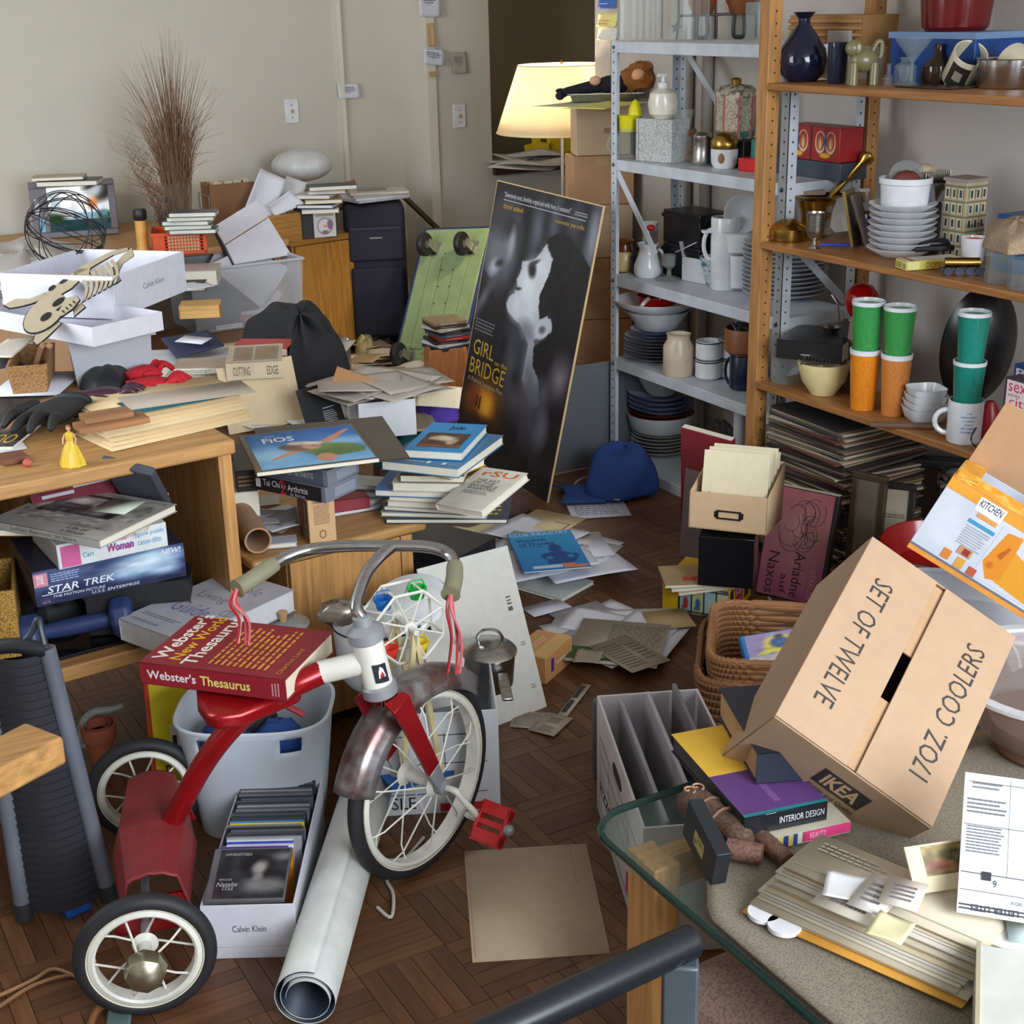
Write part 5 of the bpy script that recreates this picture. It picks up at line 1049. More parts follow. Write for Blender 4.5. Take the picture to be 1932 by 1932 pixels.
for i,(x,y,z,c,l) in enumerate(((-.06,-.02,.19,(30,60,120),'blue'),(.05,-.02,.19,(34,70,140),'deep blue'),(-.02,.04,.20,(40,40,44),'black'),(.06,.03,.10,(206,180,120),'tan'),(-.05,-.03,.08,(200,90,120),'pink'),(.02,-.05,.11,(226,226,220),'white'))):
    o=B().ball((0,0,0),.052,.04,.04,14,None,.3,i).build('toy_bundle',mat(c,.8)); o.matrix_basis=tbn.matrix_basis@TR(x,y,z); tag(o,l+' soft bundle inside the frosted plastic tub','cloth')
# shirt box with discs
zr=.112
CD=(((356,1716,zr),(534,1704,zr),(462,1500,zr)))
cdb=carton('white printed shirt box full of disc cases on the floor beside trike',((360,1714,zr),(540,1702,zr),(466,1478,zr)),zr,BOXW,.003,name='shirt_box',side={'F':[('Calvin Klein',.32,.50,.36,.12,(60,60,80)),('#',.0,.22,1,.006,(150,150,170))]})
Mc=cdb.matrix_basis; cw,cd_,ct_=cdb['dims']
rnd=random.Random(2); cols=[(60,62,68),(90,92,98),(40,40,44),(120,122,128),(76,74,80),(150,150,156),(54,60,70)]
nm=['slate','mid grey','near black','light grey','dim grey','pale grey','blue grey']
spc={0:((210,130,40),'orange'),1:((110,70,170),'purple'),2:((226,226,236),'white'),3:((40,70,190),'royal blue'),4:((230,230,236),'bright white'),11:((220,180,40),'yellow'),12:((60,130,180),'sky blue')}
N_=34
for k in range(N_):
    c,l=spc.get(k,(cols[k%7],nm[k%7])); y=-cd_/2+.125+k*(cd_-.145)/N_; wx=.142 if k>4 else .125
    o=B().box(-wx/2,-.0042,0,wx/2,.0042,.124).build('disc_case',mat(c,.25)); o.matrix_basis=Mc@TR(rnd.uniform(-.006,.006)+(0 if k>4 else -.006),y,.005)@RX(-14+rnd.uniform(-2,2))
    lab=('%s disc case near the front of the shirt box'%l) if k in spc else 'plain disc case in the long row filling the shirt box'
    tag(o,lab,'disc case','disc cases in the shirt box' if k not in spc else None)
pn=Pic(50,50,(44,44,48)).ell(.62,.60,.20,.26,(28,26,28),.4).ell(.60,.62,.10,.15,(150,146,142),.4,-15).ell(.72,.26,.30,.14,(120,118,118),.5).ell(.60,.42,.07,.1,(130,126,124),.4).ell(.92,.85,.12,.08,(120,120,122),.6).noise(8,3,8)
Mn=Mc@TR(-.006,-cd_/2+.070,.1225)@RX(13)
nc=thing('disc_case','clear disc case with a grey portrait sleeve lying first in the shirt box','disc case',Mn)
B().box(-.071,-.062,0,.071,.062,.009).build('case',mat((96,98,104),.12),nc,bev=.001); pn.build(nc,TR(-.058,-.058,.0093),.126,.116,'sleeve_print')
put(nc,(.142,.124,.0098),'T',[('UNFORGETTABLE',.16,.84,.34,.05,(190,190,194)),('WITH LOVE',.14,.36,.16,.04,(190,190,194)),('Natalie',.12,.25,.26,.08,(200,200,204),0,.2),('COLE',.2,.18,.14,.06,(200,200,204))],)
# paper roll
a,b=A(578,1885,.057),A(700,1475,.060); d=(b-a); L_=d.length; Q=Matrix.Translation(a)@d.to_track_quat('Z','Y').to_matrix().to_4x4()
pr=thing('poster_roll','long white rolled poster lying on the floor beside the disc box','poster roll',Q); v=[];f=[];m_=70
for i in range(m_):
    th=i/(m_-1)*2*math.pi*2.3; r=.034+.022*i/(m_-1)
    for z in (0,L_*.5,L_): v.append((r*math.cos(th),r*math.sin(th),z))
for i in range(m_-1):
    for j in range(2): f.append((i*3+j,i*3+3+j,i*3+4+j,i*3+j+1))
B().add(v,f).build('rolled_sheet',mat((206,208,204),.6),pr,solid=.0008); v2=[(x*.985,y*.985,z) for x,y,z in v]
B().add([(x*.96,y*.96,z) for x,y,z in v],f).build('printed_inner_sheet',mat((26,40,60),.5),pr,solid=.0006)
cw_=B().tube(curve([A(712,1712,.006),A(738,1730,.006),A(742,1688,.006),A(730,1660,.006),A(748,1640,.006),A(800,1580,.006)]),.0035,6).build('white_cable',mat((210,206,200),.5)); tag(cw_,'white cable curling on the floor under the trike front wheel','cable')
o=B().tube(curve([A(-10,1882,.006),A(60,1850,.006),A(100,1828,.006),A(150,1845,.006)]),.0035,6).build('tan_cable',mat((150,110,76),.5)); tag(o,'thin tan cable on the floor at lower left','cable')
o=B().tube(curve([A(-10,1905,.006),A(60,1860,.006),A(130,1840,.006),A(170,1850,.006)]),.0035,6).build('tan_cable',mat((140,100,70),.5)); tag(o,'second tan cable just below the first at lower left','cable')
o=B().tube(curve([A(170,1935,.006),A(184,1905,.01),A(205,1895,.006)]),.006,6).build('leather_strap',mat((130,86,50),.6)); tag(o,'brown leather strap end below the near trike wheel','strap')
M,w,d_,t=blk((128,1738,0),(176,1716,0),40,.06)
bc_=thing('toy_block','small blue plastic toy block behind the near trike wheel','toy',M); BL=mat((30,84,170),.35); B().box(-w/2,-d_/2,0,w/2,d_/2,t).build('block',BL,bc_,bev=.006,seg=3); 
for x in (-w*.25,w*.2): B().lathe([(.007,0),(.007,.002)],12,TR(x,-d_/2+.001,t*.55)@RX(90)).build('socket',mat((14,40,90)),bc_)
B().lathe([(.006,t),(.006,t+.006)],10,TR(0,0,0)).build('stud',BL,bc_)
o=B().box(-.02,-.05,0,.02,.05,.012).build('grey_block',mat((90,110,110),.5),bev=.004); o.matrix_basis=TR(*A(226,1925,.0))@RZ(YI+10); tag(o,'grey green block at the bottom edge left of the poster roll','block')
# big white box behind the trike with kitchen things
zr=.235
kx=carton('large white cardboard file box full of pans behind the trike','x' and ((655,1372,zr),(868,1316,zr),(772,1242,zr)),zr,mat((212,214,220),.6,kind='card'),.004,name='file_box',side={'F':[('#',.1,.78,.8,.008,(30,30,34)),('#',.1,.5,.8,.008,(30,30,34)),('#',.1,.2,.8,.008,(30,30,34)),('#',.55,.2,.006,.6,(30,30,34)),('SLE',.1,.06,.2,.12,(30,30,34)),('#',.5,.02,.4,.08,(190,40,50))]})
lean('large white card sheet with small barcode standing behind the file box',((862,1400,.0),(1028,1334,.0),(792,1076,.37)),(214,212,206),.005,'card_sheet','cardboard',[('#',.84,.70,.05,.008,(60,60,64)),('#',.84,.68,.05,.007,(60,60,64)),('#',.84,.66,.05,.009,(60,60,64)),('#',.84,.62,.05,.025,(90,90,94)),('##2',.88,.4,.06,.03,(130,130,130)),('##2',.88,.14,.06,.03,(130,130,130))])
# steel saucepan
p=A(915,1250,.19); s=dep(p)/F; ce=.86
sp=thing('saucepan','steel lidded saucepan tilted in the large white file box','saucepan',A(918,1232,.235) and TR(*(A(918,1225,.235)-Vector((0,0,.085))))@RZ(YI)@RX(4)@RY(4)@Matrix.Scale(1.12,4))
B().lathe([(.001,0),(.048,0),(.052,.008),(.052,.075),(.050,.075),(.050,.01),(.001,.008)],36).build('pan',STEEL,sp)
B().lathe([(.055,.075),(.056,.079),(.050,.085),(.02,.094),(.001,.096)],36).build('pan_lid',STEEL,sp)
B().tube(curve([(-.022,0,.092),(-.024,0,.108),(-.012,0,.122),(.012,0,.122),(.024,0,.108),(.022,0,.092)]),.0032,8).build('lid_loop',CHROME,sp)
B().box(-.011,-.13,-.003,.011,-.05,.004,TR(.02,0,.06)@RX(9)@RZ(8)).build('handle',STEEL,sp,bev=.003)
# enamel pot with its lid, foil parcel
p=A(722,1235,.20); ep=thing('enamel_pot','wide white enamel pot behind the trike handlebar','pot',TR(*(A(712,1172,.362)-Vector((0,0,.134))))@RZ(YI)); ENA=mat((214,216,218),.2)
B().lathe([(.001,0),(.075,0),(.088,.02),(.096,.13),(.099,.132),(.096,.134),(.093,.13),(.085,.022),(.001,.008)],40).build('pot_body',ENA,ep); B().tube([(.097*math.cos(2*math.pi*k/40),.097*math.sin(2*math.pi*k/40),.134) for k in range(40)],.0022,6,True).build('dark_rim',mat((30,32,36),.3),ep)
lidp=B().lathe([(.001,0),(.09,.0),(.095,-.004),(.09,.004),(.03,.016),(.001,.018)],36).build('pot_lid',ENA); lidp.matrix_basis=ep.matrix_basis@TR(.06,.05,.150)@RX(20)@RY(-14); tag(lidp,'white enamel lid resting askew on the enamel pot','lid')
o=B().ball((0,0,0),.046,.03,.028,16,None,.3,3).build('foil_parcel',mat((170,160,150),.3,.85)); o.matrix_basis=TR(*A(640,1155,.385))@RZ(YI); tag(o,'crinkled foil parcel on the left rim of the enamel pot','parcel')
cz=A(535,1180,.34); tk_=thing('cork_lid','round glass lid with a cork knob behind the red book','lid',TR(*cz)); B().lathe([(.001,0),(.055,0),(.057,.004),(.05,.008),(.001,.01)],32).build('glass_disc',mat((196,204,206),.1,0,'film',.4),tk_); B().lathe([(.008,.01),(.011,.032),(.008,.034),(.001,.034)],16).build('cork_knob',mat((190,150,106),.7),tk_)
sj=B().lathe([(.001,0),(.04,0),(.05,.05),(.052,.33),(.05,.335),(.001,.335)],28).build('storage_jar',mat((176,178,176),.15,0,'film',.35)); sj.matrix_basis=TR(cz.x,cz.y,.0); tag(sj,'tall glass jar on the floor under the cork knobbed lid','jar')
# ferris wheel toy
fc=A(762,1174,.43); fw=thing('ferris_wheel_toy','white plastic toy ferris wheel with coloured baskets behind the handlebar stem','toy',TR(fc.x,fc.y,.1)@RZ(YI+28))
FWH=mat((226,224,214),.4); s=dep(fc)/F; Rw=74*s; hz=fc.z-.1
for y in (-.032,.032):
    P=[(Rw*math.cos(math.pi/8+k*math.pi/4),y,hz+Rw*math.sin(math.pi/8+k*math.pi/4)) for k in range(8)]
    b=B().tube(P,.0038,4,True)
    for q in P[::1]: b.tube([(0,y,hz),q],.0024,4)
    b.lathe([(.014,-.002),(.014,.002)],8,TR(0,y,hz)@RX(90)); b.build('wheel_frame',FWH,fw)
for k in range(8):
    a=math.pi/8+k*math.pi/4; B().tube([(Rw*math.cos(a),-.032,hz+Rw*math.sin(a)),(Rw*math.cos(a),.032,hz+Rw*math.sin(a))],.0026,6).build('crossbar',FWH,fw)
B().tube([(0,-.06,hz),(0,.06,hz)],.006,10).build('axle',FWH,fw)
for y in (-.05,.05):
    for x in (-.045,.045): B().box(-.005,-.006,0,.005,.006,math.hypot(.045,hz),TR(x,y,0)@RY(-math.degrees(math.atan2(x,hz)))).build('support_leg',mat((226,210,160),.5),fw)
for a,c,l in ((62,(30,180,70),'green basket'),(-62,(236,206,40),'yellow basket'),(128,(30,110,190),'blue basket'),(-122,(226,60,40),'red basket')):
    x,z=Rw*.86*math.cos(math.radians(a)),hz+Rw*.86*math.sin(math.radians(a)); q=B().lathe([(.001,-.014),(.014,-.014),(.016,-.004),(.020,.004),(.020,.010),(.017,.010),(.013,-.008),(.001,-.010)],14,TR(x,0,z)).build('basket',mat(c,.4),fw); q['label']=l
    B().tube([(x-.019,0,z+.008),(x-.012,0,z+.024),(x+.012,0,z+.024),(x+.019,0,z+.008)],.002,5).build('basket_hoop',mat(c,.4),q)
B().box(-.07,-.06,-.01,.07,.06,0).build('toy_base',mat((40,100,180),.5),fw)
wb_=carton('white wedge carton beside the toy ferris wheel in the file box',((800,1262,.27),(858,1240,.27),(790,1200,.29)),.12,mat((226,224,220),.6),.003,closed=True)
# ================================================================ tricycle
fwd=Vector((.961,-.277,0)); ax=Vector((.277,.961,0))   # rear axle runs far-left, forward to the right
RN=Vector((.415,2.012,.115)); RFr=Vector((.566,2.535,.115)); FC=Vector((1.000,2.150,.197))
tri=thing('tricycle','red vintage tricycle with white spoked wheels in the left foreground','tricycle',TR(.70,2.22,0))
REDM=mat((150,18,26),.22,.35); REDD=mat((128,40,42),.5); WHM=mat((222,220,210),.35); RUB=mat((34,34,38),.6); GRYM=mat((150,152,156),.45,.3); CRM=mat((222,214,190),.5)
HANDLE=mat((132,130,104),.4)
def wheel(n,c,axis,r,tr,rimw,nsp,hubr,lab,hubcap=None,offs=.03,spr=.0022):
    Q=Matrix.Translation(c)@axis.to_track_quat('Z','Y').to_matrix().to_4x4()
    w=B().tube([((r-tr)*math.cos(a),(r-tr)*math.sin(a),0) for a in [2*math.pi*k/56 for k in range(56)]],tr,14,True,Q).build(n,RUB,tri,world=True); w['label']=lab
    for z in (tr*.80,): B().tube([((r-tr*1.45)*math.cos(a),(r-tr*1.45)*math.sin(a),z) for a in [2*math.pi*k/56 for k in range(56)]],tr*.13,6,True,Q).build('cream_stripe',CRM,w,world=True)
    ri=r-2*tr; B().lathe([(ri-.002,-rimw),(ri+.006,-rimw*.8),(ri+.006,rimw*.8),(ri-.002,rimw),(ri-.006,rimw*.8),(ri-.006,-rimw*.8),(ri-.002,-rimw)],56,Q).build('rim',WHM,w,world=True)
    sp=B()
    for k in range(nsp):
        a=2*math.pi*k/nsp; z=offs*(1 if k%2 else -1); h=hubr
        for s_ in (0,): B().tube([(h*math.cos(a+.15),h*math.sin(a+.15),z),((ri-.03)*math.cos(a),(ri-.03)*math.sin(a),z*.55),((ri-.004)*math.cos(a),(ri-.004)*math.sin(a),z*.1)],spr,5,False,Q).build('spoke',WHM,w,world=True)
    B().lathe([(.001,-offs-.008),(hubr*.7,-offs-.008),(hubr,-offs),(hubr*.5,-offs+.006),(hubr*.5,offs-.006),(hubr,offs),(hubr*.7,offs+.008),(.001,offs+.008)],20,Q).build('hub',WHM,w,world=True)
    if hubcap is not None:
        hb=B().lathe([(.033,.0),(.036,.008),(.032,.030),(.020,.040),(.001,.043)],8,Q@TR(0,0,offs*hubcap)).build('hub_cap',mat((176,170,146),.3,.9,'brushed'),w,world=True)
    return w
axn=-(RFr-RN).normalized()
wheel('rear_wheel',RN,axn,.118,.0155,.016,10,.022,'near black tyred rear wheel with dented hub cap',1.0)
wheel('rear_wheel',RFr,axn,.115,.0155,.016,10,.022,'far rear wheel by the terracotta pot',None)
fa=math.radians(-66); faxis=Vector((math.cos(fa),math.sin(fa),0)); fdir=Vector((-faxis.y,faxis.x,0))
wheel('front_wheel',FC,faxis,.200,.0155,.017,20,.026,'large front wheel turned away',None,.036,.0018)
B().tube([RFr,RN],.008,10).build('rear_axle',GRYM,tri,world=True)
# step plate between rear wheels
mid=(RN+RFr)/2; P=[]
def stepp(u,v):
    c=RN.lerp(RFr,.17+.66*v); q=(u-.5)*2; wv=.075*(1-.25*abs(v-.5)*2); return c+fwd*(q*wv+.02)+Vector((0,0,.070+.022*math.cos(q*1.5)-.0025*abs(math.sin(u*14))*(v<.42)+.012*(.5-abs(v-.35))-(.05*max(0,abs(q)-.75)/.25)))
B().grid(stepp,24,48).build('rear_step',REDD,tri,world=True,solid=.004)
for v in (.02,.98):
    c=RN.lerp(RFr,.17+.66*v); B().prism([(-.075,0),(.075,0),(.05,.07),(-.05,.07)],-.003,.003,Matrix(((fwd.x,0,ax.x,c.x+fwd.x*.02),(fwd.y,0,ax.y,c.y+fwd.y*.02),(0,1,0,.09),(0,0,0,1)))).build('side_plate',REDM,tri,world=True)
# steering head, backbone, seat
HT=A(690,1195,.565); HB=A(716,1300,.455); hd=(HT-HB).normalized(); HQ=Matrix.Translation(HB)@hd.to_track_quat('Z','Y').to_matrix().to_4x4(); hl=(HT-HB).length
B().lathe([(.027,0),(.027,hl)],28,HQ).build('head_tube',WHM,tri,world=True)
B().lathe([(.027,-.012),(.032,-.008),(.032,.010),(.028,.014)],28,HQ).build('lower_collar',GRYM,tri,world=True)
B().lathe([(.028,hl-.014),(.033,hl-.010),(.033,hl+.008),(.022,hl+.016),(.017,hl+.018),(.017,hl+.034),(.012,hl+.036)],28,HQ).build('upper_collar',GRYM,tri,world=True)
bd=A(716,1240,.51); bq=(bd-CPV).normalized() if False else None
dv=Vector(tuple(CP))-HB; dv.z=0; dv=(dv-hd*dv.dot(hd)).normalized(); sdv=hd.cross(dv).normalized()
dv2=(dv*.92+sdv*.40).normalized(); sd2=hd.cross(dv2).normalized()
Mb=Matrix(((sd2.x,hd.x,dv2.x,HB.x),(sd2.y,hd.y,dv2.y,HB.y),(sd2.z,hd.z,dv2.z,HB.z),(0,0,0,1)))
def wrap(x): return (.0285*math.sin(x/.0285),.0285*math.cos(x/.0285))
def badge(n,pts,c,e):
    v=[];
    for x,y in pts: a,b_=wrap(x); v.append((a,y,b_+e))
    B().add(v,[tuple(range(len(v)))]).build(n,mat(c,.4),tri,world=True,M=None,solid=.0006) if False else B().add([Mb@Vector(q) for q in v],[tuple(range(len(v)))]).build(n,mat(c,.4),tri,world=True)
B().grid(lambda u,v:Mb@Vector((wrap(-.013+.026*u)[0],.026+.036*v-.004*u,wrap(-.013+.026*u)[1]+.001)),8,2).build('badge',mat((38,40,48),.4),tri,world=True); badge('badge_emblem',[(-.006,.034),(.008,.034),(.005,.050),(0,.056),(-.004,.048)],(226,226,226),.0016); badge('badge_drop',[(-.004,.036),(.006,.036),(.002,.046)],(190,40,40),.0022)
hm=HB.lerp(HT,.52); ST=Vector(tuple(A(470,1325,.452)))
nk=A(600,1270,.485)
B().tube([hm,nk],[.021,.021],18).build('white_neck',WHM,tri,world=True)
SC=A(468,1330,.452)
bp=[nk+ (nk-hm).normalized()*-.004,A(560,1290,.475),A(500,1322,.450),A(440,1370,.405),A(385,1440,.33),A(335,1530,.225),A(300,1592,.150),A(292,1608,.125)]
B().tube(curve(bp,8),[.022]*8*2+[.020]*(8*5+1),18).build('backbone',REDM,tri,world=True)
# seat: wide at the back (left), narrow toward the head
sd_=(A(560,1300,.46)-A(400,1330,.46)); sd_.z=0; sd_.normalize(); sn=Vector((-sd_.y,sd_.x,0)); so=A(470,1302,.462)
pts=[(-.085,-.055),(-.07,-.075),(-.03,-.078),(.03,-.055),(.085,-.030),(.095,0),(.085,.030),(.03,.055),(-.03,.078),(-.07,.075),(-.085,.055),(-.092,0)]
Ms=Matrix(((sd_.x,sn.x,0,so.x),(sd_.y,sn.y,0,so.y),(0,0,1,so.z),(0,0,0,1)))
B().prism(pts,-.03,.0,Ms).build('seat',REDM,tri,world=True,bev=.009,seg=4)
B().tube([Ms@Vector((.06,-.03,-.03)),Ms@Vector((.085,-.045,-.045))],.006,8).build('seat_bolt',REDD,tri,world=True)
# fork and mudguard
cr=HB-hd*.012; hubR=FC+faxis*.052; hubL=FC-faxis*.052
def bar(n,pts,wd,th,m,par=tri,side=faxis):
    v=[];f=[]
    for i,p in enumerate(pts):
        t=(pts[min(i+1,len(pts)-1)]-pts[max(i-1,0)]).normalized(); nn=side-t*side.dot(t); nn.normalize(); u=t.cross(nn).normalized(); ww=wd[i] if isinstance(wd,list) else wd
        v+=[p-u*ww-nn*th,p+u*ww-nn*th,p+u*ww+nn*th,p-u*ww+nn*th]
    for i in range(len(pts)-1):
        for j in range(4): f.append((i*4+j,i*4+(j+1)%4,i*4+4+(j+1)%4,i*4+4+j))
    k=(len(pts)-1)*4; f+=[(0,1,2,3)[::-1],(k,k+1,k+2,k+3)]
    return B().add(v,f).build(n,m,par,world=True,bev=.002)
for s_,h_ in ((1,hubR),(-1,hubL)):
    sh_=cr+faxis*(s_*.045)-hd*.006; el=sh_.lerp(h_,.78)
    bar('fork_leg',[cr+faxis*(s_*.004),cr+faxis*(s_*.030),sh_,sh_.lerp(h_,.08),el],[.024,.024,.023,.021,.017],.0035,REDM)
    bar('fork_end',[el,h_],[.016,.013],.004,GRYM); Qh=Matrix.Translation(h_)@faxis.to_track_quat('Z','Y').to_matrix().to_4x4(); B().lathe([(.001,-.012),(.016,-.012),(.016,.010),(.010,.014),(.001,.014)],18,Qh).build('axle_nut',GRYM,tri,world=True)
B().tube([hubL,hubR],.007,10).build('front_axle',WHM,tri,world=True)
def guard(u,v):
    a=math.radians(44+118*v); r=.222+.006*math.cos((u-.5)*5); x=(u-.5)*2; rr=r-.030*max(0,abs(x)-.55)/.45
    p=FC+fdir*(rr*math.cos(a))+Vector((0,0,rr*math.sin(a)))+faxis*(x*.043); return p
B().grid(guard,14,30).build('mudguard',mat((150,148,150),.3,.7,'worn',(110,84,82)),tri,world=True,solid=.0018)
# crank and pedal
up_=Vector((0,0,1)); h0=hubR+faxis*.012
pe=A(905,1546,.125); pd=(pe-h0); 
B().tube(curve([h0,h0+faxis*.022,h0+faxis*.03+fdir*.01-up_*.02,h0.lerp(pe,.8)+faxis*.006,pe-faxis*.03,pe-faxis*.005]),.0065,10).build('crank',WHM,tri,world=True)
Qp=Matrix(((faxis.x,fdir.x,0,pe.x+faxis.x*.03),(faxis.y,fdir.y,0,pe.y+faxis.y*.03),(0,0,1,pe.z),(0,0,0,1)))@Matrix.Rotation(math.radians(50),4,'X')
PR=mat((196,34,36),.4); pdl=B().box(-.034,-.036,-.010,-.027,.036,.010,Qp).box(.027,-.036,-.010,.034,.036,.010,Qp).box(-.034,-.036,-.010,.034,-.014,.010,Qp).box(-.034,.014,-.010,.034,.036,.010,Qp).box(-.03,-.006,-.008,.03,.006,.008,Qp).build('pedal',PR,tri,world=True,bev=.0015)
for k in range(9):
    for y in (-.037,.037): B().lathe([(.0035,-.009),(.0035,.009)],6,Qp@TR(-.030+k*.0075,y,0)).build('tread_rib',PR,pdl,world=True)
B().lathe([(.001,0),(.011,0),(.011,.008),(.006,.014),(.001,.014)],12,Qp@TR(.034,0,0)@RY(90)).build('pedal_cap',GRYM,tri,world=True)
# handlebar
TT=A(741,1030,.668); st0=HT+hd*.03
B().tube(curve([st0,A(672,1140,.615),A(690,1085,.645),A(715,1052,.660),TT],8),.0115,14).build('stem',CHROME,tri,world=True)
LB=[A(741,1030,.668),A(660,1030,.668),A(590,1036,.665),A(548,1048,.66),A(515,1066,.652),A(470,1096,.640)]
RB=[A(741,1030,.668),A(800,1031,.668),A(838,1040,.662),A(856,1058,.652),A(858,1085,.64)]
B().tube(curve(LB[::-1]+RB[1:],8),.0112,14).build('handlebar',CHROME,tri,world=True)
for n_,P in (('left',[A(518,1064,.652),A(484,1087,.643),A(447,1111,.634)]),('right',[A(858,1066,.650),A(857,1092,.638),A(850,1122,.624)])):
    g_=B().tube(curve(P,6),[.0145]*2+[.0155]*9+[.0165,.018],14).build('grip',HANDLE,tri,world=True)
    e=P[-1]; d=(P[-1]-P[-2]).normalized()
    for k,c in enumerate(((190,70,76),(226,206,206),(170,40,50),(206,110,116))):
        o=Vector((.006*math.cos(k*1.6),.006*math.sin(k*1.6),0)); l=.11 if n_=='left' else .155
        pts=[e+o*.3,e+d*.012+o-Vector((0,0,.02)),e+o*1.6-Vector((-.004*k,0,l*.55)),e+o*2.2+Vector((.006*k-.008,.004*k,-l))]
        B().tube(curve(pts,4),.0028,5).build('streamer',mat(c,.5),g_,world=True)
# the red book on the seat
zb_=.512
wb2=book('thick red thesaurus lying on the tricycle seat',((541,1291,zb_),(613,1196,zb_),(279,1244,zb_)),.042,(134,28,40),spine='L',pages=mat((224,214,190),.8),
 top=[("Webster's",.10,.86,.95,.10,(226,216,206),0,0,.02),('New World',.12,.755,.90,.085,(214,170,40),0,0,.015),('Thesaurus',.06,.64,.98,.10,(226,216,206),0,0,.02),('##10',.12,.16,.78,.42,(206,140,60)),('Charlton Laird',.08,.06,.5,.035,(206,140,60))],
 side={'L':[("Webster's",.05,.30,.34,.42,(220,206,206),0,0,.02),('Thesaurus',.42,.28,.34,.44,(220,200,110),0,0,.02),('##3',.90,.2,.06,.6,(190,140,140),90)]})
XLIM[0]=2.86
# ================================================================ metal shelf contents
Z1,Z2,Z3,Z4,Z5=[z+.0008 for z in SH]
GLF=mat((190,200,200),.04,0,'film',.07); GLD=mat((160,172,172),.05,0,'film',.12); STON=mat((206,188,164),.35); IRON=mat((30,30,32),.4); TEAL=mat((22,110,104),.4)
def ribbed(name,lab,cat,px,yb,z,r,h,m,nr=26,amp=.05,foot=0,group=None):
    p=A(px,yb,z); s=dep(p)/F; c=on(px,yb,z,r*s); n=nr*2; v=[]; zs=[0,.02,.5,.97,1]
    for q in zs:
        for k in range(n): rr=r*s*(1+(amp if k%2 else -amp)); a=2*math.pi*k/n; v.append((rr*math.cos(a),rr*math.sin(a),q*h*s))
    f=[(j*n+k,j*n+(k+1)%n,(j+1)*n+(k+1)%n,(j+1)*n+k) for j in range(4) for k in range(n)]+[tuple(range(n))[::-1]]
    o=B().add(v,f).build(name,m,None,smooth=False,solid=.0015); o.matrix_basis=Matrix.Translation(c)@RZ(YI); return tag(o,lab,cat,group)
ribbed('glass_jar','large ribbed clear glass jar at the left end of the top metal shelf','jar',1208,74,Z1,42,120,mat((206,216,214),.06,0,'film',.14),22)
ribbed('glass_jar','second clear glass jar behind the black iron stand on the top shelf','jar',1300,70,Z1,36,110,mat((206,216,214),.06,0,'film',.11),14)
ribbed('glass_jar','small clear lidded glass at the right of the top metal shelf by the post','jar',1424,66,Z1,18,70,GLD,12)
p=A(1262,72,Z1); s=dep(p)/F; st_=thing('iron_stand','black wrought iron stand with a star foot and brown amber cups','candle holder',TR(p.x+.03,p.y,Z1)@RZ(YI))
B().tube([(0,0,0),(4*s,0,30*s),(3*s,0,90*s)],2.2*s,6).tube([(2*s,0,42*s),(150*s,0,44*s)],2.5*s,6).tube([(75*s,0,0),(75*s,0,44*s)],2.5*s,6).tube([(150*s,0,0),(150*s,0,44*s)],2.5*s,6).build('rod_frame',IRON,st_)
B().prism([(x*s,y*s) for x,y in ((-12,26),(-4,26),(2,34),(4,26),(10,24),(4,19),(4,10),(-2,16),(-8,12),(-6,20))],-.003,.003,Matrix(((1,0,0,0),(0,0,-1,0),(0,1,0,0),(0,0,0,1)))).build('star',IRON,st_)
for k,x in enumerate((48,118)):
    B().lathe([(.001,40*s),(18*s,44*s),(27*s,62*s),(28*s,80*s),(26*s,80*s),(24*s,62*s),(.001,46*s)],20,TR(x*s,0,0)).build('amber_cup',mat((120,70,40),.15),st_)
    B().tube(curve([(x*s-9*s,0,42*s),(x*s-10*s,0,8*s),(x*s,0,2*s),(x*s+10*s,0,8*s),(x*s+9*s,0,42*s)]),4*s,8).build('loop_leg',mat((70,74,76),.3,.5),st_)
# second shelf
FOLK=Pic(44,30,(150,30,30))
for x_ in (.3,.7): FOLK.ell(x_,.55,.20,.34,(220,196,160),.05).ell(x_,.58,.16,.28,(150,30,30),.05).ell(x_,.55,.10,.2,(206,150,60),.06).ell(x_,.58,.07,.15,(150,30,30),.06).ell(x_,.5,.03,.2,(220,196,160),.1)
FOLK.ell(.5,.16,.2,.08,(222,180,40),.2).ell(.5,.6,.04,.3,(40,60,120),.2)
mg=lat('glass_mug','clear glass mug with a yellow plastic juicer on its rim','mug',1186,301,Z2,[(20,0),(21,6),(22,52),(23,56)],GLD,2,root=True)
handle(mg,20,4,46,20,3,-1,m=GLD)
YJ=mat((214,206,20),.35); s=mg['s']; B().lathe([(.001,50*s),(19*s,50*s),(20*s,74*s),(22*s,80*s),(6*s,80*s),(.001,80*s)],24).build('juicer_bowl',YJ,mg); B().lathe([(14*s,78*s),(12*s,92*s),(6*s,104*s),(.001,108*s)],12,TR(12*s,0,0)).build('juicer_cone',YJ,mg)
M,w,d,t=blk((1199,303,Z2),(1266,309,Z2),78,.09)
bk=carton('speckled grey stone block canister under the white soap dispenser','x' and (M,w,d,t),0,mat((190,192,190),.8,0,'speck',(150,152,152),.8),.004,name='stone_block',cat='canister',closed=True); B().box(-w/2+.012,-d/2-.0006,0,-w/2+.0135,-d/2+.001,t).build('seam',mat((90,84,78)),bk)
P_=M@Vector((0,0,t)); 
sd2=lat('soap_dispenser','round cream soap dispenser standing on the speckled stone block','soap dispenser',1232,226,Z2,[(16,0),(25,8),(28,26),(24,44),(10,52),(9,56)],mat((226,220,206),.2),root=True,at=(P_.x,P_.y,P_.z))
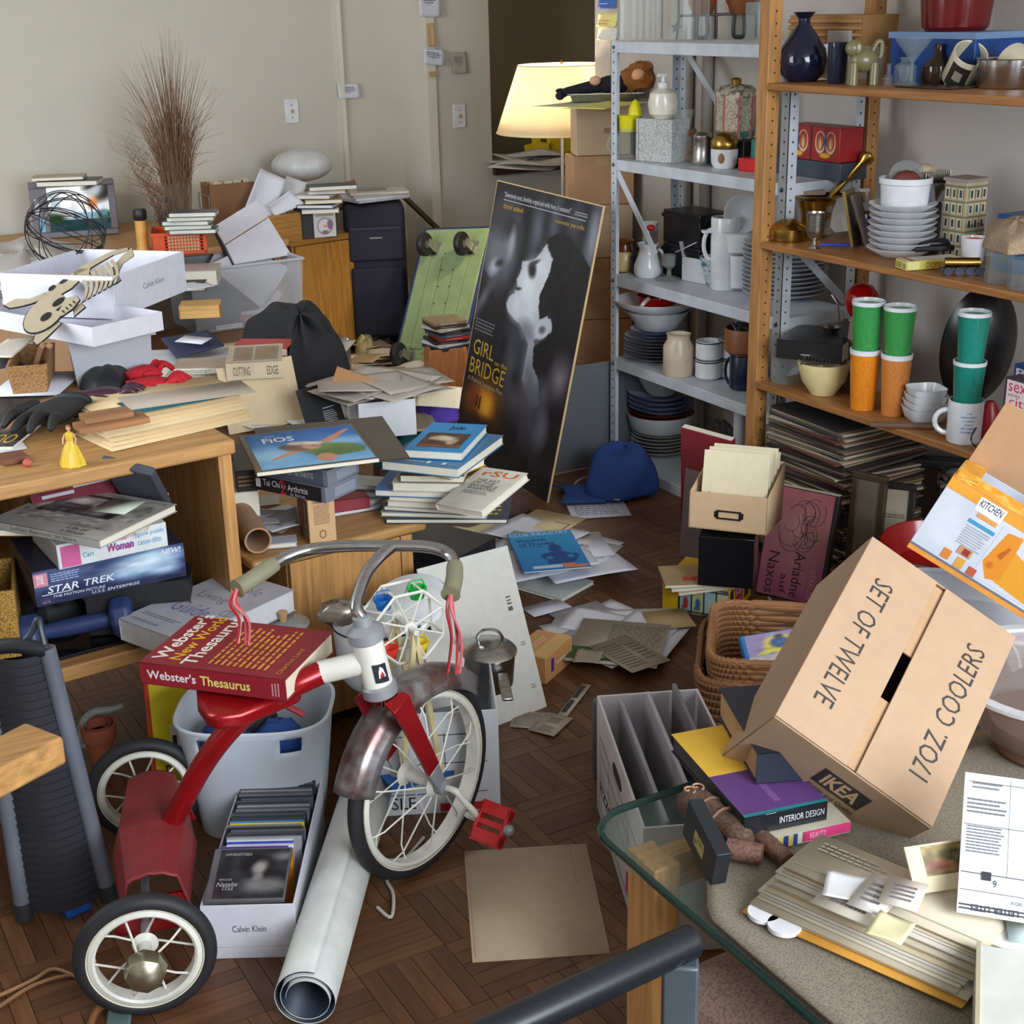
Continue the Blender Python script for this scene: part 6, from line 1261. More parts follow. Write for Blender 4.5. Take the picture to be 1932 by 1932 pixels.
s=sd2['s']; B().lathe([(10*s,54*s),(10*s,62*s),(4*s,63*s),(3*s,74*s),(.001,74*s)],16).box(-11*s,-3*s,72*s,5*s,3*s,77*s).build('pump',WHITE,sd2,M=RZ(20))
lat('glass_vase','clear waisted glass carafe right of the stone block','vase',1287,311,Z2,[(20,0),(20,42),(12,56),(12,66),(23,98)],GLF,1.5)
lat('bark_vase','brown bark textured tapered vase at the back of second shelf','vase',1301,255,Z2,[(20,0),(18,20),(12,52),(12,58)],mat((142,92,56),.9,0,'speck',(90,54,30),.3),at=A(1301,250,Z2)+Vector((.0,.0,.0)),n=16)
lat('sugar_shaker','brushed aluminium shaker on the front edge of second shelf','shaker',1325,313,Z2,[(21,0),(22,4),(19,8),(18,46),(19,48),(19,54),(12,60),(.001,61)],STEEL)
bp_=lat('sugar_pot','white flowered pot with a brass domed lid','pot',1366,319,Z2,[(20,0),(25,10),(26,34),(24,36)],PORC,root=True); s=bp_['s']; B().lathe([(25*s,36*s),(26*s,38*s),(26*s,50*s),(18*s,62*s),(6*s,67*s),(.001,67*s)],28).build('brass_lid',BRASS,bp_)
B().ball((-9*s,-23.5*s,20*s),7*s,3*s,10*s,10).build('flower_print',mat((150,110,70),.5),bp_)
M,w,d,t=blk((1392,322,Z2),(1432,326,Z2),24,.08); o=carton('red enamel tin at the right end of second shelf beside the pine post',(M,w,d,t),0,mat((196,36,40),.3),.003,name='tin',cat='tin',closed=True)
P_=M@Vector((0,.01,t)); o=B().lathe([(.028,0),(.028,.05),(.024,.054),(.001,.054)],24).build('tin',mat((36,120,110),.35)); o.matrix_basis=TR(*P_); tag(o,'teal and silver round tin on top of the red enamel tin','tin')
M,w,d,t=blk((1322,262,Z2),(1402,272,Z2),30,.10); M.translation.z=Z2; bkx=carton('black low box carrying the painted tea tin at the back of second shelf',(M,w,d,t+.03),0,BLACK,.003,name='black_box',closed=True)
P_=M@Vector((0,0,t+.031)); 
tt=lat('tea_tin','tall painted tea tin with pink and green blossom panels and gold knob','tin',1366,240,Z2,[(36,0),(37,4),(37,84),(39,86),(30,94),(12,97)],mat((196,186,164),.45,0,'speck',(120,110,90),.25),root=True,at=P_,n=8); s=tt['s']
B().lathe([(9*s,97*s),(10*s,106*s),(6*s,109*s),(.001,109*s)],16).build('knob',BRASS,tt)
for k in range(8):
    a=math.pi/8+k*math.pi/4; Q=RZ(math.degrees(a)+0)
    B().box(-.0005,-9*s,10*s,.0008,9*s,70*s,RZ(math.degrees(a))@TR(37*s*math.cos(math.pi/8),0,0)).build('blossom_panel',mat((190,180,160),.45,0,'speck',((150,120,100) if k%2 else (120,140,116)),.7),tt)
    B().box(-.0005,-2*s,4*s,.001,2*s,76*s,RZ(math.degrees(a)+22.5)@TR(37*s,0,0)).build('pink_column',mat((186,90,90),.5),tt)
    B().box(-.0005,-10*s,4*s,.0012,10*s,14*s,RZ(math.degrees(a))@TR(37*s*math.cos(math.pi/8),0,0)).build('green_band',mat((50,120,104),.5),tt)
M,w,d,t=blk((1480,274,Z2+.05),(1582,268,Z2+.05),62,.09); o=carton('red folk painted box with scroll flowers at the back right of second shelf',(M,w,d,t),0,mat((150,30,30),.4),.003,name='painted_box',closed=True,side={'F':[(FOLK,.02,.02,.46,.96),(FOLK,.52,.02,.46,.96),('#',.48,.0,.02,1,(30,30,60))]})
M,w,d,t=blk((1462,300,Z2),(1585,290,Z2),44,.10); carton('dark slate box under the red folk painted box',(M,w,d,.049),0,mat((60,66,80),.5),.003,name='slate_box',closed=True)
# third shelf
jg=lat('stoneware_jug','brown topped cream stoneware jug at the left end of third shelf','jug',1178,513,Z3,[(15,0),(20,8),(20,28),(14,40)],mat((206,180,130),.3),root=True); s=jg['s']; B().lathe([(17*s,34*s),(14*s,42*s),(13*s,50*s),(20*s,58*s),(17*s,58*s),(11*s,50*s),(12*s,42*s),(17*s,34*s)],24).build('brown_neck',mat((110,56,28),.2),jg)
lat('dark_jar','dark blue glazed jar squeezed behind the white pitcher','jar',1204,517,Z3,[(14,0),(17,6),(16,30),(10,42),(11,46)],mat((30,34,44),.2),2)
pt_=lat('pitcher','small white ceramic pitcher holding cutlery on third shelf','pitcher',1222,525,Z3,[(22,0),(27,8),(26,22),(18,42),(16,52),(21,62)],PORC,2,root=True); handle(pt_,19,14,50,11,2.6,1,m=PORC); s=pt_['s']
B().box(-4*s,-8*s,40*s,12*s,-4*s,88*s,RY(4)).build('dark_blade',mat((60,40,36),.3),pt_); B().ball((4*s,-6*s,92*s),9*s,7*s,6*s,12).build('red_cap',mat((180,30,40),.35),pt_)
lat('milk_jug','white fluted vase behind the pitcher on third shelf','vase',1218,500,Z3,[(17,0),(22,20),(14,50),(12,66),(18,84)],PORC,2,at=A(1218,490,Z3)+Vector((.03,.02,0)))
lat('wine_glass','small grey cut wine glass in front of the white carton','glass',1262,532,Z3,[(26,0),(22,3),(5,8),(4,18),(12,26),(13,46),(12,47)],mat((150,154,150),.06,0,'film',.55),1.5)
M,w,d,t=blk((1286,528,Z3),(1336,520,Z3),44,.11); o=carton('white open carton with a raised lid flap on third shelf',(M,w,d,t),0,mat((206,206,212),.6,kind='card'),.003,name='carton',flaps=(('L',.05,70),))
q=M@TR(-w*.3,0,t+.03)@RY(-18); o2=B().box(-.06,-d*.48,0,.05,d*.48,.003).build('lid_flap',mat((206,206,212),.6,kind='card'),o); o2.matrix_local=TR(-w*.35,0,t+.032)@RY(-24)
for k,(l) in enumerate(('lower','upper')):
    M,w,d,t=blk((1250,470,Z3),(1318,478,Z3),56,.13); q=carton(l+' black lidded storage cube at the back of third shelf',(Matrix.Translation((0,0,k*.112))@M,w,d,.11),0,mat((26,26,30),.35),.003,name='black_cube',closed=True); B().box(-w/2-.004,-d/2-.004,.085,w/2+.004,d/2+.004,.098).build('lid_rim',mat((26,26,30),.3),q)
jw=lat('water_jug','tall cylindrical white jug at the front of third shelf','jug',1366,549,Z3,[(25,0),(27,4),(28,130),(27,133)],PORC,2.5,root=True); handle(jw,27,56,112,14,4,-1,m=PORC)
pl=[(10,0),(22,2),(36,9),(37,11)]
def stack(lab,names,px,yb,z,R,hh,n,m,group=None,cat='plate',name='plate',at=None,prof=None,dark=None,cols=None):
    p=A(px,yb,z); s=dep(p)/F; c=on(px,yb,z,R*s) if at is None else Vector(at); tops=c
    pr=prof or [(.55,0),(.6,.12),(.95,.8),(1,1)]; rnd=random.Random(int(px))
    for i in range(n):
        P=[(.001,0)]+[(r*R*s,z_*hh*s*1.6) for r,z_ in pr]; th=.9*s; P=P+[(P[-1][0]-th,P[-1][1]+th*.4)]+[(max(r-th*1.3,.002),h+th*1.6) for r,h in P[-2:0:-1]]+[(.001,th*1.8)]
        P=[(0.001,0)]+P[1:]
        o=B().lathe(P,32).build(name,m if not cols else mat(cols[i%len(cols)],.2)); o.matrix_basis=TR(c.x+rnd.uniform(-.003,.003),c.y+rnd.uniform(-.003,.003),c.z+i*hh*s+.0004*i); tag(o,lab if isinstance(lab,str) else lab[i],cat,group if isinstance(lab,str) else None)
        if dark:
            rr=P[len(pr)][0]; B().tube([(rr*math.cos(2*math.pi*k/32),rr*math.sin(2*math.pi*k/32),P[len(pr)][1]) for k in range(32)],.0012,5,True).build('blue_rim',dark,o)
    return c+Vector((0,0,n*hh*s)),s
stack('white dinner plate in the tall stack at the right end of third shelf',None,1478,562,Z3,83,8.2,12,PORC,'white dinner plates on the third shelf')
rv=lat('gravy_dish','white handled casserole behind the tall white jug','dish',1398,490,Z3,[(24,0),(34,6),(38,40),(44,44)],PORC,2,at=PX(1392,2.90,Z3+.115),root=True); stack_=B().lathe([(.03,0),(.045,.01),(.05,.113),(.001,.113)],28).build('serving_bowl',PORC); stack_.matrix_basis=TR(*PX(1392,2.90,Z3)); tag(stack_,'white deep bowl hidden behind the tall jug under casserole','bowl'); s=rv['s']; B().box(-70*s,-10*s,40*s,-38*s,10*s,45*s).build('lug_handle',PORC,rv,bev=.003)
o=B().lathe([(.001,0),(.02,.002),(.055,.012),(.062,.02),(.058,.02),(.05,.016),(.001,.006)],32).build('strainer',mat((206,210,214),.3,0,'film',.85)); o.matrix_basis=Matrix.Translation(rv.matrix_basis.translation+Vector((.012,.0,46*s+.045)))@RZ(YI)@RX(75); tag(o,'round white strainer standing on edge in the casserole','strainer')
lat('flowered_cup','blue flowered cup peeking out behind the tall white jug','cup',1334,500,Z3,[(12,0),(16,14),(24,50),(25,52)],mat((196,204,206),.3,0,'speck',(70,120,140),.25),1.5,at=A(1334,492,Z3)+Vector((.02,0,0)))
# fourth shelf
c,s=stack(['%s dark rimmed plate in the tall stack on fourth metal shelf'%k for k in ('lowest','second from below','third from below','fourth from below','fifth from below','sixth from below','topmost')],None,1238,690,Z4,62,6.1,7,mat((196,198,202),.22),dark=mat((60,66,100),.3))
c,s=stack(['lower small plate under the white bowl','upper small plate under the white bowl'],None,1250,640,Z4,50,6,2,mat((176,184,206),.22),at=c,dark=mat((50,60,120),.3))
c,s=stack(['wide white serving bowl below the big platter'],None,1252,628,Z4,63,13,1,PORC,at=c,cat='bowl',name='serving_bowl',prof=[(.45,0),(.6,.3),(.9,1.6),(1,1.9)])
c.z+=.010
c,s=stack(['lower saucer in the serving bowl','middle saucer in the serving bowl','upper saucer in the serving bowl'],None,1252,600,Z4,48,4,3,mat((206,208,212),.22),at=c,name='saucer',cat='saucer')
c.z+=.002
c,s=stack(['large white oval platter topping the plate pile on the fourth shelf'],None,1248,590,Z4,80,10,1,PORC,at=c,cat='platter',name='platter',prof=[(.5,0),(.6,.2),(.95,1.3),(1,1.7)])
rc=lat('sauce_dish','shiny red bowl with a white handle in the white platter','bowl',1248,577,Z4,[(14,0),(34,6),(38,18),(37,22)],mat((196,26,20),.12),2,root=True,at=c+Vector((0,0,.004))); s=rc['s']; B().tube(curve([(-18*s,-34*s,24*s),(-30*s,-40*s,14*s),(-34*s,-40*s,4*s)]),4*s,8).build('handle',mat((226,220,206),.2),rc)
lat('stoneware_jar','plain beige stoneware jar in front of the plate stack','jar',1279,713,Z4,[(27,0),(29,3),(29,54),(22,66),(22,74),(24,77)],STON,3)
def mugset(px,yb,z,lab,dx=0,col=PORC,rim=mat((36,40,60),.3),dz=0,R=25,H=34,side=-1,at=None):
    m=lat('mug',lab,'mug',px,yb,z,[(R-5,0),(R,4),(R,H),(R-.5,H+1)],col,2,root=True,at=at,dz=dz); s=m['s']
    handle(m,R-1,6,H-8,12,3,side,m=col,ang=-35 if side==-1 else 0); B().tube([(R*s*math.cos(2*math.pi*k/28),R*s*math.sin(2*math.pi*k/28),H*s*1.0) for k in range(28)],1.2*s,6,True).build('dark_rim',rim,m); return m
m1=mugset(1336,718,Z4,'lower white mug with a dark rim beside the stoneware jar',side=1); mugset(1336,718,Z4,'upper white mug stacked on another beside the stoneware jar',side=1,at=m1.matrix_basis.translation,dz=m1['top']+.001)
m3=mugset(1365,640,Z4,'lower enamel mug behind the copper pot',at=A(1365,690,Z4)+Vector((.03,0,0))); mugset(1360,640,Z4,'upper enamel mug tilted behind the copper pot',at=m3.matrix_basis.translation,dz=m3['top']+.001)
nv=mugset(1398,738,Z4,'dark navy ribbed mug by the standing paper roll',col=mat((32,36,60),.25),R=23,H=66)
cpv=lat('copper_pot','copper coloured bowl full of grey wire resting on the navy mug','bowl',1392,668,Z4,[(26,0),(33,6),(34,44),(33,46)],mat((140,84,48),.45),2.5,root=True,at=nv.matrix_basis.translation+Vector((0,0,nv['top']+.001))); s=cpv['s']
for k in range(5): B().tube([(20*s*math.cos(a)+(k-2)*4*s,16*s*math.sin(a),48*s+8*s*math.sin(a*2+k)) for a in [2*math.pi*i/24 for i in range(24)]],1.6*s,5,True,RX(k*9-15)).build('wire_loop',mat((90,90,94),.4,.5),cpv)
# bottom shelf
c,s=stack('plain white plate at the bottom of the pile on the lowest metal shelf',None,1245,868,Z5,56,6.5,7,mat((206,204,200),.25),'plain plates on the lowest shelf')
c,s=stack(['clear plastic dish under the red dish on the lowest shelf'],None,1245,830,Z5,64,16,1,mat((206,210,212),.2,0,'film',.8),at=c,cat='dish',name='plastic_dish',prof=[(.8,0),(.9,.2),(.98,1),(1,1.3)])
c,s=stack(['red dish in the lowest shelf pile','brown dish on the red dish in the lowest shelf pile'],None,1247,806,Z5,58,9,2,None,at=c,cat='dish',name='dish',cols=[(170,40,34),(120,60,44)])
c,s=stack(['blue rimmed plate of the lowest shelf pile, %s'%k for k in ('lowest','second','third','topmost')],None,1247,792,Z5,61,8.5,4,mat((176,184,206),.22),at=c,dark=mat((40,50,120),.3))
c,s=stack(['lower white bowl on the blue rimmed plates','upper white bowl on the blue rimmed plates'],None,1243,766,Z5,50,15,2,PORC,at=c,cat='bowl',name='bowl',prof=[(.45,0),(.6,.3),(.93,1.5),(1,1.9)])
c.z+=.012
stack('small saucer nested in the white bowls on the lowest shelf',None,1240,730,Z5,40,5,3,mat((196,196,196),.3),'saucers in the white bowls',at=c,name='saucer',cat='saucer')
blob('dark_bag','dark patterned bag at the back right of the lowest metal shelf','bag',[(1322,905),(1325,840),(1400,850),(1400,930)],Z5,.22,mat((36,34,34),.8,0,'speck',(70,56,44),.2),wr=.12)
a=A(1400,905,.03); hz_=AX(1398,697,a.x).z; o=thing('paper_tube','white paper roll standing upright against the pine post','paper roll',TR(a.x-.02,a.y,.001)@RY(0)); B().lathe([(.017,0),(.020,0),(.021,hz_),(.018,hz_),(.017,0)],24).build('rolled_paper',mat((216,216,222),.6),o)
# ================================================================ pine shelf contents
XLIM[0]=2.80
V1,V2,V3,V4=[z+.0008 for z in WS]
XLIM[0]=2.70
lat('bottle_vase','dark blue glazed bottle vase at the left end of top pine shelf','vase',1512,152,V1,[(28,0),(42,14),(47,36),(43,58),(24,86),(12,102),(11,112),(21,124)],mat((22,25,46),.1),2,n=36)
lat('tumbler','dark glass tumbler right of the blue bottle vase','tumbler',1578,150,V1,[(15,0),(17,3),(19,72),(19,74)],mat((40,44,64),.08,0,'film',.7),1.5)
XLIM[0]=2.84
M,w,d,t=blk((1482,95,V1),(1612,100,V1),150,.12); M.translation+=Vector((.02,.0,0)); wkb=carton('brown wicker basket at the back of the top pine shelf','x' and (M,w,d,.17),0,mat((150,110,64),.8),.006,name='wicker_basket',cat='basket',flare=.006)
for k in range(9): B().tube([(-w/2-.003,-d/2-.004-.001*k,.01+k*.018),(w/2+.003,-d/2-.004-.001*k,.01+k*.018)],.006,6).build('weave_row',mat((160,118,70),.8),wkb)
M,w,d,t=blk((1558,108,V1),(1600,110,V1),84,.006); o=carton('pale framed print standing behind the dark tumbler',(M,w,.012,.13),0,mat((150,140,134),.5),.002,name='picture_frame',cat='frame',closed=True)
XLIM[0]=2.70
el=thing('elephant_figurine','pale green elephant figurine with raised trunk on the top pine shelf','figurine',TR(*on(1625,157,V1,.018))@RZ(YI)); s=dep(el.matrix_basis.translation)/F; EL=mat((116,110,76),.3)
b=B().ball((2*s,0,44*s),27*s,19*s,22*s,18); b.ball((-20*s,-3*s,66*s),15*s,13*s,15*s,14)
for x,y in ((-18,-10),(-18,10),(20,-10),(20,10)): b.lathe([(9*s,0),(8.5*s,6*s),(8*s,40*s)],12,TR(x*s,y*s,0))
b.build('elephant_body',EL,el); B().tube(curve([(16*s,0,58*s),(26*s,0,76*s),(34*s,0,74*s),(34*s,0,56*s),(30*s,0,46*s)]),[5*s]*24+[3.5*s],10).build('trunk',EL,el)
for y in (-1,1): B().ball((-12*s,y*14*s,66*s),8*s,2.5*s,12*s,12).build('ear',EL,el)
XLIM[0]=2.80
for k,(px,lab) in enumerate(((1612,'left'),(1640,'right'))): lat('glass_cup',lab+' clear glass behind the elephant figurine','glass',px,120,V1,[(14,0),(16,60),(16.5,62)],GLF,1.2,at=A(px,118,V1)+Vector((.05,.02,0)))
XLIM[0]=2.72
lat('goblet','clear stemmed dessert glass right of the elephant','glass',1718,161,V1,[(26,0),(20,3),(4,10),(3.5,42),(10,52),(30,78),(36,88)],GLD,1.3)
lat('small_bottle','tiny clear bottle with silver stopper left of the stemmed glass','bottle',1675,158,V1,[(8,0),(9,16),(4,22),(4,38),(6,40)],GLD,0)
lat('glass_jar','clear faceted glass jar behind the stemmed glass','jar',1700,140,V1,[(22,0),(22,36),(10,44),(12,52)],GLD,1.2,at=A(1690,136,V1)+Vector((.03,0,0)),n=10)
XLIM[0]=2.80
M,w,d,t=blk((1650,120,V1),(1806,130,V1),60,.2); M.translation+=Vector((.03,-.01,0)); bt_=carton('blue plastic food tub at the back of the top pine shelf under a red pot',(M,w,.18,.115),0,mat((20,64,130),.4),.003,name='food_tub',cat='tub',closed=True); B().box(-w/2-.005,-.095,.112,w/2+.005,.095,.128).build('lid',mat((120,150,190),.4,0,'film',.8),bt_)
P_=M@Vector((-.01,0,.129)); ep_=thing('enamel_pot','dark red enamel pot on the blue food tub at the picture top','pot',TR(*P_)@RZ(YI)); B().lathe([(.001,0),(.075,0),(.085,.01),(.095,.10),(.097,.18),(.094,.18),(.001,.17)],36).build('pot_body',mat((96,14,14),.15),ep_); B().lathe([(.001,.172),(.093,.172),(.099,.182),(.05,.2),(.001,.205)],30).build('pot_lid',mat((96,14,14),.15),ep_)
lat('brown_bottle','squat dark brown bottle behind the portrait mug','bottle',1752,148,V1,[(26,0),(32,12),(30,34),(12,52),(8,60),(9,74)],mat((44,28,18),.12),0,at=A(1752,142,V1)+Vector((.03,0,0)))
c=A(1800,145,V1)+Vector((.03,0,.045)); pm_=thing('portrait_mug','cream mug with a dark portrait print lying tipped on its side','mug',TR(*c)@RZ(YI)@RZ(-25)@RX(38)@RY(22)); CRE=mat((206,196,170),.25)
B().lathe([(.001,-.044),(.040,-.044),(.043,-.04),(.044,.048),(.0425,.05),(.040,.048),(.039,-.036),(.001,-.038)],32).build('mug_body',CRE,pm_); B().tube(curve([(.043,0,.03),(.068,0,.025),(.07,0,-.015),(.043,0,-.025)]),.006,8).build('handle',CRE,pm_)
b=B(); b.grid(lambda u,v:(.0443*math.sin((u-.75)*1.2),-.0443*math.cos((u-.75)*1.2),-.036+.07*v),8,4); b.build('portrait_print',mat((44,42,40),.4),pm_); B().grid(lambda u,v:(.0447*math.sin((u-.9)*.5-.1),-.0447*math.cos((u-.9)*.5-.1),-.012+.028*v),4,3).build('pale_face',mat((150,140,124),.4),pm_)
c=A(1888,118,V1)+Vector((.06,0,.05)); m2=thing('mug','second cream mug tipped behind the steel pan','mug',TR(*c)@RZ(YI+20)@RX(-60)); B().lathe([(.001,-.04),(.038,-.04),(.04,.04),(.037,.04),(.035,-.034),(.001,-.036)],28).build('mug_body',CRE,m2); B().tube(curve([(.038,0,.025),(.06,0,.02),(.06,0,-.015),(.038,0,-.02)]),.006,8).build('handle',CRE,m2)
pn_=lat('steel_pan','shiny steel pan at the right end of the top pine shelf','pan',1898,166,V1,[(54,0),(56,3),(60,52),(62,54)],CHROME,2); 
b=B().box(-.13,-.09,0,.13,.09,.004); o=b.build('wooden_tray',mat((60,44,34),.3),bev=.002); o.matrix_basis=TR(*A(1790,152,V1))@RZ(YI+30)@TR(.03,0,0); o.matrix_basis.translation.z=V1; tag(o,'dark lacquer tray under the tipped portrait mug','tray')
# second pine shelf
gd=lat('gilt_box','round ribbed brass box with a domed lid at the left end','box',1486,458,V2,[(34,0),(35,3),(35,22),(30,28),(14,38),(.001,40)],BRASS)
lat('silver_goblet','embossed silver goblet beside the brass box','goblet',1536,470,V2,[(13,0),(11,2),(4,6),(4,14),(14,22),(17,34),(17,62),(18,66)],STEEL,1.5)
mo=lat('brass_mortar','brass mortar with a pestle leaning from it','mortar',1532,452,V2,[(34,0),(38,4),(28,14),(30,40),(38,66),(52,74),(50,76)],BRASS,3,root=True,at=A(1532,440,V2)+Vector((.02,.01,0))); s=mo['s']
B().lathe([(5*s,0),(7*s,10*s),(6*s,60*s),(7*s,110*s),(14*s,120*s),(14*s,130*s),(.001,136*s)],16,TR(8*s,0,50*s)@RY(42)).build('pestle',BRASS,mo); B().box(-46*s,-12*s,76*s,14*s,6*s,84*s).build('wood_lath',mat((140,116,96),.6,0,'wood','x'),mo)
lat('perfume_bottle','clear cut glass perfume bottle with star stopper','bottle',1572,442,V2,[(18,0),(20,16),(14,34),(6,40),(6,44),(18,50),(16,60),(.001,62)],GLD,0,n=10)
sdp=lat('soap_bottle','chrome soap bottle with white pump behind the picture frames','soap dispenser',1620,440,V2,[(14,0),(15,4),(15,56),(10,62)],CHROME,0,root=True,at=A(1620,436,V2)+Vector((.02,0,0))); s=sdp['s']; B().lathe([(10*s,62*s),(10*s,76*s),(3*s,78*s),(3*s,98*s),(.001,98*s)],14).box(-14*s,-3*s,96*s,4*s,3*s,102*s).build('pump',WHITE,sdp)
for k,(px,lab,c,tl) in enumerate(((1606,'gilt edged picture frame leaning left of the white plate stack',(150,126,70),12),(1634,'dark wooden picture frame leaning against the white plate stack',(110,92,84),20))):
    p=A(px,462+k*4,V2); o=thing('picture_frame',lab,'frame',TR(p.x+.02,p.y,V2)@RZ(YI+62)@RX(-tl)); B().box(-.05,-.004,0,.05,.004,.012).box(-.05,-.004,.14,.05,.004,.152).box(-.05,-.004,.012,-.038,.004,.14).box(.038,-.004,.012,.05,.004,.14).build('moulding',mat(c,.35,.4),o); B().box(-.038,-.002,.012,.038,.003,.14).build('backing',mat((120,104,100),.5),o)
o=B().box(-.05,-.006,0,.05,.006,.006).build('blue_pen_tray',mat((40,70,190),.4)); o.matrix_basis=TR(*A(1582,463,V2))@RZ(YI-12); tag(o,'blue plastic strip lying on a dark tray in front of frames','strip')
o=B().lathe([(.001,0),(.05,0),(.06,.004),(.058,.005),(.001,.003)],24).build('dark_saucer',mat((50,46,46),.3)); o.matrix_basis=TR(*A(1600,468,V2)); o.matrix_basis.translation.z=V2-.0005; tag(o,'small dark saucer below the blue plastic strip','saucer') if False else bpy.data.objects.remove(o)
c,s=stack(['%s white plate in the stack under the ramekin'%k for k in ('lowest','second from below','third from below','fourth from below','fifth from below','sixth from below','seventh from below','topmost')],None,1698,494,V2,65,11.6,8,PORC)
rk=lat('ramekin','white ramekin with a terracotta piece on the plate stack','ramekin',1700,404,V2,[(38,0),(42,4),(45,42),(48,44),(48,54)],PORC,3,root=True,at=c+Vector((0,0,.0))); s=rk['s']; B().ball((0,0,46*s),26*s,22*s,20*s,14,None,.15,2).build('terracotta_piece',mat((120,60,50),.6),rk); B().lathe([(.001,0),(32*s,0),(34*s,3*s),(30*s,5*s),(.001,6*s)],24,TR(6*s,16*s,50*s)@RX(62)).build('glass_lid',mat((160,166,166),.1,0,'film',.35),rk)
ml=lat('metal_bowl','steel mixing bowl behind the ramekin holding a striped box','bowl',1722,345,V2,[(30,0),(44,8),(62,34),(68,44)],CHROME,1.5,at=Vector(c)+Vector((.10,.03,.0)),root=True,part='bowl'); 
sup_=B().lathe([(.001,0),(.05,0),(.05,float(c.z)-V2-.001),(.001,float(c.z)-V2-.001)],24).build('canister',mat((70,66,64),.5)); sup_.matrix_basis=TR(c.x+.10,c.y+.03,V2); tag(sup_,'dark canister hidden behind the white plate stack','canister')
P_=ml.matrix_basis.translation+Vector((0,0,ml['top']-.012)); sx_=thing('striped_box','black and cream striped paper box in the steel bowl','box',TR(*P_)@RZ(YI+35)); w,d,t=.095,.08,.034
B().openbox(w,d,t,.002,.004).build('body',mat((206,196,176),.6),sx_)
for k in range(13): B().box(-w/2+k*w/13,-d/2-.0045,.001,-w/2+(k+.45)*w/13,-d/2-.0005,t).build('stripe',mat((60,56,54),.6),sx_)
for k in range(11): B().box(-w/2-.0045,-d/2+k*d/11,.001,-w/2-.0005,-d/2+(k+.45)*d/11,t).build('stripe',mat((60,56,54),.6),sx_)
B().ball((0,0,t+.004),.022,.018,.014,12,None,.2,3).build('cream_shell',mat((196,176,140),.6),sx_)
tn=thing('building_tin','tall tin printed as a narrow house front with windows','tin',TR(*(A(1786,452,V2)+Vector((.06,.01,0))))@RZ(YI+30)); w,d,t=.075,.075,.20
bb=B().box(-w/2,-d/2,0,w/2,d/2,t); bb.build('body',mat((170,160,126),.5),tn,bev=.001); B().box(-w/2-.004,-d/2-.004,t,w/2+.004,d/2+.004,t+.008).build('cornice',mat((150,130,124),.5),tn)
it=[]
for j in range(5):
    it.append(('#',0,.17+j*.19,1,.02,(110,100,90)))
    for k in range(3): it+= [('#',.10+k*.3,.03+j*.19,.18,.12,(226,216,190)),('#',.13+k*.3,.04+j*.19,.12,.10,[(44,60,70),(40,70,60),(70,60,60)][(j+k)%3])]
put(tn,(w,d,t),'F',it+[('PASTA',.1,.42,.8,.05,(30,40,34))]); put(tn,(w,d,t),'L',it)
lat('clear_bottle','clear bottle at the back wall of the second pine shelf','bottle',1698,400,V2,[(18,0),(18,60),(14,80),(10,100),(9,130),(11,136)],GLF,1.5,at=A(1698,395,V2)+Vector((.08,.0,0)))
bh=blob('fabric_hat','tan and grey crumpled cloth hat on a blue tub at right','hat',[(1850,470),(1860,440),(1932,430),(1990,460),(1960,480),(1900,485)],V2+.14,.05,mat((150,128,104),.9,0,'fabric'),wr=.12)
M,w,d,t=blk((1872,470,V2),(1985,485,V2),60,.16); carton('blue plastic tub under the cloth hat at the right edge',(M,w,d,.138),0,mat((16,70,130),.4),.003,name='blue_tub',cat='tub',closed=True)
lat('orange_cup','white cup with an orange inside on the second pine shelf','cup',1834,500,V2,[(17,0),(20,4),(25,46),(26,50)],PORC,2,root=True); o_=[o for o in S.objects if o.name.startswith('orange_cup')][0]; s=o_['s']; B().lathe([(.001,6*s),(17*s,7*s),(23*s,46*s),(22*s,46*s),(.001,10*s)],24).build('orange_glaze',mat((206,96,30),.3),o_)
o=B().box(-.07,-.03,0,.07,.03,.014).ball((.0,0,.018),.05,.022,.012,12).build('black_case',mat((26,26,30),.35),bev=.004); o.matrix_basis=TR(*A(1765,476,V2))@RZ(YI+8); o.matrix_basis.translation.z=V2+.024; tag(o,'black glasses case lying on the yellow domino box','case')
M,w,d,t=blk((1693,512,V2),(1730,517,V2),24,.20); db_=carton('yellow and white domino box at the front of the second pine shelf',(M@RZ(-28),w,d*.8,.0235),0,mat((214,204,96),.4),.002,name='domino_box',closed=True,side={'R':[('DOMINOES',.35,.2,.5,.6,(170,60,50)),('#',.02,.1,.2,.8,(226,220,150))],'F':[('#',.7,.2,.2,.5,(150,150,140)),('##3',.1,.2,.5,.6,(90,90,80))],'T':[('#',.02,.02,.96,.96,(206,200,190)),('#',.02,.1,.96,.06,(180,40,40))]})
tr_=thing('toy_train','tiny brass and black toy engine beside the domino box','toy',TR(*on(1815,520,V2,.01))@RZ(YI-8)); s=dep(tr_.matrix_basis.translation)/F
B().box(-40*s,-8*s,8*s,40*s,8*s,14*s).build('chassis',BLACK,tr_); B().lathe([(9*s,-34*s),(9*s,30*s),(.001,31*s)],14,TR(0,0,24*s)@RY(90)).build('boiler',BRASS,tr_)
for x in (-28,-8,12,30):
    for y in (-9,9): B().lathe([(.001,-1.5*s),(8*s,-1.5*s),(8*s,1.5*s),(.001,1.5*s)],14,TR(x*s,y*s,8*s)@RX(90)).build('wheel',mat((60,64,76),.3,.6),tr_)
for k,(px,yb) in enumerate(((1882,536),(1925,548),(1968,556))): ribbed('glass_jar',('left','middle','right')[k]+' square clear glass jar at the right end of second pine shelf','jar',px,yb,V2,24,56,GLD,8,.04)
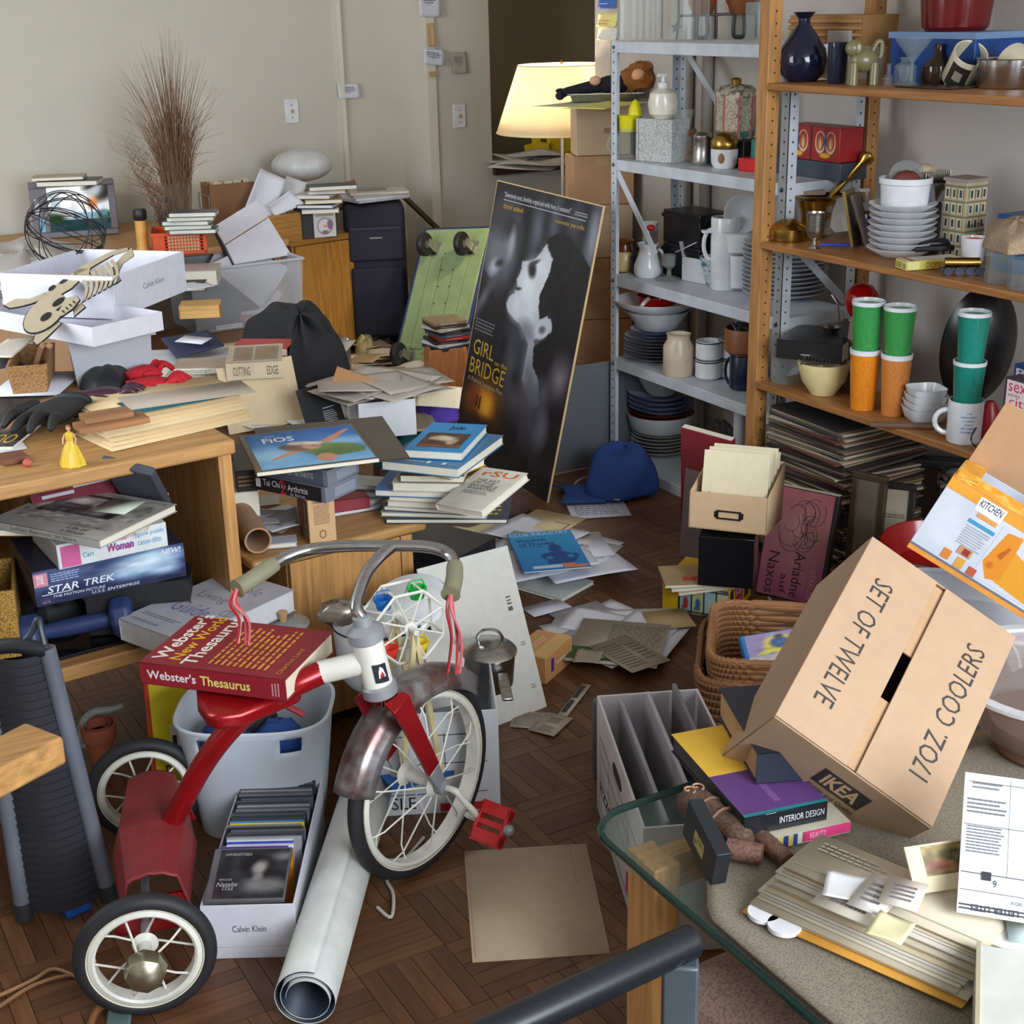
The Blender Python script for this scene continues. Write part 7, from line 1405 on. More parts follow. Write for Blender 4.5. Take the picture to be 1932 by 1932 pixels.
o=B().ball((0,0,0),.05,.035,.03,14,None,.3,8).build('foil_bundle',mat((170,172,176),.25,.6)); o.matrix_basis=TR(*(A(1905,498,V2)+Vector((.06,0,.10)))); tag(o,'crumpled clear wrap lying on the square glass jars','wrap')
lat('dark_pot','dark grey pot with a lid behind the square glass jars','pot',1900,500,V2,[(36,0),(40,20),(40,70),(20,84),(.001,86)],mat((60,58,58),.4),0,at=A(1890,480,V2)+Vector((.05,0,0)))
# third pine shelf
ribbed('glass_tumbler','clear ribbed glass tumbler at the left end of third pine shelf','tumbler',1480,726,V3,24,54,GLD,14,.04)
cb2=lat('mixing_bowl','cream yellow bowl with a wire slicer in it on the third pine shelf','bowl',1552,748,V3,[(24,0),(26,4),(42,26),(49,56),(49,60)],mat((222,204,150),.25),2,root=True); s=cb2['s']
sl=B(); 
for k in range(9): sl.tube([(-44*s+k*7*s,-14*s,62*s),(-30*s+k*7*s,22*s,70*s)],1*s,4)
sl.tube([(-48*s,-16*s,62*s),(24*s,-16*s,62*s),(36*s,24*s,70*s),(-34*s,24*s,70*s)],2*s,5,True); tag(sl.build('wire_slicer',STEEL,cb2),kind='stuff'); B().box(10*s,-22*s,54*s,50*s,-10*s,64*s,RY(12)).build('slicer_handle',mat((130,128,124),.4),cb2)
M,w,d,t=blk((1488,690,V3),(1606,706,V3),10,.18); M.translation+=Vector((.04,.0,0)); o=carton('white carton board under the black album on the third pine shelf',(M,w,.2,.085),0,mat((196,176,140),.6,kind='card'),.003,closed=True)
book('black padded album lying behind the cream bowl',((1486,638,V3+.145),(1600,655,V3+.145),(1500,598,V3+.145)),.055,(34,34,36),spine='B',rough=.25,name='album',cat='album',side={'F':[('##1',.38,.25,.14,.1,(180,180,180))]})
lat('ceramic_crock','grey beige crock with a brown lid at the back of third shelf','crock',1616,640,V3,[(40,0),(42,4),(35,124),(38,126),(30,136),(8,138),(8,148),(.001,149)],mat((140,124,110),.5),0,at=A(1616,640,V3)+Vector((.03,.0,0)))
rb_=lat('red_ball','glossy red round pot lid beside the crock, above green cups','ball',1610,660,V3,[(4,0),(20,6),(33,30),(30,48),(18,62),(.001,66)],mat((150,12,16),.1),0,n=32,at=A(1606,648,V3)+Vector((.02,0,.196)))
o=B().box(-.035,-.035,0,.035,.035,.195).build('dark_box',mat((40,36,36),.6),bev=.002); o.matrix_basis=TR(*(A(1606,648,V3)+Vector((.02,0,0)))); tag(o,'small dark box hidden under the red round lid','box')
ld=thing('ladle','grey steel ladle resting on the black album','ladle',TR(*A(1568,612,V3+.16))@RZ(YI)); B().lathe([(.001,-.022),(.018,-.016),(.028,0),(.026,0),(.016,-.013),(.001,-.019)],22).build('bowl',STEEL,ld); B().tube([(.026,0,0),(.02,.01,.06),(.0,.02,.09)],.003,6).build('handle',STEEL,ld)
def cup(px,yb,z,c,lab,h=96,r0=22,r1=29,at=None,dz=0,rot=0):
    o=lat('plastic_tumbler',lab,'tumbler',px,yb,z,[(r0,0),(r1-.8,h*.93)],mat(c,.3,0,'speck',tuple(int(q*.93) for q in c),.6),0,root=True,at=at,dz=dz); s=o['s']; ce=o['top']/(h*.93)/s
    B().lathe([((r1-.8)*s,h*.92*s*ce),(r1*s,h*.925*s*ce),((r1+.5)*s,h*s*ce),((r1-2)*s,h*1.005*s*ce),((r1-3)*s,h*.93*s*ce),((r0-2)*s,4*s),(.001,4*s)],30).build('white_liner',mat((222,224,228),.25),o); o['top']=h*s*ce; return o
og=(222,132,30); gg=(58,146,74); tl=(26,128,112)
c1=cup(1626,776,V3,og,'orange plastic tumbler at left, under a green tumbler',h=112); cup(1626,700,V3,gg,'green plastic tumbler at left, on an orange one',h=88,at=c1.matrix_basis.translation,dz=c1['top']*.965)
c2=cup(1684,787,V3,(206,128,60),'orange brown plastic tumbler at right, under a green tumbler',h=114); cup(1690,705,V3,gg,'green plastic tumbler at right, on an orange brown one',h=88,at=c2.matrix_basis.translation,dz=c2['top']*.965)
def sqbowl(c,z,w,h,lab):
    o=B(); v=[];f=[]
    def ring(a,zz): return [(a*(abs(math.cos(t))**.5)*math.copysign(1,math.cos(t)),a*(abs(math.sin(t))**.5)*math.copysign(1,math.sin(t)),zz) for t in [2*math.pi*k/32 for k in range(32)]]
    R=[ring(w*.3,0),ring(w*.42,h*.3),ring(w*.5,h),ring(w*.475,h),ring(w*.4,h*.35),ring(w*.1,h*.12)]
    v=sum(R,[]); n=32; f=[(j*n+k,j*n+(k+1)%n,(j+1)*n+(k+1)%n,(j+1)*n+k) for j in range(5) for k in range(n)]+[tuple(range(n))[::-1],tuple(range(5*n,6*n))]
    ob=o.add(v,f).build('square_bowl',PORC); ob.matrix_basis=TR(c.x,c.y,z)@RZ(YI+8); tag(ob,lab,'bowl')
cc=on(1742,806,V3,.055)
for k in range(4): sqbowl(cc,V3+.018*k,.108-.004*k,.04,'white square bowl in the nest of four, %s'%('lowest','second','third','topmost')[k])
mgw=lat('mug','white mug with blue printed lines under two teal tumblers','mug',1816,840,V3,[(30,0),(32,3),(33,76),(33,78)],PORC,2.5,root=True); handle(mgw,31,14,60,24,5,-1,m=PORC,ang=-18); s=mgw['s']
for i,(t_,w_) in enumerate((('THE',.3),('VETERAN FEMINISTS',.9),('OF AMERICA',.6),('HONOR',.45),('BETTY FRIEDAN',.75),('NOVEMBER 2006',.8))):
    v,f=textmesh(t_); W_=w_*34*s; h_=3.6*s; z0=(60-i*7.2)*s; B().add([(33.4*s*math.sin((a-.5)*W_/(33*s)-.1),-33.4*s*math.cos((a-.5)*W_/(33*s)-.1),z0+b_*h_) for a,b_,_ in v],f).build('lettering',mat((60,110,180),.5),mgw,smooth=False)
c3=cup(1824,770,V3,tl,'lower teal tumbler sunk in the white printed mug',h=84,at=mgw.matrix_basis.translation,dz=mgw['top']*.80); cup(1830,708,V3,tl,'upper teal tumbler topping the stack on the printed mug',h=90,at=c3.matrix_basis.translation,dz=c3['top']*.96)
bo=B().lathe([(.001,0),(.065,.01),(.11,.035),(.13,.062),(.122,.062),(.104,.04),(.001,.016)],36,None,.78,1.32).build('oval_bowl',mat((26,24,24),.3)); bo.matrix_basis=TR(*(A(1822,735,V3)+Vector((.05,0,.172))))@RZ(YI+180)@RX(80); tag(bo,'big black oval bowl standing on edge at the back of third shelf','bowl')
M,w,d,t=blk((1886,738,V3),(1990,760,V3),50,.12); q=carton('blue word game box at the right edge above a tall pink video box',((Matrix.Translation((.03,0,.11))@M),w,d,t),0,mat((30,80,150),.4),.002,name='game_box',closed=True,side={'F':[('Boggle',.04,.45,.95,.4,(230,236,240),0,0,.02),('##3',.06,.1,.5,.25,(150,190,220))]})
M2,w2,d2,t2=blk((1893,760,V3),(1990,780,V3),50,.12); carton('brown box under the blue word game box',(Matrix.Translation((.03,0,0))@M,w,d,.109),0,mat((60,50,46),.6),.002,closed=True)
M,w,d,t=blk((1880,880,V3),(1935,900,V3),170,.05); carton('tall dark video box with pink lettering at the right edge of shelf',(M,w,d,t),0,mat((56,44,60),.35),.002,name='video_box',closed=True,side={'F':[('#',.08,.64,.86,.34,(226,206,210)),('sex',.14,.86,.6,.09,(200,40,90)),('and the',.14,.81,.4,.03,(60,50,60)),('city',.2,.68,.7,.12,(200,40,90)),('##2',.2,.55,.6,.06,(180,170,180))]})
rp=lat('red_bottle','dark red bottle behind the white printed mug','bottle',1862,832,V3,[(18,0),(20,10),(18,50),(8,70),(.001,72)],mat((150,24,28),.3),0); s=.0013
o=B().tube(curve([A(1845,850,V3)+Vector((0,0,.003)),A(1832,828,V3+.03),A(1846,800,V3+.05),A(1856,780,V3+.07)]),.002,6).build('bent_wire',mat((60,60,64),.3,.7)); tag(o,'bent wire handle in front of the red bottle','wire')
o=B().box(-.08,-.012,0,.08,.012,.012).build('knife_block',mat((110,84,70),.4),bev=.003); o.matrix_basis=TR(*A(1700,806,V3))@RZ(YI-12); tag(o,'flat wooden handled knife in front of the square bowls','knife')
# bottom pine shelf: records and frames
rnd=random.Random(17); zz=V4; k=0; cols=[(150,128,108),(96,84,76),(60,52,50),(176,160,140),(120,70,60),(190,176,150),(80,76,78),(206,190,166),(140,112,70),(44,40,42)]
cn=['tan','umber','dark brown','beige','brick red','cream','slate','pale cream','ochre','black']
while zz<V3-.035 and k<60:
    big=(k in (20,)); t_=.034 if big else rnd.uniform(.004,.0085); c=(38,38,42) if big else cols[k%10]; L0=.315
    cx=2.62+.165+rnd.uniform(-.012,.012); cy=2.93+rnd.uniform(-.014,.012)
    o=thing('record_sleeve' if not big else 'record_box',('black boxed record set in the middle of the record stack' if big else '%s record sleeve in the flat stack on the lowest pine shelf'%cn[k%10]),'record',TR(cx,cy,zz)@RZ(rnd.uniform(-5,5)),None if big else '%s records on the lowest pine shelf'%cn[k%10])
    B().box(-L0/2,-L0/2,0,L0/2,L0/2,t_-.0006).build('sleeve' if not big else 'case',mat(c,.6,kind='card'),o)
    if not big: B().box(-L0/2-.0015,-L0/2+.004,t_*.3,-L0/2+.004,L0/2-.004,t_*.6).build('record_edge',mat((34,32,34),.4),o)
    zz+=t_; k+=1
def fr_(lab,px,yb,w,h,yaw,tilt,c,inn,txt=None,z=0.0,dx=0):
    p=A(px,yb,z); o=thing('picture_frame',lab,'frame',TR(p.x+dx,p.y,z+.001)@RZ(YI+yaw)@RX(-tilt)); e=.018
    B().box(-w/2,-.009,0,w/2,.009,e).box(-w/2,-.009,h-e,w/2,.009,h).box(-w/2,-.009,e,-w/2+e,.009,h-e).box(w/2-e,-.009,e,w/2,.009,h-e).build('moulding',mat(c,.4),o,bev=.002); B().box(-w/2+e,-.004,e,w/2-e,.004,h-e).build('print',mat(inn,.5),o)
    if txt: put(o,(w,.008,h),'F',txt)
fr_('black framed pale print with dark lettering right of the records',1664,1128,.13,.33,-24,8,(40,36,34),(196,186,164),[('Konz',.25,.5,.6,.07,(60,56,50)),('##2',.2,.7,.6,.04,(110,104,90))])
fr_('narrow dark wood frame between records and the pale print',1620,1128,.10,.36,-40,4,(70,54,38),(110,100,84))

XLIM[0]=None
# ================================================================ floor on the right
# papers and the blue magazine
FP=[(925,1060),(960,1010),(1040,995),(1100,1030),(1105,1070),(1040,1085),(970,1075)]
scatter('loose paper in the heap around the blue magazine on the floor','papers under the blue magazine',FP,.026,20,(.25,.19),[(214,214,226),(220,220,230),(206,206,212)],51,.0016,.006,.45)
book('big pale grey board book underneath the paper heap',((850,1062,.012),(1055,1136,.012),(905,1030,.012)),.011,(196,200,200),name='board',cat='board')
sheet('tan card with a drawn chair in the paper heap above the blue magazine',((985,985,.06),(1062,1012,.06),(1012,955,.06)),(206,184,146),0,[('#',.62,.5,.3,.02,(60,50,44)),('#',.9,.2,.02,.32,(60,50,44))],name='card',cat='card')
sheet('grey photo leaflet in the paper heap above the blue magazine',((970,994,.056),(1020,1010,.056),(985,970,.056)),(110,112,116),0,[('##5',.1,.1,.8,.8,(190,190,194))],name='leaflet',cat='leaflet')
sheet('yellow slip at the left of the paper heap on the floor',((918,1040,.05),(945,1052,.05),(925,1020,.05)),(226,214,130),.003)
scatter('orange and yellow leaflet by the cabinet foot left of the paper heap','leaflets by the cabinet',[(860,1040),(880,1000),(905,990),(920,1010),(890,1050)],.03,5,(.16,.1),[(214,160,60),(206,196,150),(150,170,150)],55,.003,.004)
pcb=Pic(50,44,(40,140,200)).grad((30,120,190),(60,160,214)).ell(.62,.52,.10,.12,(24,72,140),.1).poly([(.40,.12),(.42,.24),(.36,.30),(.34,.38),(.48,.42),(.55,.44),(.70,.44),(.80,.38),(.94,.34),(.90,.24),(.80,.12)],(24,72,140)).ell(.47,.29,.05,.035,(50,150,206),.3).ell(.80,.30,.05,.035,(50,150,206),.3).rect(.16,.03,.6,.10,(200,216,226)).rect(.62,.02,.98,.07,(206,130,90)).rect(.6,.09,.8,.12,(206,130,90))
mag('blue magazine with a dark figure, hands on hips, on the floor papers',((990,1079,.082),(1118,1069,.082),(954,1008,.082)),(36,130,200),.004,pic=(pcb,.01,.01,.98,.98),top=[('CLUB INDUSTRY',.03,.90,.92,.08,(190,220,240),0,0,.015),('Shadow',.10,.74,.46,.085,(24,60,110),0,0,.01),('of Doubt',.10,.63,.55,.085,(24,60,110),0,0,.01),('##1',.12,.58,.4,.03,(30,80,140))])
sheet('lined white sheet on the floor beside the blue cap',((1062,986,.003),(1160,966,.003),(1090,940,.003)),(206,206,220),0,[('##10',.1,.1,.8,.8,(150,150,170))])
cap=thing('cap','crumpled dark blue cap on the floor by the metal shelf','cap',TR(*A(1165,935,0))@RZ(YI)); CBL=mat((30,62,124),.85,0,'fabric')
v=[];f=[];n=26;m_=9; rr=random.Random(3); ph=[rr.uniform(0,6) for _ in range(4)]
for j in range(m_+1):
    t=j/m_
    for k in range(n):
        a=2*math.pi*k/n; r=math.cos(t*math.pi/2)**.6; w=1+.10*math.sin(3*a+ph[0]+t*4)+.06*math.sin(5*a+ph[1]-t*6)
        v.append((.125*r*w*math.cos(a)+.03*t,.10*r*w*math.sin(a)+.05*t,.165*math.sin(t*math.pi/2)*(1+.10*math.sin(2*a+ph[2]))))
for j in range(m_):
    for k in range(n): f.append((j*n+k,j*n+(k+1)%n,(j+1)*n+(k+1)%n,(j+1)*n+k))
f+=[tuple(range(n))[::-1],tuple(range(m_*n,m_*n+n))]
B().add(v,f).build('crown',CBL,cap,sub=1); B().ball((.03,.05,.168),.012,.012,.006,10).build('button',CBL,cap)
B().grid(lambda u,v:(-.05-.15*v+.02*math.sin(u*6),-.10+.20*u+.03*v*math.sin(u*4),.012+.02*math.sin(u*3.1)*(1-v*.3)),10,6).build('brim',mat((36,72,136),.8,0,'fabric'),cap,solid=.004); B().tube(curve([(.0,-.10,.02),(-.12,-.04,.015),(-.14,.06,.03),(-.06,.10,.05)]),.003,6).build('piping',mat((180,150,140),.7),cap)
# card folder and scraps in the middle of the floor
sheet('large tan card folder lying flat on the open parquet',((893,1813,.003),(1153,1797,.003),(874,1604,.003)),(200,178,150),0,[('#',.02,.02,.003,.9,(150,128,100)),('#',.86,.60,.003,.36,(140,118,92))],name='card_folder',cat='folder',th=.003)
FQ=[(1090,1215),(1105,1175),(1180,1160),(1230,1185),(1240,1205),(1180,1225)]
scatter('white letter sheet in the fan of papers in front of the yellow box','letters on the floor',FQ,.002,13,(.24,.17),[(214,214,226),(220,220,230),(206,206,212)],61,.0015,.004,.4)
sheet('newspaper page with a green band on the fan of floor papers',((1065,1245,.032),(1240,1262,.032),(1100,1165,.032)),(190,178,160),0,[('##14',.36,.42,.6,.5,(130,122,112)),('#',.0,.06,.55,.28,(50,82,52)),('#',.6,.04,.38,.25,(52,72,110)),('S',.1,.12,.08,.16,(150,190,90)),('##3',.22,.1,.2,.18,(190,206,160))],name='newspaper',cat='newspaper')
sheet('folded newspaper clipping at the front of the floor papers',((1185,1278,.035),(1240,1245,.035),(1135,1220,.035)),(170,154,134),0,[('##10',.1,.1,.5,.8,(110,100,90)),('##6',.66,.2,.28,.6,(120,108,96))],name='newspaper_clipping',cat='newspaper')
sheet('torn newsprint scrap left of the clipping on the floor',((1080,1252,.034),(1130,1256,.034),(1090,1225,.034)),(160,146,128),.004)
sheet('white business envelope left of the floor paper fan',((1010,1170,.004),(1062,1142,.004),(1000,1150,.004)),(206,206,220),0)
sheet('tan envelope at the right end of the floor paper fan',((1230,1190,.03),(1310,1180,.03),(1215,1155,.03)),(196,166,120),0)
sheet('printed text page beside the white file box on parquet',((958,1372,.003),(1018,1374,.003),(974,1342,.003)),(190,176,160),0,[('##9',.08,.1,.84,.8,(130,118,106))])
sheet('handwritten note page overlapping the printed text page',((1003,1376,.005),(1048,1392,.005),(1030,1340,.005)),(184,170,154),0,[('##3',.3,.55,.5,.3,(110,100,96)),('##4',.3,.1,.5,.3,(120,110,104))])
sheet('strip bookmark with two dark pictures pointing up the floor',((1058,1348,.004),(1076,1352,.004),(1093,1288,.004)),(176,164,148),0,[('#',.12,.08,.5,.38,(56,54,54)),('#',.12,.54,.5,.38,(60,58,58))],name='bookmark',cat='bookmark')
M,w,d,t=blk((1030,1292,0),(1080,1248,0),48,.10); carton('small orange tan product box lying behind the large card sheet',(M,w,d,t),0,mat((206,150,96),.5,kind='card'),.003,closed=True,side={'T':[('#',.0,.0,1,.4,(214,176,110)),('##2',.3,.5,.5,.2,(220,200,160))],'F':[('##1',.4,.4,.4,.2,(226,210,180)),('#',.2,.3,.1,.5,(80,50,130))]})
# black plastic trays beside the cabinet
for i,(x,y,z,yw,l) in enumerate(((820,1075,.10,-30,'lower'),(815,1040,.16,-18,'middle'),(830,1015,.20,-35,'upper'))): book(l+' black plastic tray on the floor heap right of the low cabinet',(x,y,z,yw,.26,.18),.045,(36,36,40),pages=mat((30,30,34)),rough=.2,name='plastic_tray',cat='tray')
o=B().box(-.10,-.12,0,.16,.14,.052).build('record_player',mat((60,58,56),.5),bev=.004); o.matrix_basis=TR(*A(812,1110,0)); tag(o,'flat grey appliance on the floor beneath the black plastic trays','appliance')
blob('heap_cloth','pile of brown cloth on the floor right of the low cabinet under judo books','cloth',[(800,1010),(850,960),(960,950),(1010,960),(960,1000),(880,1030)],.0,.14,mat((90,66,56),.9,0,'fabric'),wr=.2,seed=8)
# file drawer on a black box on the yellow game box
M,w,d,t=blk((1249,1150,0),(1376,1172,0),56,.19)
yb2=carton('yellow game box with film strip pictures on the floor by the wicker basket','x' and (M,w,d,t),0,mat((222,180,30),.4),.002,name='game_box',closed=True)
pfs=Pic(70,20,(24,24,26))
for k,(c,c2) in enumerate((((150,196,206),(190,50,40)),((206,206,150),(60,110,160)),((176,206,214),(206,206,190)),((206,214,170),(120,170,206)))): pfs.rect(.04+k*.245,.14,.255+k*.245,.86,c).ell(.15+k*.245,.4,.05,.2,c2,.2).rect(.06+k*.245,.16,.20+k*.245,.28,c2,.8)
for k in range(24): pfs.rect(.01+k*.042,.90,.03+k*.042,.97,(206,206,200)).rect(.01+k*.042,.03,.03+k*.042,.10,(206,206,200))
pfs.build(yb2,facem('F',w,d,t)[0]@TR(w*.24,0,.0002),w*.74,t*.96,'film_strip_print')
put(yb2,(w,d,t),'R',[('#',.25,.05,.35,.9,(190,30,50)),('#',.0,.05,.14,.9,(30,30,30)),('Rip',.28,.5,.28,.3,(230,220,220)),('101',.3,.2,.22,.2,(230,220,220)),('#',.68,.2,.2,.6,(40,40,40))])
zt=t+.001
for i,(c,l) in enumerate((((196,166,120),'tan'),((206,196,176),'cream'),((176,146,106),'brown'))):
    mag('%s old magazine on the yellow game box, %s'%(l,('lowest','middle','topmost')[i]),(1322-6*i,1094-5*i,zt+.008*(i+1),14-6*i,.18,.14),c,.0075,top=[('#',.3,.2,.3,.2,(190,70,50))] if i==2 else ())
zt+=.0255
M,w,d,t=blk((1316,1104,zt),(1420,1112,zt),92,.15); M.translation.z=zt; kb2=carton('glossy black storage box under the tan card file drawer',(M,w,d,t),0,mat((22,22,26),.15),.003,name='storage_box',closed=True)
zt+=t+.001
M,w,d,t=blk((1299,1005,zt),(1444,1021,zt),66,.22); M.translation.z=zt
P0_=(M@Vector((0,0,0)))
fd=thing('card_file_box','tan card file drawer with a metal label holder full of folders','file box',M@RX(-8)); TN=mat((206,174,138),.6,kind='card')
H2=.16
B().box(-w/2,-d/2,0,w/2,-d/2+.004,t).box(-w/2,-d/2,0,w/2,d/2,.004).box(-w/2,d/2-.004,0,w/2,d/2,H2).build('drawer_body',TN,fd)
for s_ in (-1,1): B().add([(s_*w/2,-d/2,0),(s_*w/2,d/2,0),(s_*w/2,d/2,H2),(s_*w/2,-d/2,t)],[(0,1,2,3)]).build('side_panel',TN,fd,solid=.004)
b=B(); x0,x1,z0,z1=-.030,.035,t*.32,t*.56
b.box(x0,-d/2-.004,z0,x1,-d/2,z0+.004).box(x0,-d/2-.004,z1-.004,x1,-d/2,z1).box(x0,-d/2-.004,z0,x0+.005,-d/2,z1).box(x1-.005,-d/2-.004,z0,x1,-d/2,z1).box(x0-.006,-d/2-.002,z0+.004,x0,-d/2,z1-.004).box(x1,-d/2-.002,z0+.004,x1+.006,-d/2,z1-.004).build('label_holder',mat((50,46,44),.35,.7),fd)
for k in range(9):
    o=B().box(-w/2+.02+.003*(k%3),-.001,.005,w/2-.01-.004*(k%2),.001,.205-.008*(k%3)).build('file_folder',mat([(226,214,182),(222,206,166),(228,220,196)][k%3],.7,kind='card')); o.matrix_basis=fd.matrix_basis@TR(0,-d/2+.03+k*.019,0)@RX(-6); tag(o,'cream file folder standing in the tan card drawer, %s'%('foremost','second','third','fourth','fifth','sixth','seventh','eighth','hindmost')[k],'folder')
    if k==0: put(o,(w,.002,.2),'F',[('Dynamics',-.32+.5,.18,.05,.3,(150,150,140),90)])
# books leaning behind the drawer
def standq(n,lab,cat,bl,br,tl,th,c,items=None,m=None,world=None):
    P=world or [A(*q) for q in (bl,br,tl)]; Mx,w,h,_=frame(P[0],P[1],P[2],0,True); o=thing(n,lab,cat,Mx); B().box(-w/2,-h/2,-th,w/2,h/2,0).build('cover',m or mat(c,.4),o,bev=.001); B().box(-w/2+.002,h/2-.003,-th+.003,w/2-.002,h/2+.0006,-.003).build('page_edge',PAGES,o)
    if items: put(o,(w,h,0),'T',items)
    return o,w,h
b0=A(1330,1118,0)+Vector((.25,.28,0)); 
standq('book','large dark red hardback leaning behind the tan file drawer','book',0,0,0,.025,(134,36,44),world=[A(1272,1026,.0),A(1356,1062,.0)+Vector((.05,.05,0)),A(1298,816,.40)])
standq('book','grey brown hardback leaning between file drawer and the red hardback','book',0,0,0,.02,(120,104,104),world=[A(1278,1050,.0),A(1340,1074,.0)+Vector((.03,.03,0)),A(1298,852,.33)])
# pink opera box set
PKP=Pic(40,60,(170,90,110)).grad((176,96,130),(168,84,96)).ell(.5,.62,.5,.3,(190,160,140),.9,0,.6).noise(6,2,6)
bl,br,tl=A(1404,1125,.0),A(1543,1142,.0),A(1452,893,.30)
bl=A(1418,1120,.0)
o,w,h=standq('record_box','pink boxed record set with line drawing and large lettering leaning on shelf','record',0,0,0,.035,(40,32,36),world=[bl,br,bl+(A(1592,935,.31)-br)])
PKP.build(o,TR(-w/2+.002,-h/2+.004,.0004),w*.93,h*.98,'cover_print')
INK2=(60,30,46)
put(o,(w,h,.0006),'T',[('Ariadne',.50,.03,.16,.42,INK2,-90),('auf',.34,.05,.10,.18,INK2,-90),('Naxos',.12,.03,.16,.38,INK2,-90),('STRAUSS',.76,.05,.08,.26,(206,160,170),-90)])
b=B(); rnd=random.Random(3)
for k in range(16):
    cx,cy=w*(-.25+.5*rnd.random()),h*(.05+.28*rnd.random()); r=.015+.02*rnd.random(); a0=rnd.uniform(0,6)
    b.tube([(cx+r*math.cos(a0+t*.35),cy+r*1.2*math.sin(a0+t*.35),.0012) for t in range(11)],.0007,4)
b.build('line_drawing',mat((70,50,60),.6),o)
b=B().tube(curve([A(1450,1128,.006),A(1470,1150,.006),A(1500,1146,.01),A(1480,1165,.006),A(1520,1160,.006)]),.005,6); tag(b.build('grey_cable',mat((176,176,176),.5)),'grey cable looped on the floor below the pink record set','cable')
# furry toy
p=A(1622,1150,.0); fy=thing('furry_toy','grey furry animal toy peeping over the corner of the big carton','toy',TR(2.20,2.30,.0)@RZ(YI)); FU=mat((110,104,100),.95,0,'speck',(60,56,54),.3)
q=A(1625,1115,.24); fy.matrix_basis=TR(q.x,q.y,0)@RZ(YI)
B().ball((0,0,.11),.055,.05,.11,18,None,.10,2).ball((0,-.01,.25),.046,.044,.045,18,None,.12,3).build('furry_body',FU,fy); B().ball((-.012,-.048,.235),.022,.014,.018,12).build('muzzle',mat((176,150,150),.7),fy); B().ball((-.018,-.062,.238),.004,.004,.004,8).ball((.012,-.05,.262),.004,.004,.004,8).build('eyes',BLACK,fy)
b=B(); rnd=random.Random(5)
for k in range(420):
    a,t=rnd.uniform(0,6.28),rnd.uniform(-.6,1.4); n=Vector((math.cos(a)*math.cos(t),math.sin(a)*math.cos(t),math.sin(t))); c=Vector((0,-.01,.25))+Vector((n.x*.044,n.y*.042,n.z*.043)); e=c+n*rnd.uniform(.010,.022)+Vector((0,0,-.004)); sd=n.cross(Vector((0,0,1))).normalized()*.0011
    b.add([c-sd,c+sd,e],[(0,1,2)])
tag(b.build('fur_tufts',FU,fy,smooth=False),kind='stuff')
# pressure cooker, red bowl, tray, whisk
pcx=thing('pressure_cooker','steel pressure cooker with a black handle under the lowest pine shelf','cooker',TR(*(A(1765,1040,.06)+Vector((.10,-.05,0))))@RZ(YI)); pcx.matrix_basis.translation.z=.001
zc=.085
B().lathe([(.001,zc),(.10,zc),(.108,zc+.01),(.108,zc+.17),(.118,zc+.175),(.118,zc+.195),(.10,zc+.20),(.001,zc+.20)],40).build('pot_body',CHROME,pcx); B().lathe([(.112,zc+.195),(.116,zc+.215),(.09,zc+.232),(.001,zc+.238)],36).build('pot_lid',CHROME,pcx); B().box(-.23,-.02,zc+.215,.02,.02,zc+.25,RZ(-18)).build('handle',BLACK,pcx,bev=.012,seg=3); B().box(-.12,-.125,zc+.11,-.05,-.09,zc+.14).build('helper_handle',BLACK,pcx,bev=.008)
B().lathe([(.001,0),(.09,0),(.09,zc),(.001,zc)],24).build('stand',mat((40,36,36),.6),pcx)
rbw=B().lathe([(.001,0),(.06,.0),(.10,.03),(.135,.10),(.131,.10),(.096,.034),(.001,.008)],36).build('red_bowl',mat((156,26,28),.2)); q=A(1755,1085,.18); rbw.matrix_basis=TR(q.x,q.y,.17)@RZ(YI)@RX(8); tag(rbw,'red bowl with a white inside behind the toaster carton','bowl')
o=B().lathe([(.001,0),(.11,0),(.10,.168),(.001,.168)],28).build('dark_tub',mat((36,32,34),.6)); o.matrix_basis=TR(q.x,q.y,.0); tag(o,'dark tub on the floor under the red bowl','tub')
wh=thing('whisk','steel wire whisk lying in front of the red bowl','whisk',TR(*A(1738,1100,.27))@RZ(YI-24))
for k in range(5): B().tube([(.05*math.cos(a)-.01,.022*math.sin(a)*math.cos(k*.6),.022*math.sin(a)*math.sin(k*.6)+.024) for a in [2*math.pi*i/22 for i in range(22)]],.0012,5,True).build('wire_loop',STEEL,wh)
B().tube([(.045,0,.024),(.12,0,.024)],.006,8).build('handle',STEEL,wh)
ot=thing('oval_tray','large white oval plastic tray under the toaster carton','tray',TR(*A(1860,1175,.30))@RZ(YI-35)); ot.matrix_basis.translation.z=.295
B().lathe([(.001,0),(.15,0),(.19,.03),(.20,.045),(.205,.045),(.195,.028),(.155,-.006),(.001,-.006)],48,None,1.35,.85).build('tray_body',mat((206,208,216),.35),ot)
B().tube([(.272*math.cos(a),.171*math.sin(a),.046) for a in [2*math.pi*i/48 for i in range(48)]],.006,8,True).build('tray_rim',mat((216,218,224),.3),ot)
o=carton('brown packing carton on the floor under the oval white tray',(TR(ot.matrix_basis.translation.x,ot.matrix_basis.translation.y,0)@RZ(YI-35),.36,.24,.286),0,mat((110,84,66),.7,kind='card'),.004,closed=True)
b=B().tube(curve([A(1830,1200,.31),A(1880,1190,.34),A(1915,1225,.33),A(1925,1260,.28)]),.003,6); tag(b.build('white_cable',mat((210,210,212),.5)),'thin white cord hanging from the oval white tray','cable')
# box from corner pixel, three picture edges (x right, y up, z away) at distance d0
def obox(px,py,d0,e1,e2,e3):
    def wv(e): return Vector((RI*e[0]+UP*e[1]+FW*e[2])*d0/F)
    a,b,c=wv(e1),wv(e2),wv(e3); x=a.normalized(); y=(b-x*b.dot(x)).normalized(); z=x.cross(y); o=Vector(CP+ray(px,py)*d0)
    return o,x,y,z,a.length,b.length,c.length
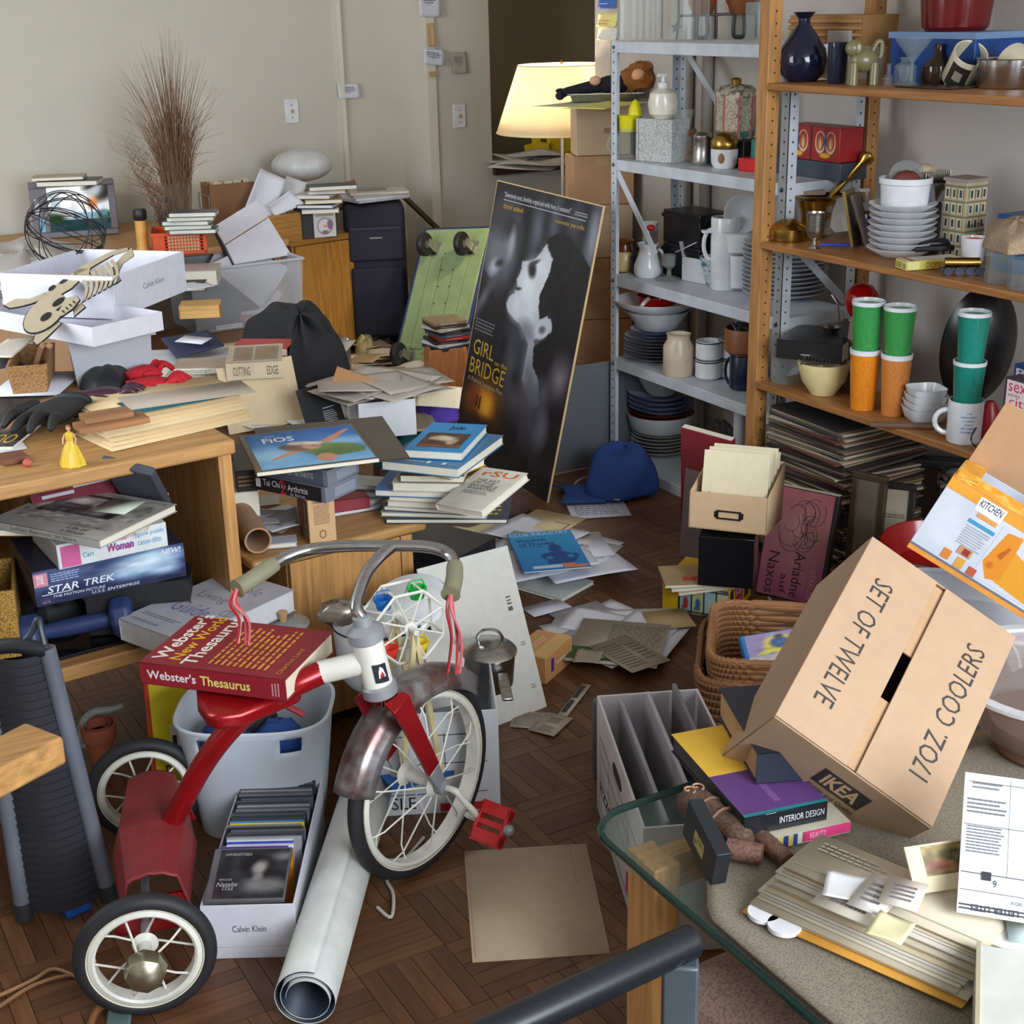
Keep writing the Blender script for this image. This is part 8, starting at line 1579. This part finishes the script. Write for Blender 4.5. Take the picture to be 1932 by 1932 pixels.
# toaster carton
o0,x,y,z,w,h,t=obox(1711,1031,2.95,(212,-142,-70),(60,136,-60),(60,-20,180))
Mt=Matrix(((x.x,-z.x,y.x,0),(x.y,-z.y,y.y,0),(x.z,-z.z,y.z,0),(0,0,0,1))); dt=.19; Mt.translation=o0+x*w/2-z*dt/2
ORP=mat((232,160,50),.5,0,'speck',(240,190,90),.12); WBX=mat((206,210,222),.4)
tx=thing('toaster_box','open white and orange toaster carton tilted on the oval tray','box',Mt)
B().openbox(w,dt,h,.004).build('body',WBX,tx,bev=.001)
put(tx,(w,dt,h),'F',[('#',0,0,1,.06,(226,150,60)),('#',0,.06,1,.03,(110,112,124)),('#',0,.86,1,.14,(230,156,50)),('#',.24,.80,.2,.17,(236,236,240)),('KITCHEN',.255,.86,.17,.09,(40,46,60),0,.15,.01),('#',.28,.74,.15,.05,(220,150,70)),('#',.25,.64,.20,.045,(60,150,190)),('##8',.26,.36,.18,.26,(170,174,186)),('#',.22,.12,.06,.12,(214,130,50)),('#',.33,.10,.06,.13,(220,160,60)),('#',.43,.10,.06,.10,(190,90,60)),('#',.30,.26,.10,.10,(190,140,100)),('#',.335,.27,.05,.08,(150,50,40))])
tpic=Pic(110,96,(206,210,222)).poly([(.02,.30),(.18,.06),(.26,.10),(.92,.02),(.95,.10),(.99,.68),(.74,.90),(.32,.97),(.10,.92)],(226,156,46)).poly([(.10,.92),(.02,.30),(.18,.06),(.36,.16),(.34,.66),(.30,.96)],(222,140,44)).poly([(.34,.70),(.72,.56),(.99,.60),(.74,.90),(.32,.97)],(206,210,220)).poly([(.40,.80),(.76,.68),(.80,.72),(.46,.85)],(60,56,60)).poly([(.46,.90),(.84,.78),(.86,.82),(.52,.94)],(60,56,60)).ell(.82,.66,.03,.03,(200,60,40),.3).poly([(.14,.5),(.22,.46),(.26,.7),(.22,.72)],(190,96,30)).ell(.13,.3,.05,.06,(200,110,36),.3)
tpic.build(tx,facem('F',w,dt,h)[0]@TR(w*.47,h*.12,.0003),w*.50,h*.70,'toaster_print')
for s_,l,a,mm in (('F',.05,168,ORP),('K',.16,100,KRAFT),('L',.05,172,ORP),('R',.09,140,ORP)):
    n={'F':(w,dt,0),'R':(dt,w,90),'K':(w,dt,180),'L':(dt,w,270)}[s_]; q=RZ(n[2])@TR(0,-n[1]/2,h)@RX(-a); B().box(-n[0]/2+.004,-l,-.003,n[0]/2-.004,0,0,q).build('flap',mm,tx,bev=.0006)
# wicker baskets, nested
def basket(lab,M,w,d,h,fl,m,rows,seed):
    o=thing('wicker_basket',lab,'basket',M); n=96; b=B(); v=[]
    def rp(a,t):
        x=(w/2+fl*t); y=(d/2+fl*t); e=.28; return (x*math.copysign(abs(math.cos(a))**e,math.cos(a)),y*math.copysign(abs(math.sin(a))**e,math.sin(a)))
    nr=4
    for q in range(nr+1):
        for k in range(n): X_,Y_=rp(2*math.pi*k/n,q/nr); v.append((X_*.985,Y_*.985,h*q/nr))
    f=[(j*n+k,j*n+(k+1)%n,(j+1)*n+(k+1)%n,(j+1)*n+k) for j in range(nr) for k in range(n)]; b.add(v,f); b.build('inner_wall',mat((84,54,32),.8),o,solid=.002)
    wv_=B(); N2=264
    for q in range(rows):
        z=h*(q+.5)/rows; P=[]
        for k in range(N2):
            X_,Y_=rp(2*math.pi*k/N2,(q+.5)/rows); r=math.hypot(X_,Y_); e_=.0034*math.cos(k*math.pi/2+q*math.pi); P.append((X_*(1+e_/r),Y_*(1+e_/r),z))
        wv_.tube(P,h/rows*.50,5,True)
    tag(wv_.build('woven_strands',m,o),kind='stuff')
    B().prism([rp(2*math.pi*k/n,0) for k in range(n)],.004,.010).build('base',m,o)
    r=B()
    for q in range(2): r.tube([(*rp(2*math.pi*k/n,1),h+.004*math.sin(k*1.6+q*3.1)) for k in range(n)],.007,6,True)
    r.build('rim',m,o); return o
WK=mat((136,92,56),.7); Mw,w,h_,_=FRM(((1298,1272,.20),(1650,1292,.20),(1312,1150,.20)),.0)
Mw.translation.z=0
basket('large wicker basket, outer of two nested under the black hardback',Mw@TR(.02,-.02,0),w*.9,h_*.9,.19,.02,WK,10,1)
basket('wicker basket nested inside the larger one, holding a purple book',Mw@TR(.025,-.015,.035),w*.84,h_*.84,.20,.015,mat((150,104,66),.7),15,2)
pbk=Pic(44,50,(150,130,176)).grad((196,190,176),(120,106,150)).rect(0,.32,1,1,(140,124,166)).ell(.5,.62,.25,.28,(206,190,60),.2).ell(.5,.66,.15,.17,(50,80,130),.25).ell(.5,.86,.07,.06,(60,50,60),.3).poly([(.1,.34),(.3,.34),(.45,.5),(.3,.52)],(206,190,60)).noise(8,4,12)
lean('purple book with a yellow badge and blue spine in the inner basket',((1412,1262,.19),(1550,1240,.19),(1396,1200,.25)),(50,110,170),.02,'book','book') 
ob=[o for o in S.objects if o.get('label')=='purple book with a yellow badge and blue spine in the inner basket'][0]; vs=ob.children[0].data.vertices; hw=max(q.co.x for q in vs); hh=max(q.co.y for q in vs)
pbk.build(ob,TR(-hw*.9,-hh*.94,.0004),hw*1.8,hh*1.88,'cover_picture'); put(ob,(2*hw,2*hh,0),'T',[('Forms the Heart',.2,.08,.7,.09,(70,60,60))])
# white file carton
zf=.262
P0,P1=A(1213,1563,zf),A(1126,1312,zf); P2=P0+Vector((P1.y-P0.y,P0.x-P1.x,0)).normalized()*.21
Mf,w,h_,_=frame(P0,P2,P1,zf,True)
fb=carton('white cardboard document box with hand hole beside the glass table',(Mf,w,h_,zf),0,mat((196,190,192),.6,kind='card'),.005,name='document_box',side={'L':[('#',.08,.72,.84,.006,(40,36,40)),('#',.08,.58,.84,.006,(40,36,40)),('#',.08,.42,.84,.006,(40,36,40)),('#',.08,.10,.84,.006,(40,36,40)),('#',.08,.10,.004,.62,(40,36,40)),('#',.92,.10,.004,.62,(40,36,40)),('#',.30,.42,.004,.30,(40,36,40)),('#',.52,.42,.004,.30,(40,36,40)),('#',.72,.42,.004,.30,(40,36,40)),('RIZZO',.10,.26,.26,.10,(40,36,40)),('#',.70,.14,.10,.16,(170,50,60))]})
hb=B(); hb.prism([(h_*.5*(-.02)+.045*math.copysign(abs(math.cos(a))**.5,math.cos(a)),zf*.82+.013*math.copysign(abs(math.sin(a))**.8,math.sin(a))) for a in [2*math.pi*k/20 for k in range(20)]],0,.0012,facem('L',w,h_,zf)[0]@TR(h_/2,0,-.0002)); hb.build('hand_hole',mat((40,28,22),.8),fb)
for k,(l,c) in enumerate((('foremost','grey'),('middle','pale'),('rear','dull'))):
    o=B().box(-.004,-h_*.46,.006,.004,h_*.46,zf-.002+.014*k).build('binder',mat([(150,148,156),(170,166,172),(120,114,118)][k],.5),None,bev=.001); o.matrix_basis=Mf@TR(-w*.28+k*w*.26,0,0); tag(o,'%s binder standing in the white document box, %s'%(c,l),'binder')
q=A(1128,1430,.0); o=B().box(-.05,-.012,0,.06,.012,.19).build('grey_board',mat((96,98,100),.6),bev=.02,seg=4); o.matrix_basis=TR(1.50,2.225,.001)@RZ(YI-20); tag(o,'rounded grey board standing behind the white document box','board')
# ================================================================ on the glass table
ZG=GT+.0165
mk=thing('carved_figure','carved dark wooden figure with swirl eyes lying under the yellow purple book','carving',TR(*A(1345,1555,ZG))); WD=mat((96,72,58),.55,0,'speck',(72,52,42),.8)
a,b=A(1290,1500,ZG+.02),A(1412,1590,ZG+.018); pts=[a.lerp(b,t) for t in (0,.08,.2,.35,.5,.65,.8,.92,1)]
B().tube(pts,[.008,.022,.027,.026,.024,.021,.022,.020,.012],14).build('body',WD,mk,world=True)
d=(b-a).normalized(); nz=Vector((0,0,1)); sdn=d.cross(nz).normalized()
for t in (.16,):
    for s_ in (-.35,.75): 
        c=a.lerp(b,t)-nz*0+Vector((0,0,.022))+sdn*(.014*s_)
        B().tube([c+d*(.002+.0011*k)*math.cos(k*.7)+sdn*(.002+.0011*k)*math.sin(k*.7)+Vector((0,0,.003)) for k in range(10)],.0016,5).build('swirl_eye',mat((176,130,100),.6),mk,world=True)
for t in (.40,.62): 
    c=a.lerp(b,t); B().tube([c+sdn*(.025*math.cos(q_))+nz*(.025*math.sin(q_)) for q_ in [math.pi*i/8 for i in range(1,8)]],.0025,5).build('carved_ring',mat((116,86,70),.6),mk,world=True)
for k,(p0,p1,r) in enumerate(((A(1372,1600,ZG+.016),A(1438,1612,ZG+.016),.0155),(A(1430,1575,ZG+.014),A(1488,1625,ZG+.012),.013))): 
    B().tube([p0,p0.lerp(p1,.3),p0.lerp(p1,.75),p1],[r,r*1.05,r,r*.9],12).build('leg',mat((116,84,70),.55,0,'speck',(92,64,52),.8),mk,world=True)
P=[Vector(A(1283,1577,ZG)),Vector(A(1338,1659,ZG))]; up=A(1300,1527,ZG+.058); Mx,w,h_,_=frame(P[0],P[1],up,0,True)
bf=thing('picture_frame','small deep black frame with a tiny yellow picture on the glass edge','frame',Mx); B().box(-w/2,-h_/2,-.022,w/2,h_/2,0).build('black_block',mat((34,36,42),.45),bf,bev=.001); B().box(-w*.16,-h_*.2,.0,w*.16,h_*.16,.0008).build('tiny_picture',mat((176,160,100),.5,0,'speck',(110,110,60),.3),bf)
mag('striped blue and white booklet peeping from under the yellow purple book',((1448,1592,ZG+.02),(1590,1545,ZG+.02),(1400,1520,ZG+.02)),(206,200,180),.018,side={'F':[('#',0,0,.3,1,(214,196,110)),('#',.05,0,.06,1,(40,60,130)),('#',.18,0,.06,1,(40,60,130)),('#',.30,.0,.05,1,(40,70,150)),('#',.42,.1,.58,.9,(214,60,120)),('BEAUTY',.5,.3,.2,.5,(230,180,200))]})
zi=ZG+.052
ypb=book('yellow and purple topped hardback under the big carton',((1404,1545,zi),(1560,1512,zi),(1268,1386,zi)),.030,(30,32,38),spine='B',pages=mat((60,58,60),.6),top=[('#',.0,.46,1,.54,(222,176,56)),('#',.0,.03,1,.43,(92,56,116)),('#',.0,.0,1,.03,(30,120,130)),('##6',.45,.10,.08,.22,(160,110,170),90)],side={'F':[('INTERIOR DESIGN',.42,.35,.54,.35,(206,206,210),0,0,.0),('#',.25,.98,.12,.02,(206,206,210))]},rough=.3)
book('thick navy hardback with tan page edges on the yellow purple book',((1424,1425,zi+.052),(1585,1408,zi+.052),(1362,1299,zi+.052)),.05,(36,40,54),spine='B',pages=mat((176,140,100),.8))
# the big tumbler carton
o0,x,y,z,w,h,t=obox(1460,1352,1.97,(292,-208,-15),(264,328,262),(-48,-93,190))
Mi=Matrix(((x.x,y.x,z.x,0),(x.y,y.y,z.y,0),(x.z,y.z,z.z,0),(0,0,0,1))); ti=t*1.15; Mi.translation=o0+x*w/2+y*h/2-z*ti
IK=mat((172,142,114),.7,kind='card'); bk_=thing('cardboard_box','large tan carton with printed lettering tilted on books over the glass table','box',Mi); KI=(50,44,42)
b=B().box(-w/2,-h/2,0,w/2,h/2,.003).box(-w/2,-h/2,0,w/2,-h/2+.003,ti).box(-w/2,h/2-.003,0,w/2,h/2,ti).box(-w/2,-h/2,0,-w/2+.003,h/2,ti).box(w/2-.003,-h/2,0,w/2,h/2,ti).build('body',IK,bk_,bev=.0012)
fl1=B().box(-w/2,-h/2+.002,ti,-.012,h/2-.002,ti+.003,RY(0)).build('top_flap',IK,bk_,bev=.001); fl2=B().box(.004,-h/2+.002,ti,w/2,h/2-.002,ti+.003).build('top_flap',IK,bk_,bev=.001)
B().box(-w/2+.003,-h/2+.006,ti-.006,w/2-.003,-.05,ti-.003).build('inner_flap',mat((176,140,104),.7,kind='card'),bk_); B().box(-w/2+.003,.04,ti-.006,w/2-.003,h/2-.006,ti-.003).build('inner_flap',mat((176,140,104),.7,kind='card'),bk_)
dd=(w,h,ti+.003)
put(bk_,dd,'T',[('SET OF TWELVE',.13,.17,.12,.66,KI,-90,0,-.004),('17OZ. COOLERS',.76,.15,.12,.68,KI,90,0,-.004)])
put(bk_,dd,'F',[('#',.40,.56,.30,.26,KI),('IKEA',.44,.595,.22,.19,(206,170,132),0,0,.03),('Design and Quality',.41,.43,.30,.09,KI),('IKEA of Sweden',.44,.33,.24,.08,KI),('#',.42,.30,.28,.012,KI),('#',.18,.10,.50,.012,KI),('#',.18,.28,.50,.012,KI),('#',.18,.10,.008,.19,KI),('#',.675,.10,.008,.19,KI)]+[('#',.22+.0108*k+.002*(k%3),.12,.003+.0022*(k%4),.15,KI) for k in range(40)]+[('O',.72,.13,.07,.13,KI)])
# paper stack on the cloth
rnd=random.Random(23); z0=ZG+.001
sheet('yellow orange envelope at the bottom of the paper stack on the table',((1414,1712,z0+.003),(1812,1912,z0+.003),(1470,1650,z0+.003)),(222,160,64),0,name='envelope',cat='envelope',th=.002)
for k in range(2): 
    o=B().lathe([(.001,0),(.022,0),(.022,.006),(.001,.006)],24).build('white_disc',WHITE); o.matrix_basis=TR(*A(1442+k*38,1726+k*24,z0)); o.matrix_basis.translation.z=z0-.0062+.0062; tag(o,('left','right')[k]+' white plastic disc poking out under the yellow orange envelope','disc')
PC=[(206,194,168),(190,178,156),(214,206,186),(200,192,178),(206,200,190),(196,180,150)]
ord_=('lowest','second from below','third from below','fourth from below','fifth from below','sixth from below','seventh from below','eighth from below','sixth from the top','fifth from the top','fourth from the top','third from the top','second from the top','topmost')
for i in range(14):
    dx,dy=5*i+rnd.uniform(-9,9),-6*i+rnd.uniform(-5,5)
    sheet('aged cream document in the long fanned stack, %s'%ord_[i],((1434+dx,1700+dy,z0+.005+.0032*(i+1)),(1805+dx*.9+rnd.uniform(-14,14),1892+dy*1.1,z0+.005+.0032*(i+1)),(1492+dx,1636+dy,z0+.005+.0032*(i+1))),PC[i%6],0,[('#',.03,.15,.94,.012,(150,140,124)),('##3',.06,.60,.35,.25,(150,140,124))],name='document',cat='document',th=.0024)
zs=z0+.052
for i,(a,b,d,c,l) in enumerate((((1545,1700),(1650,1760),(1580,1640),(206,198,184),'large cream'),((1560,1690),(1640,1712),(1555,1640),(206,204,206),'white handwritten'),((1610,1705),(1668,1735),(1640,1640),(214,210,204),'tall pale'),((1630,1765),(1700,1790),(1660,1720),(222,214,170),'yellowish'),((1655,1700),(1730,1720),(1680,1650),(206,196,186),'pinkish'))):
    sheet('%s torn note among the scraps on top of the document stack'%l,((*a,zs+.004*i),(*b,zs+.004*i),(*d,zs+.004*i)),c,.004 if i%2 else 0,[('##4',.2,.2,.6,.6,(120,112,120))] if not i%2 else (),name='note',cat='note')
for i in range(6):
    sheet('white leaf in the stepped sheaf right of the scraps, %s'%('lowest','second','third','fourth','fifth','topmost')[i],((1668+12*i,1790-16*i,z0+.008+.006*i),(1830+14*i,1870-16*i,z0+.008+.006*i),(1730+10*i,1690-8*i,z0+.008+.006*i)),((206,206,216),(214,214,222),(220,218,214))[i%3],0,[('##2',.06,.08,.2,.1,(150,150,160))])
sheet('large white glossy board at the right of the document stack',((1700,1700,z0+.048),(1960,1820,z0+.048),(1790,1590,z0+.048)),(214,212,206),0,name='board',cat='board',th=.003)
pmx=Pic(30,26,(110,96,44)).ell(.3,.3,.3,.2,(130,70,50),.6).ell(.75,.75,.3,.3,(70,76,34),.5).rect(0,.8,1,1,(150,120,60),.5).noise(18,3,8)
ph=lean('cream mounted landscape photo standing behind the document stack',((1728,1688,z0+.055),(1860,1668,z0+.055),(1705,1598,z0+.10)),(206,190,160),.003,'mounted_photo','photo'); vs=ph.children[0].data.vertices; hw=max(q.co.x for q in vs); hh=max(q.co.y for q in vs)
pmx.build(ph,TR(-hw*.55,-hh*.35,.0004),hw*1.5,hh*1.25,'photo_print')
ins=lean('white instruction sheet printed upside down leaning at the right edge',((1801,1722,z0+.06),(1985,1748,z0+.06),(1824,1458,z0+.17)),(216,218,224),.0015,'instruction_sheet','paper',[('#',.02,.03,.98,.012,(70,70,74)),('#',.02,.055,.98,.012,(70,70,74)),('LEITER LITES',.14,.025,.5,.045,(60,60,64),180,0,.01),('#',.02,.16,.98,.004,(60,60,64)),('#',.02,.28,.98,.006,(60,60,64)),('#',.02,.62,.98,.004,(60,60,64)),('#',.5,.28,.005,.34,(60,60,64)),('#',.5,.62,.005,.36,(60,60,64)),('##4',.05,.70,.42,.12,(110,110,116)),('##9',.06,.42,.40,.20,(110,110,116)),('6',.36,.20,.04,.05,(50,50,54),180),('#',.24,.24,.10,.06,(50,50,54)),('##2',.1,.88,.35,.06,(120,120,126)),('FIXTURE BOX',.55,.10,.35,.025,(60,60,64),180),('#',.05,.93,.9,.004,(60,60,64))])
M,w,h_,t=FRM(((1838,1945,z0+.06),(2010,1975,z0+.06),(1846,1782,z0+.06)),.055); wbn=thing('white_binder','white ring binder lying at the bottom right corner','binder',M); WB=mat((206,206,200),.4); B().box(-w/2,-h_/2,0,w/2,h_/2,.003).box(-w/2,-h_/2,t-.003,w/2,h_/2,t).box(-w/2,-h_/2,0,-w/2+.003,h_/2,t).build('cover',WB,wbn,bev=.001); B().box(-w/2+.01,-h_/2+.008,.003,w/2-.006,h_/2-.008,t-.006).build('page_block',PAGES,wbn); B().box(-w/2-.001,-h_/2,t-.001,-w/2+.004,h_/2,t+.003).build('hinge_edge',mat((176,166,140),.4),wbn)
sheet('pale blue card between the glossy board and the instruction sheet',((1905,1775,z0+.052),(1975,1785,z0+.052),(1895,1730,z0+.052)),(190,206,206),0,name='card',cat='card')
db2=thing('clear_dome','large clear plastic bowl with white rim behind the carton at right','bowl',TR(*(A(1900,1440,ZG)+Vector((.10,.0,.0))))); db2.matrix_basis.translation.z=ZG
B().lathe([(.06,0),(.11,.03),(.15,.08),(.165,.125),(.168,.125)],40).build('bowl_body',mat((176,160,156),.08,0,'film',.35),db2); B().lathe([(.160,.125),(.178,.125),(.178,.131),(.160,.131),(.160,.125)],40).build('rim',mat((206,206,212),.35),db2); B().lathe([(.001,.002),(.09,.002),(.10,.05),(.001,.07)],24).build('brown_contents',mat((120,84,70),.7),db2)
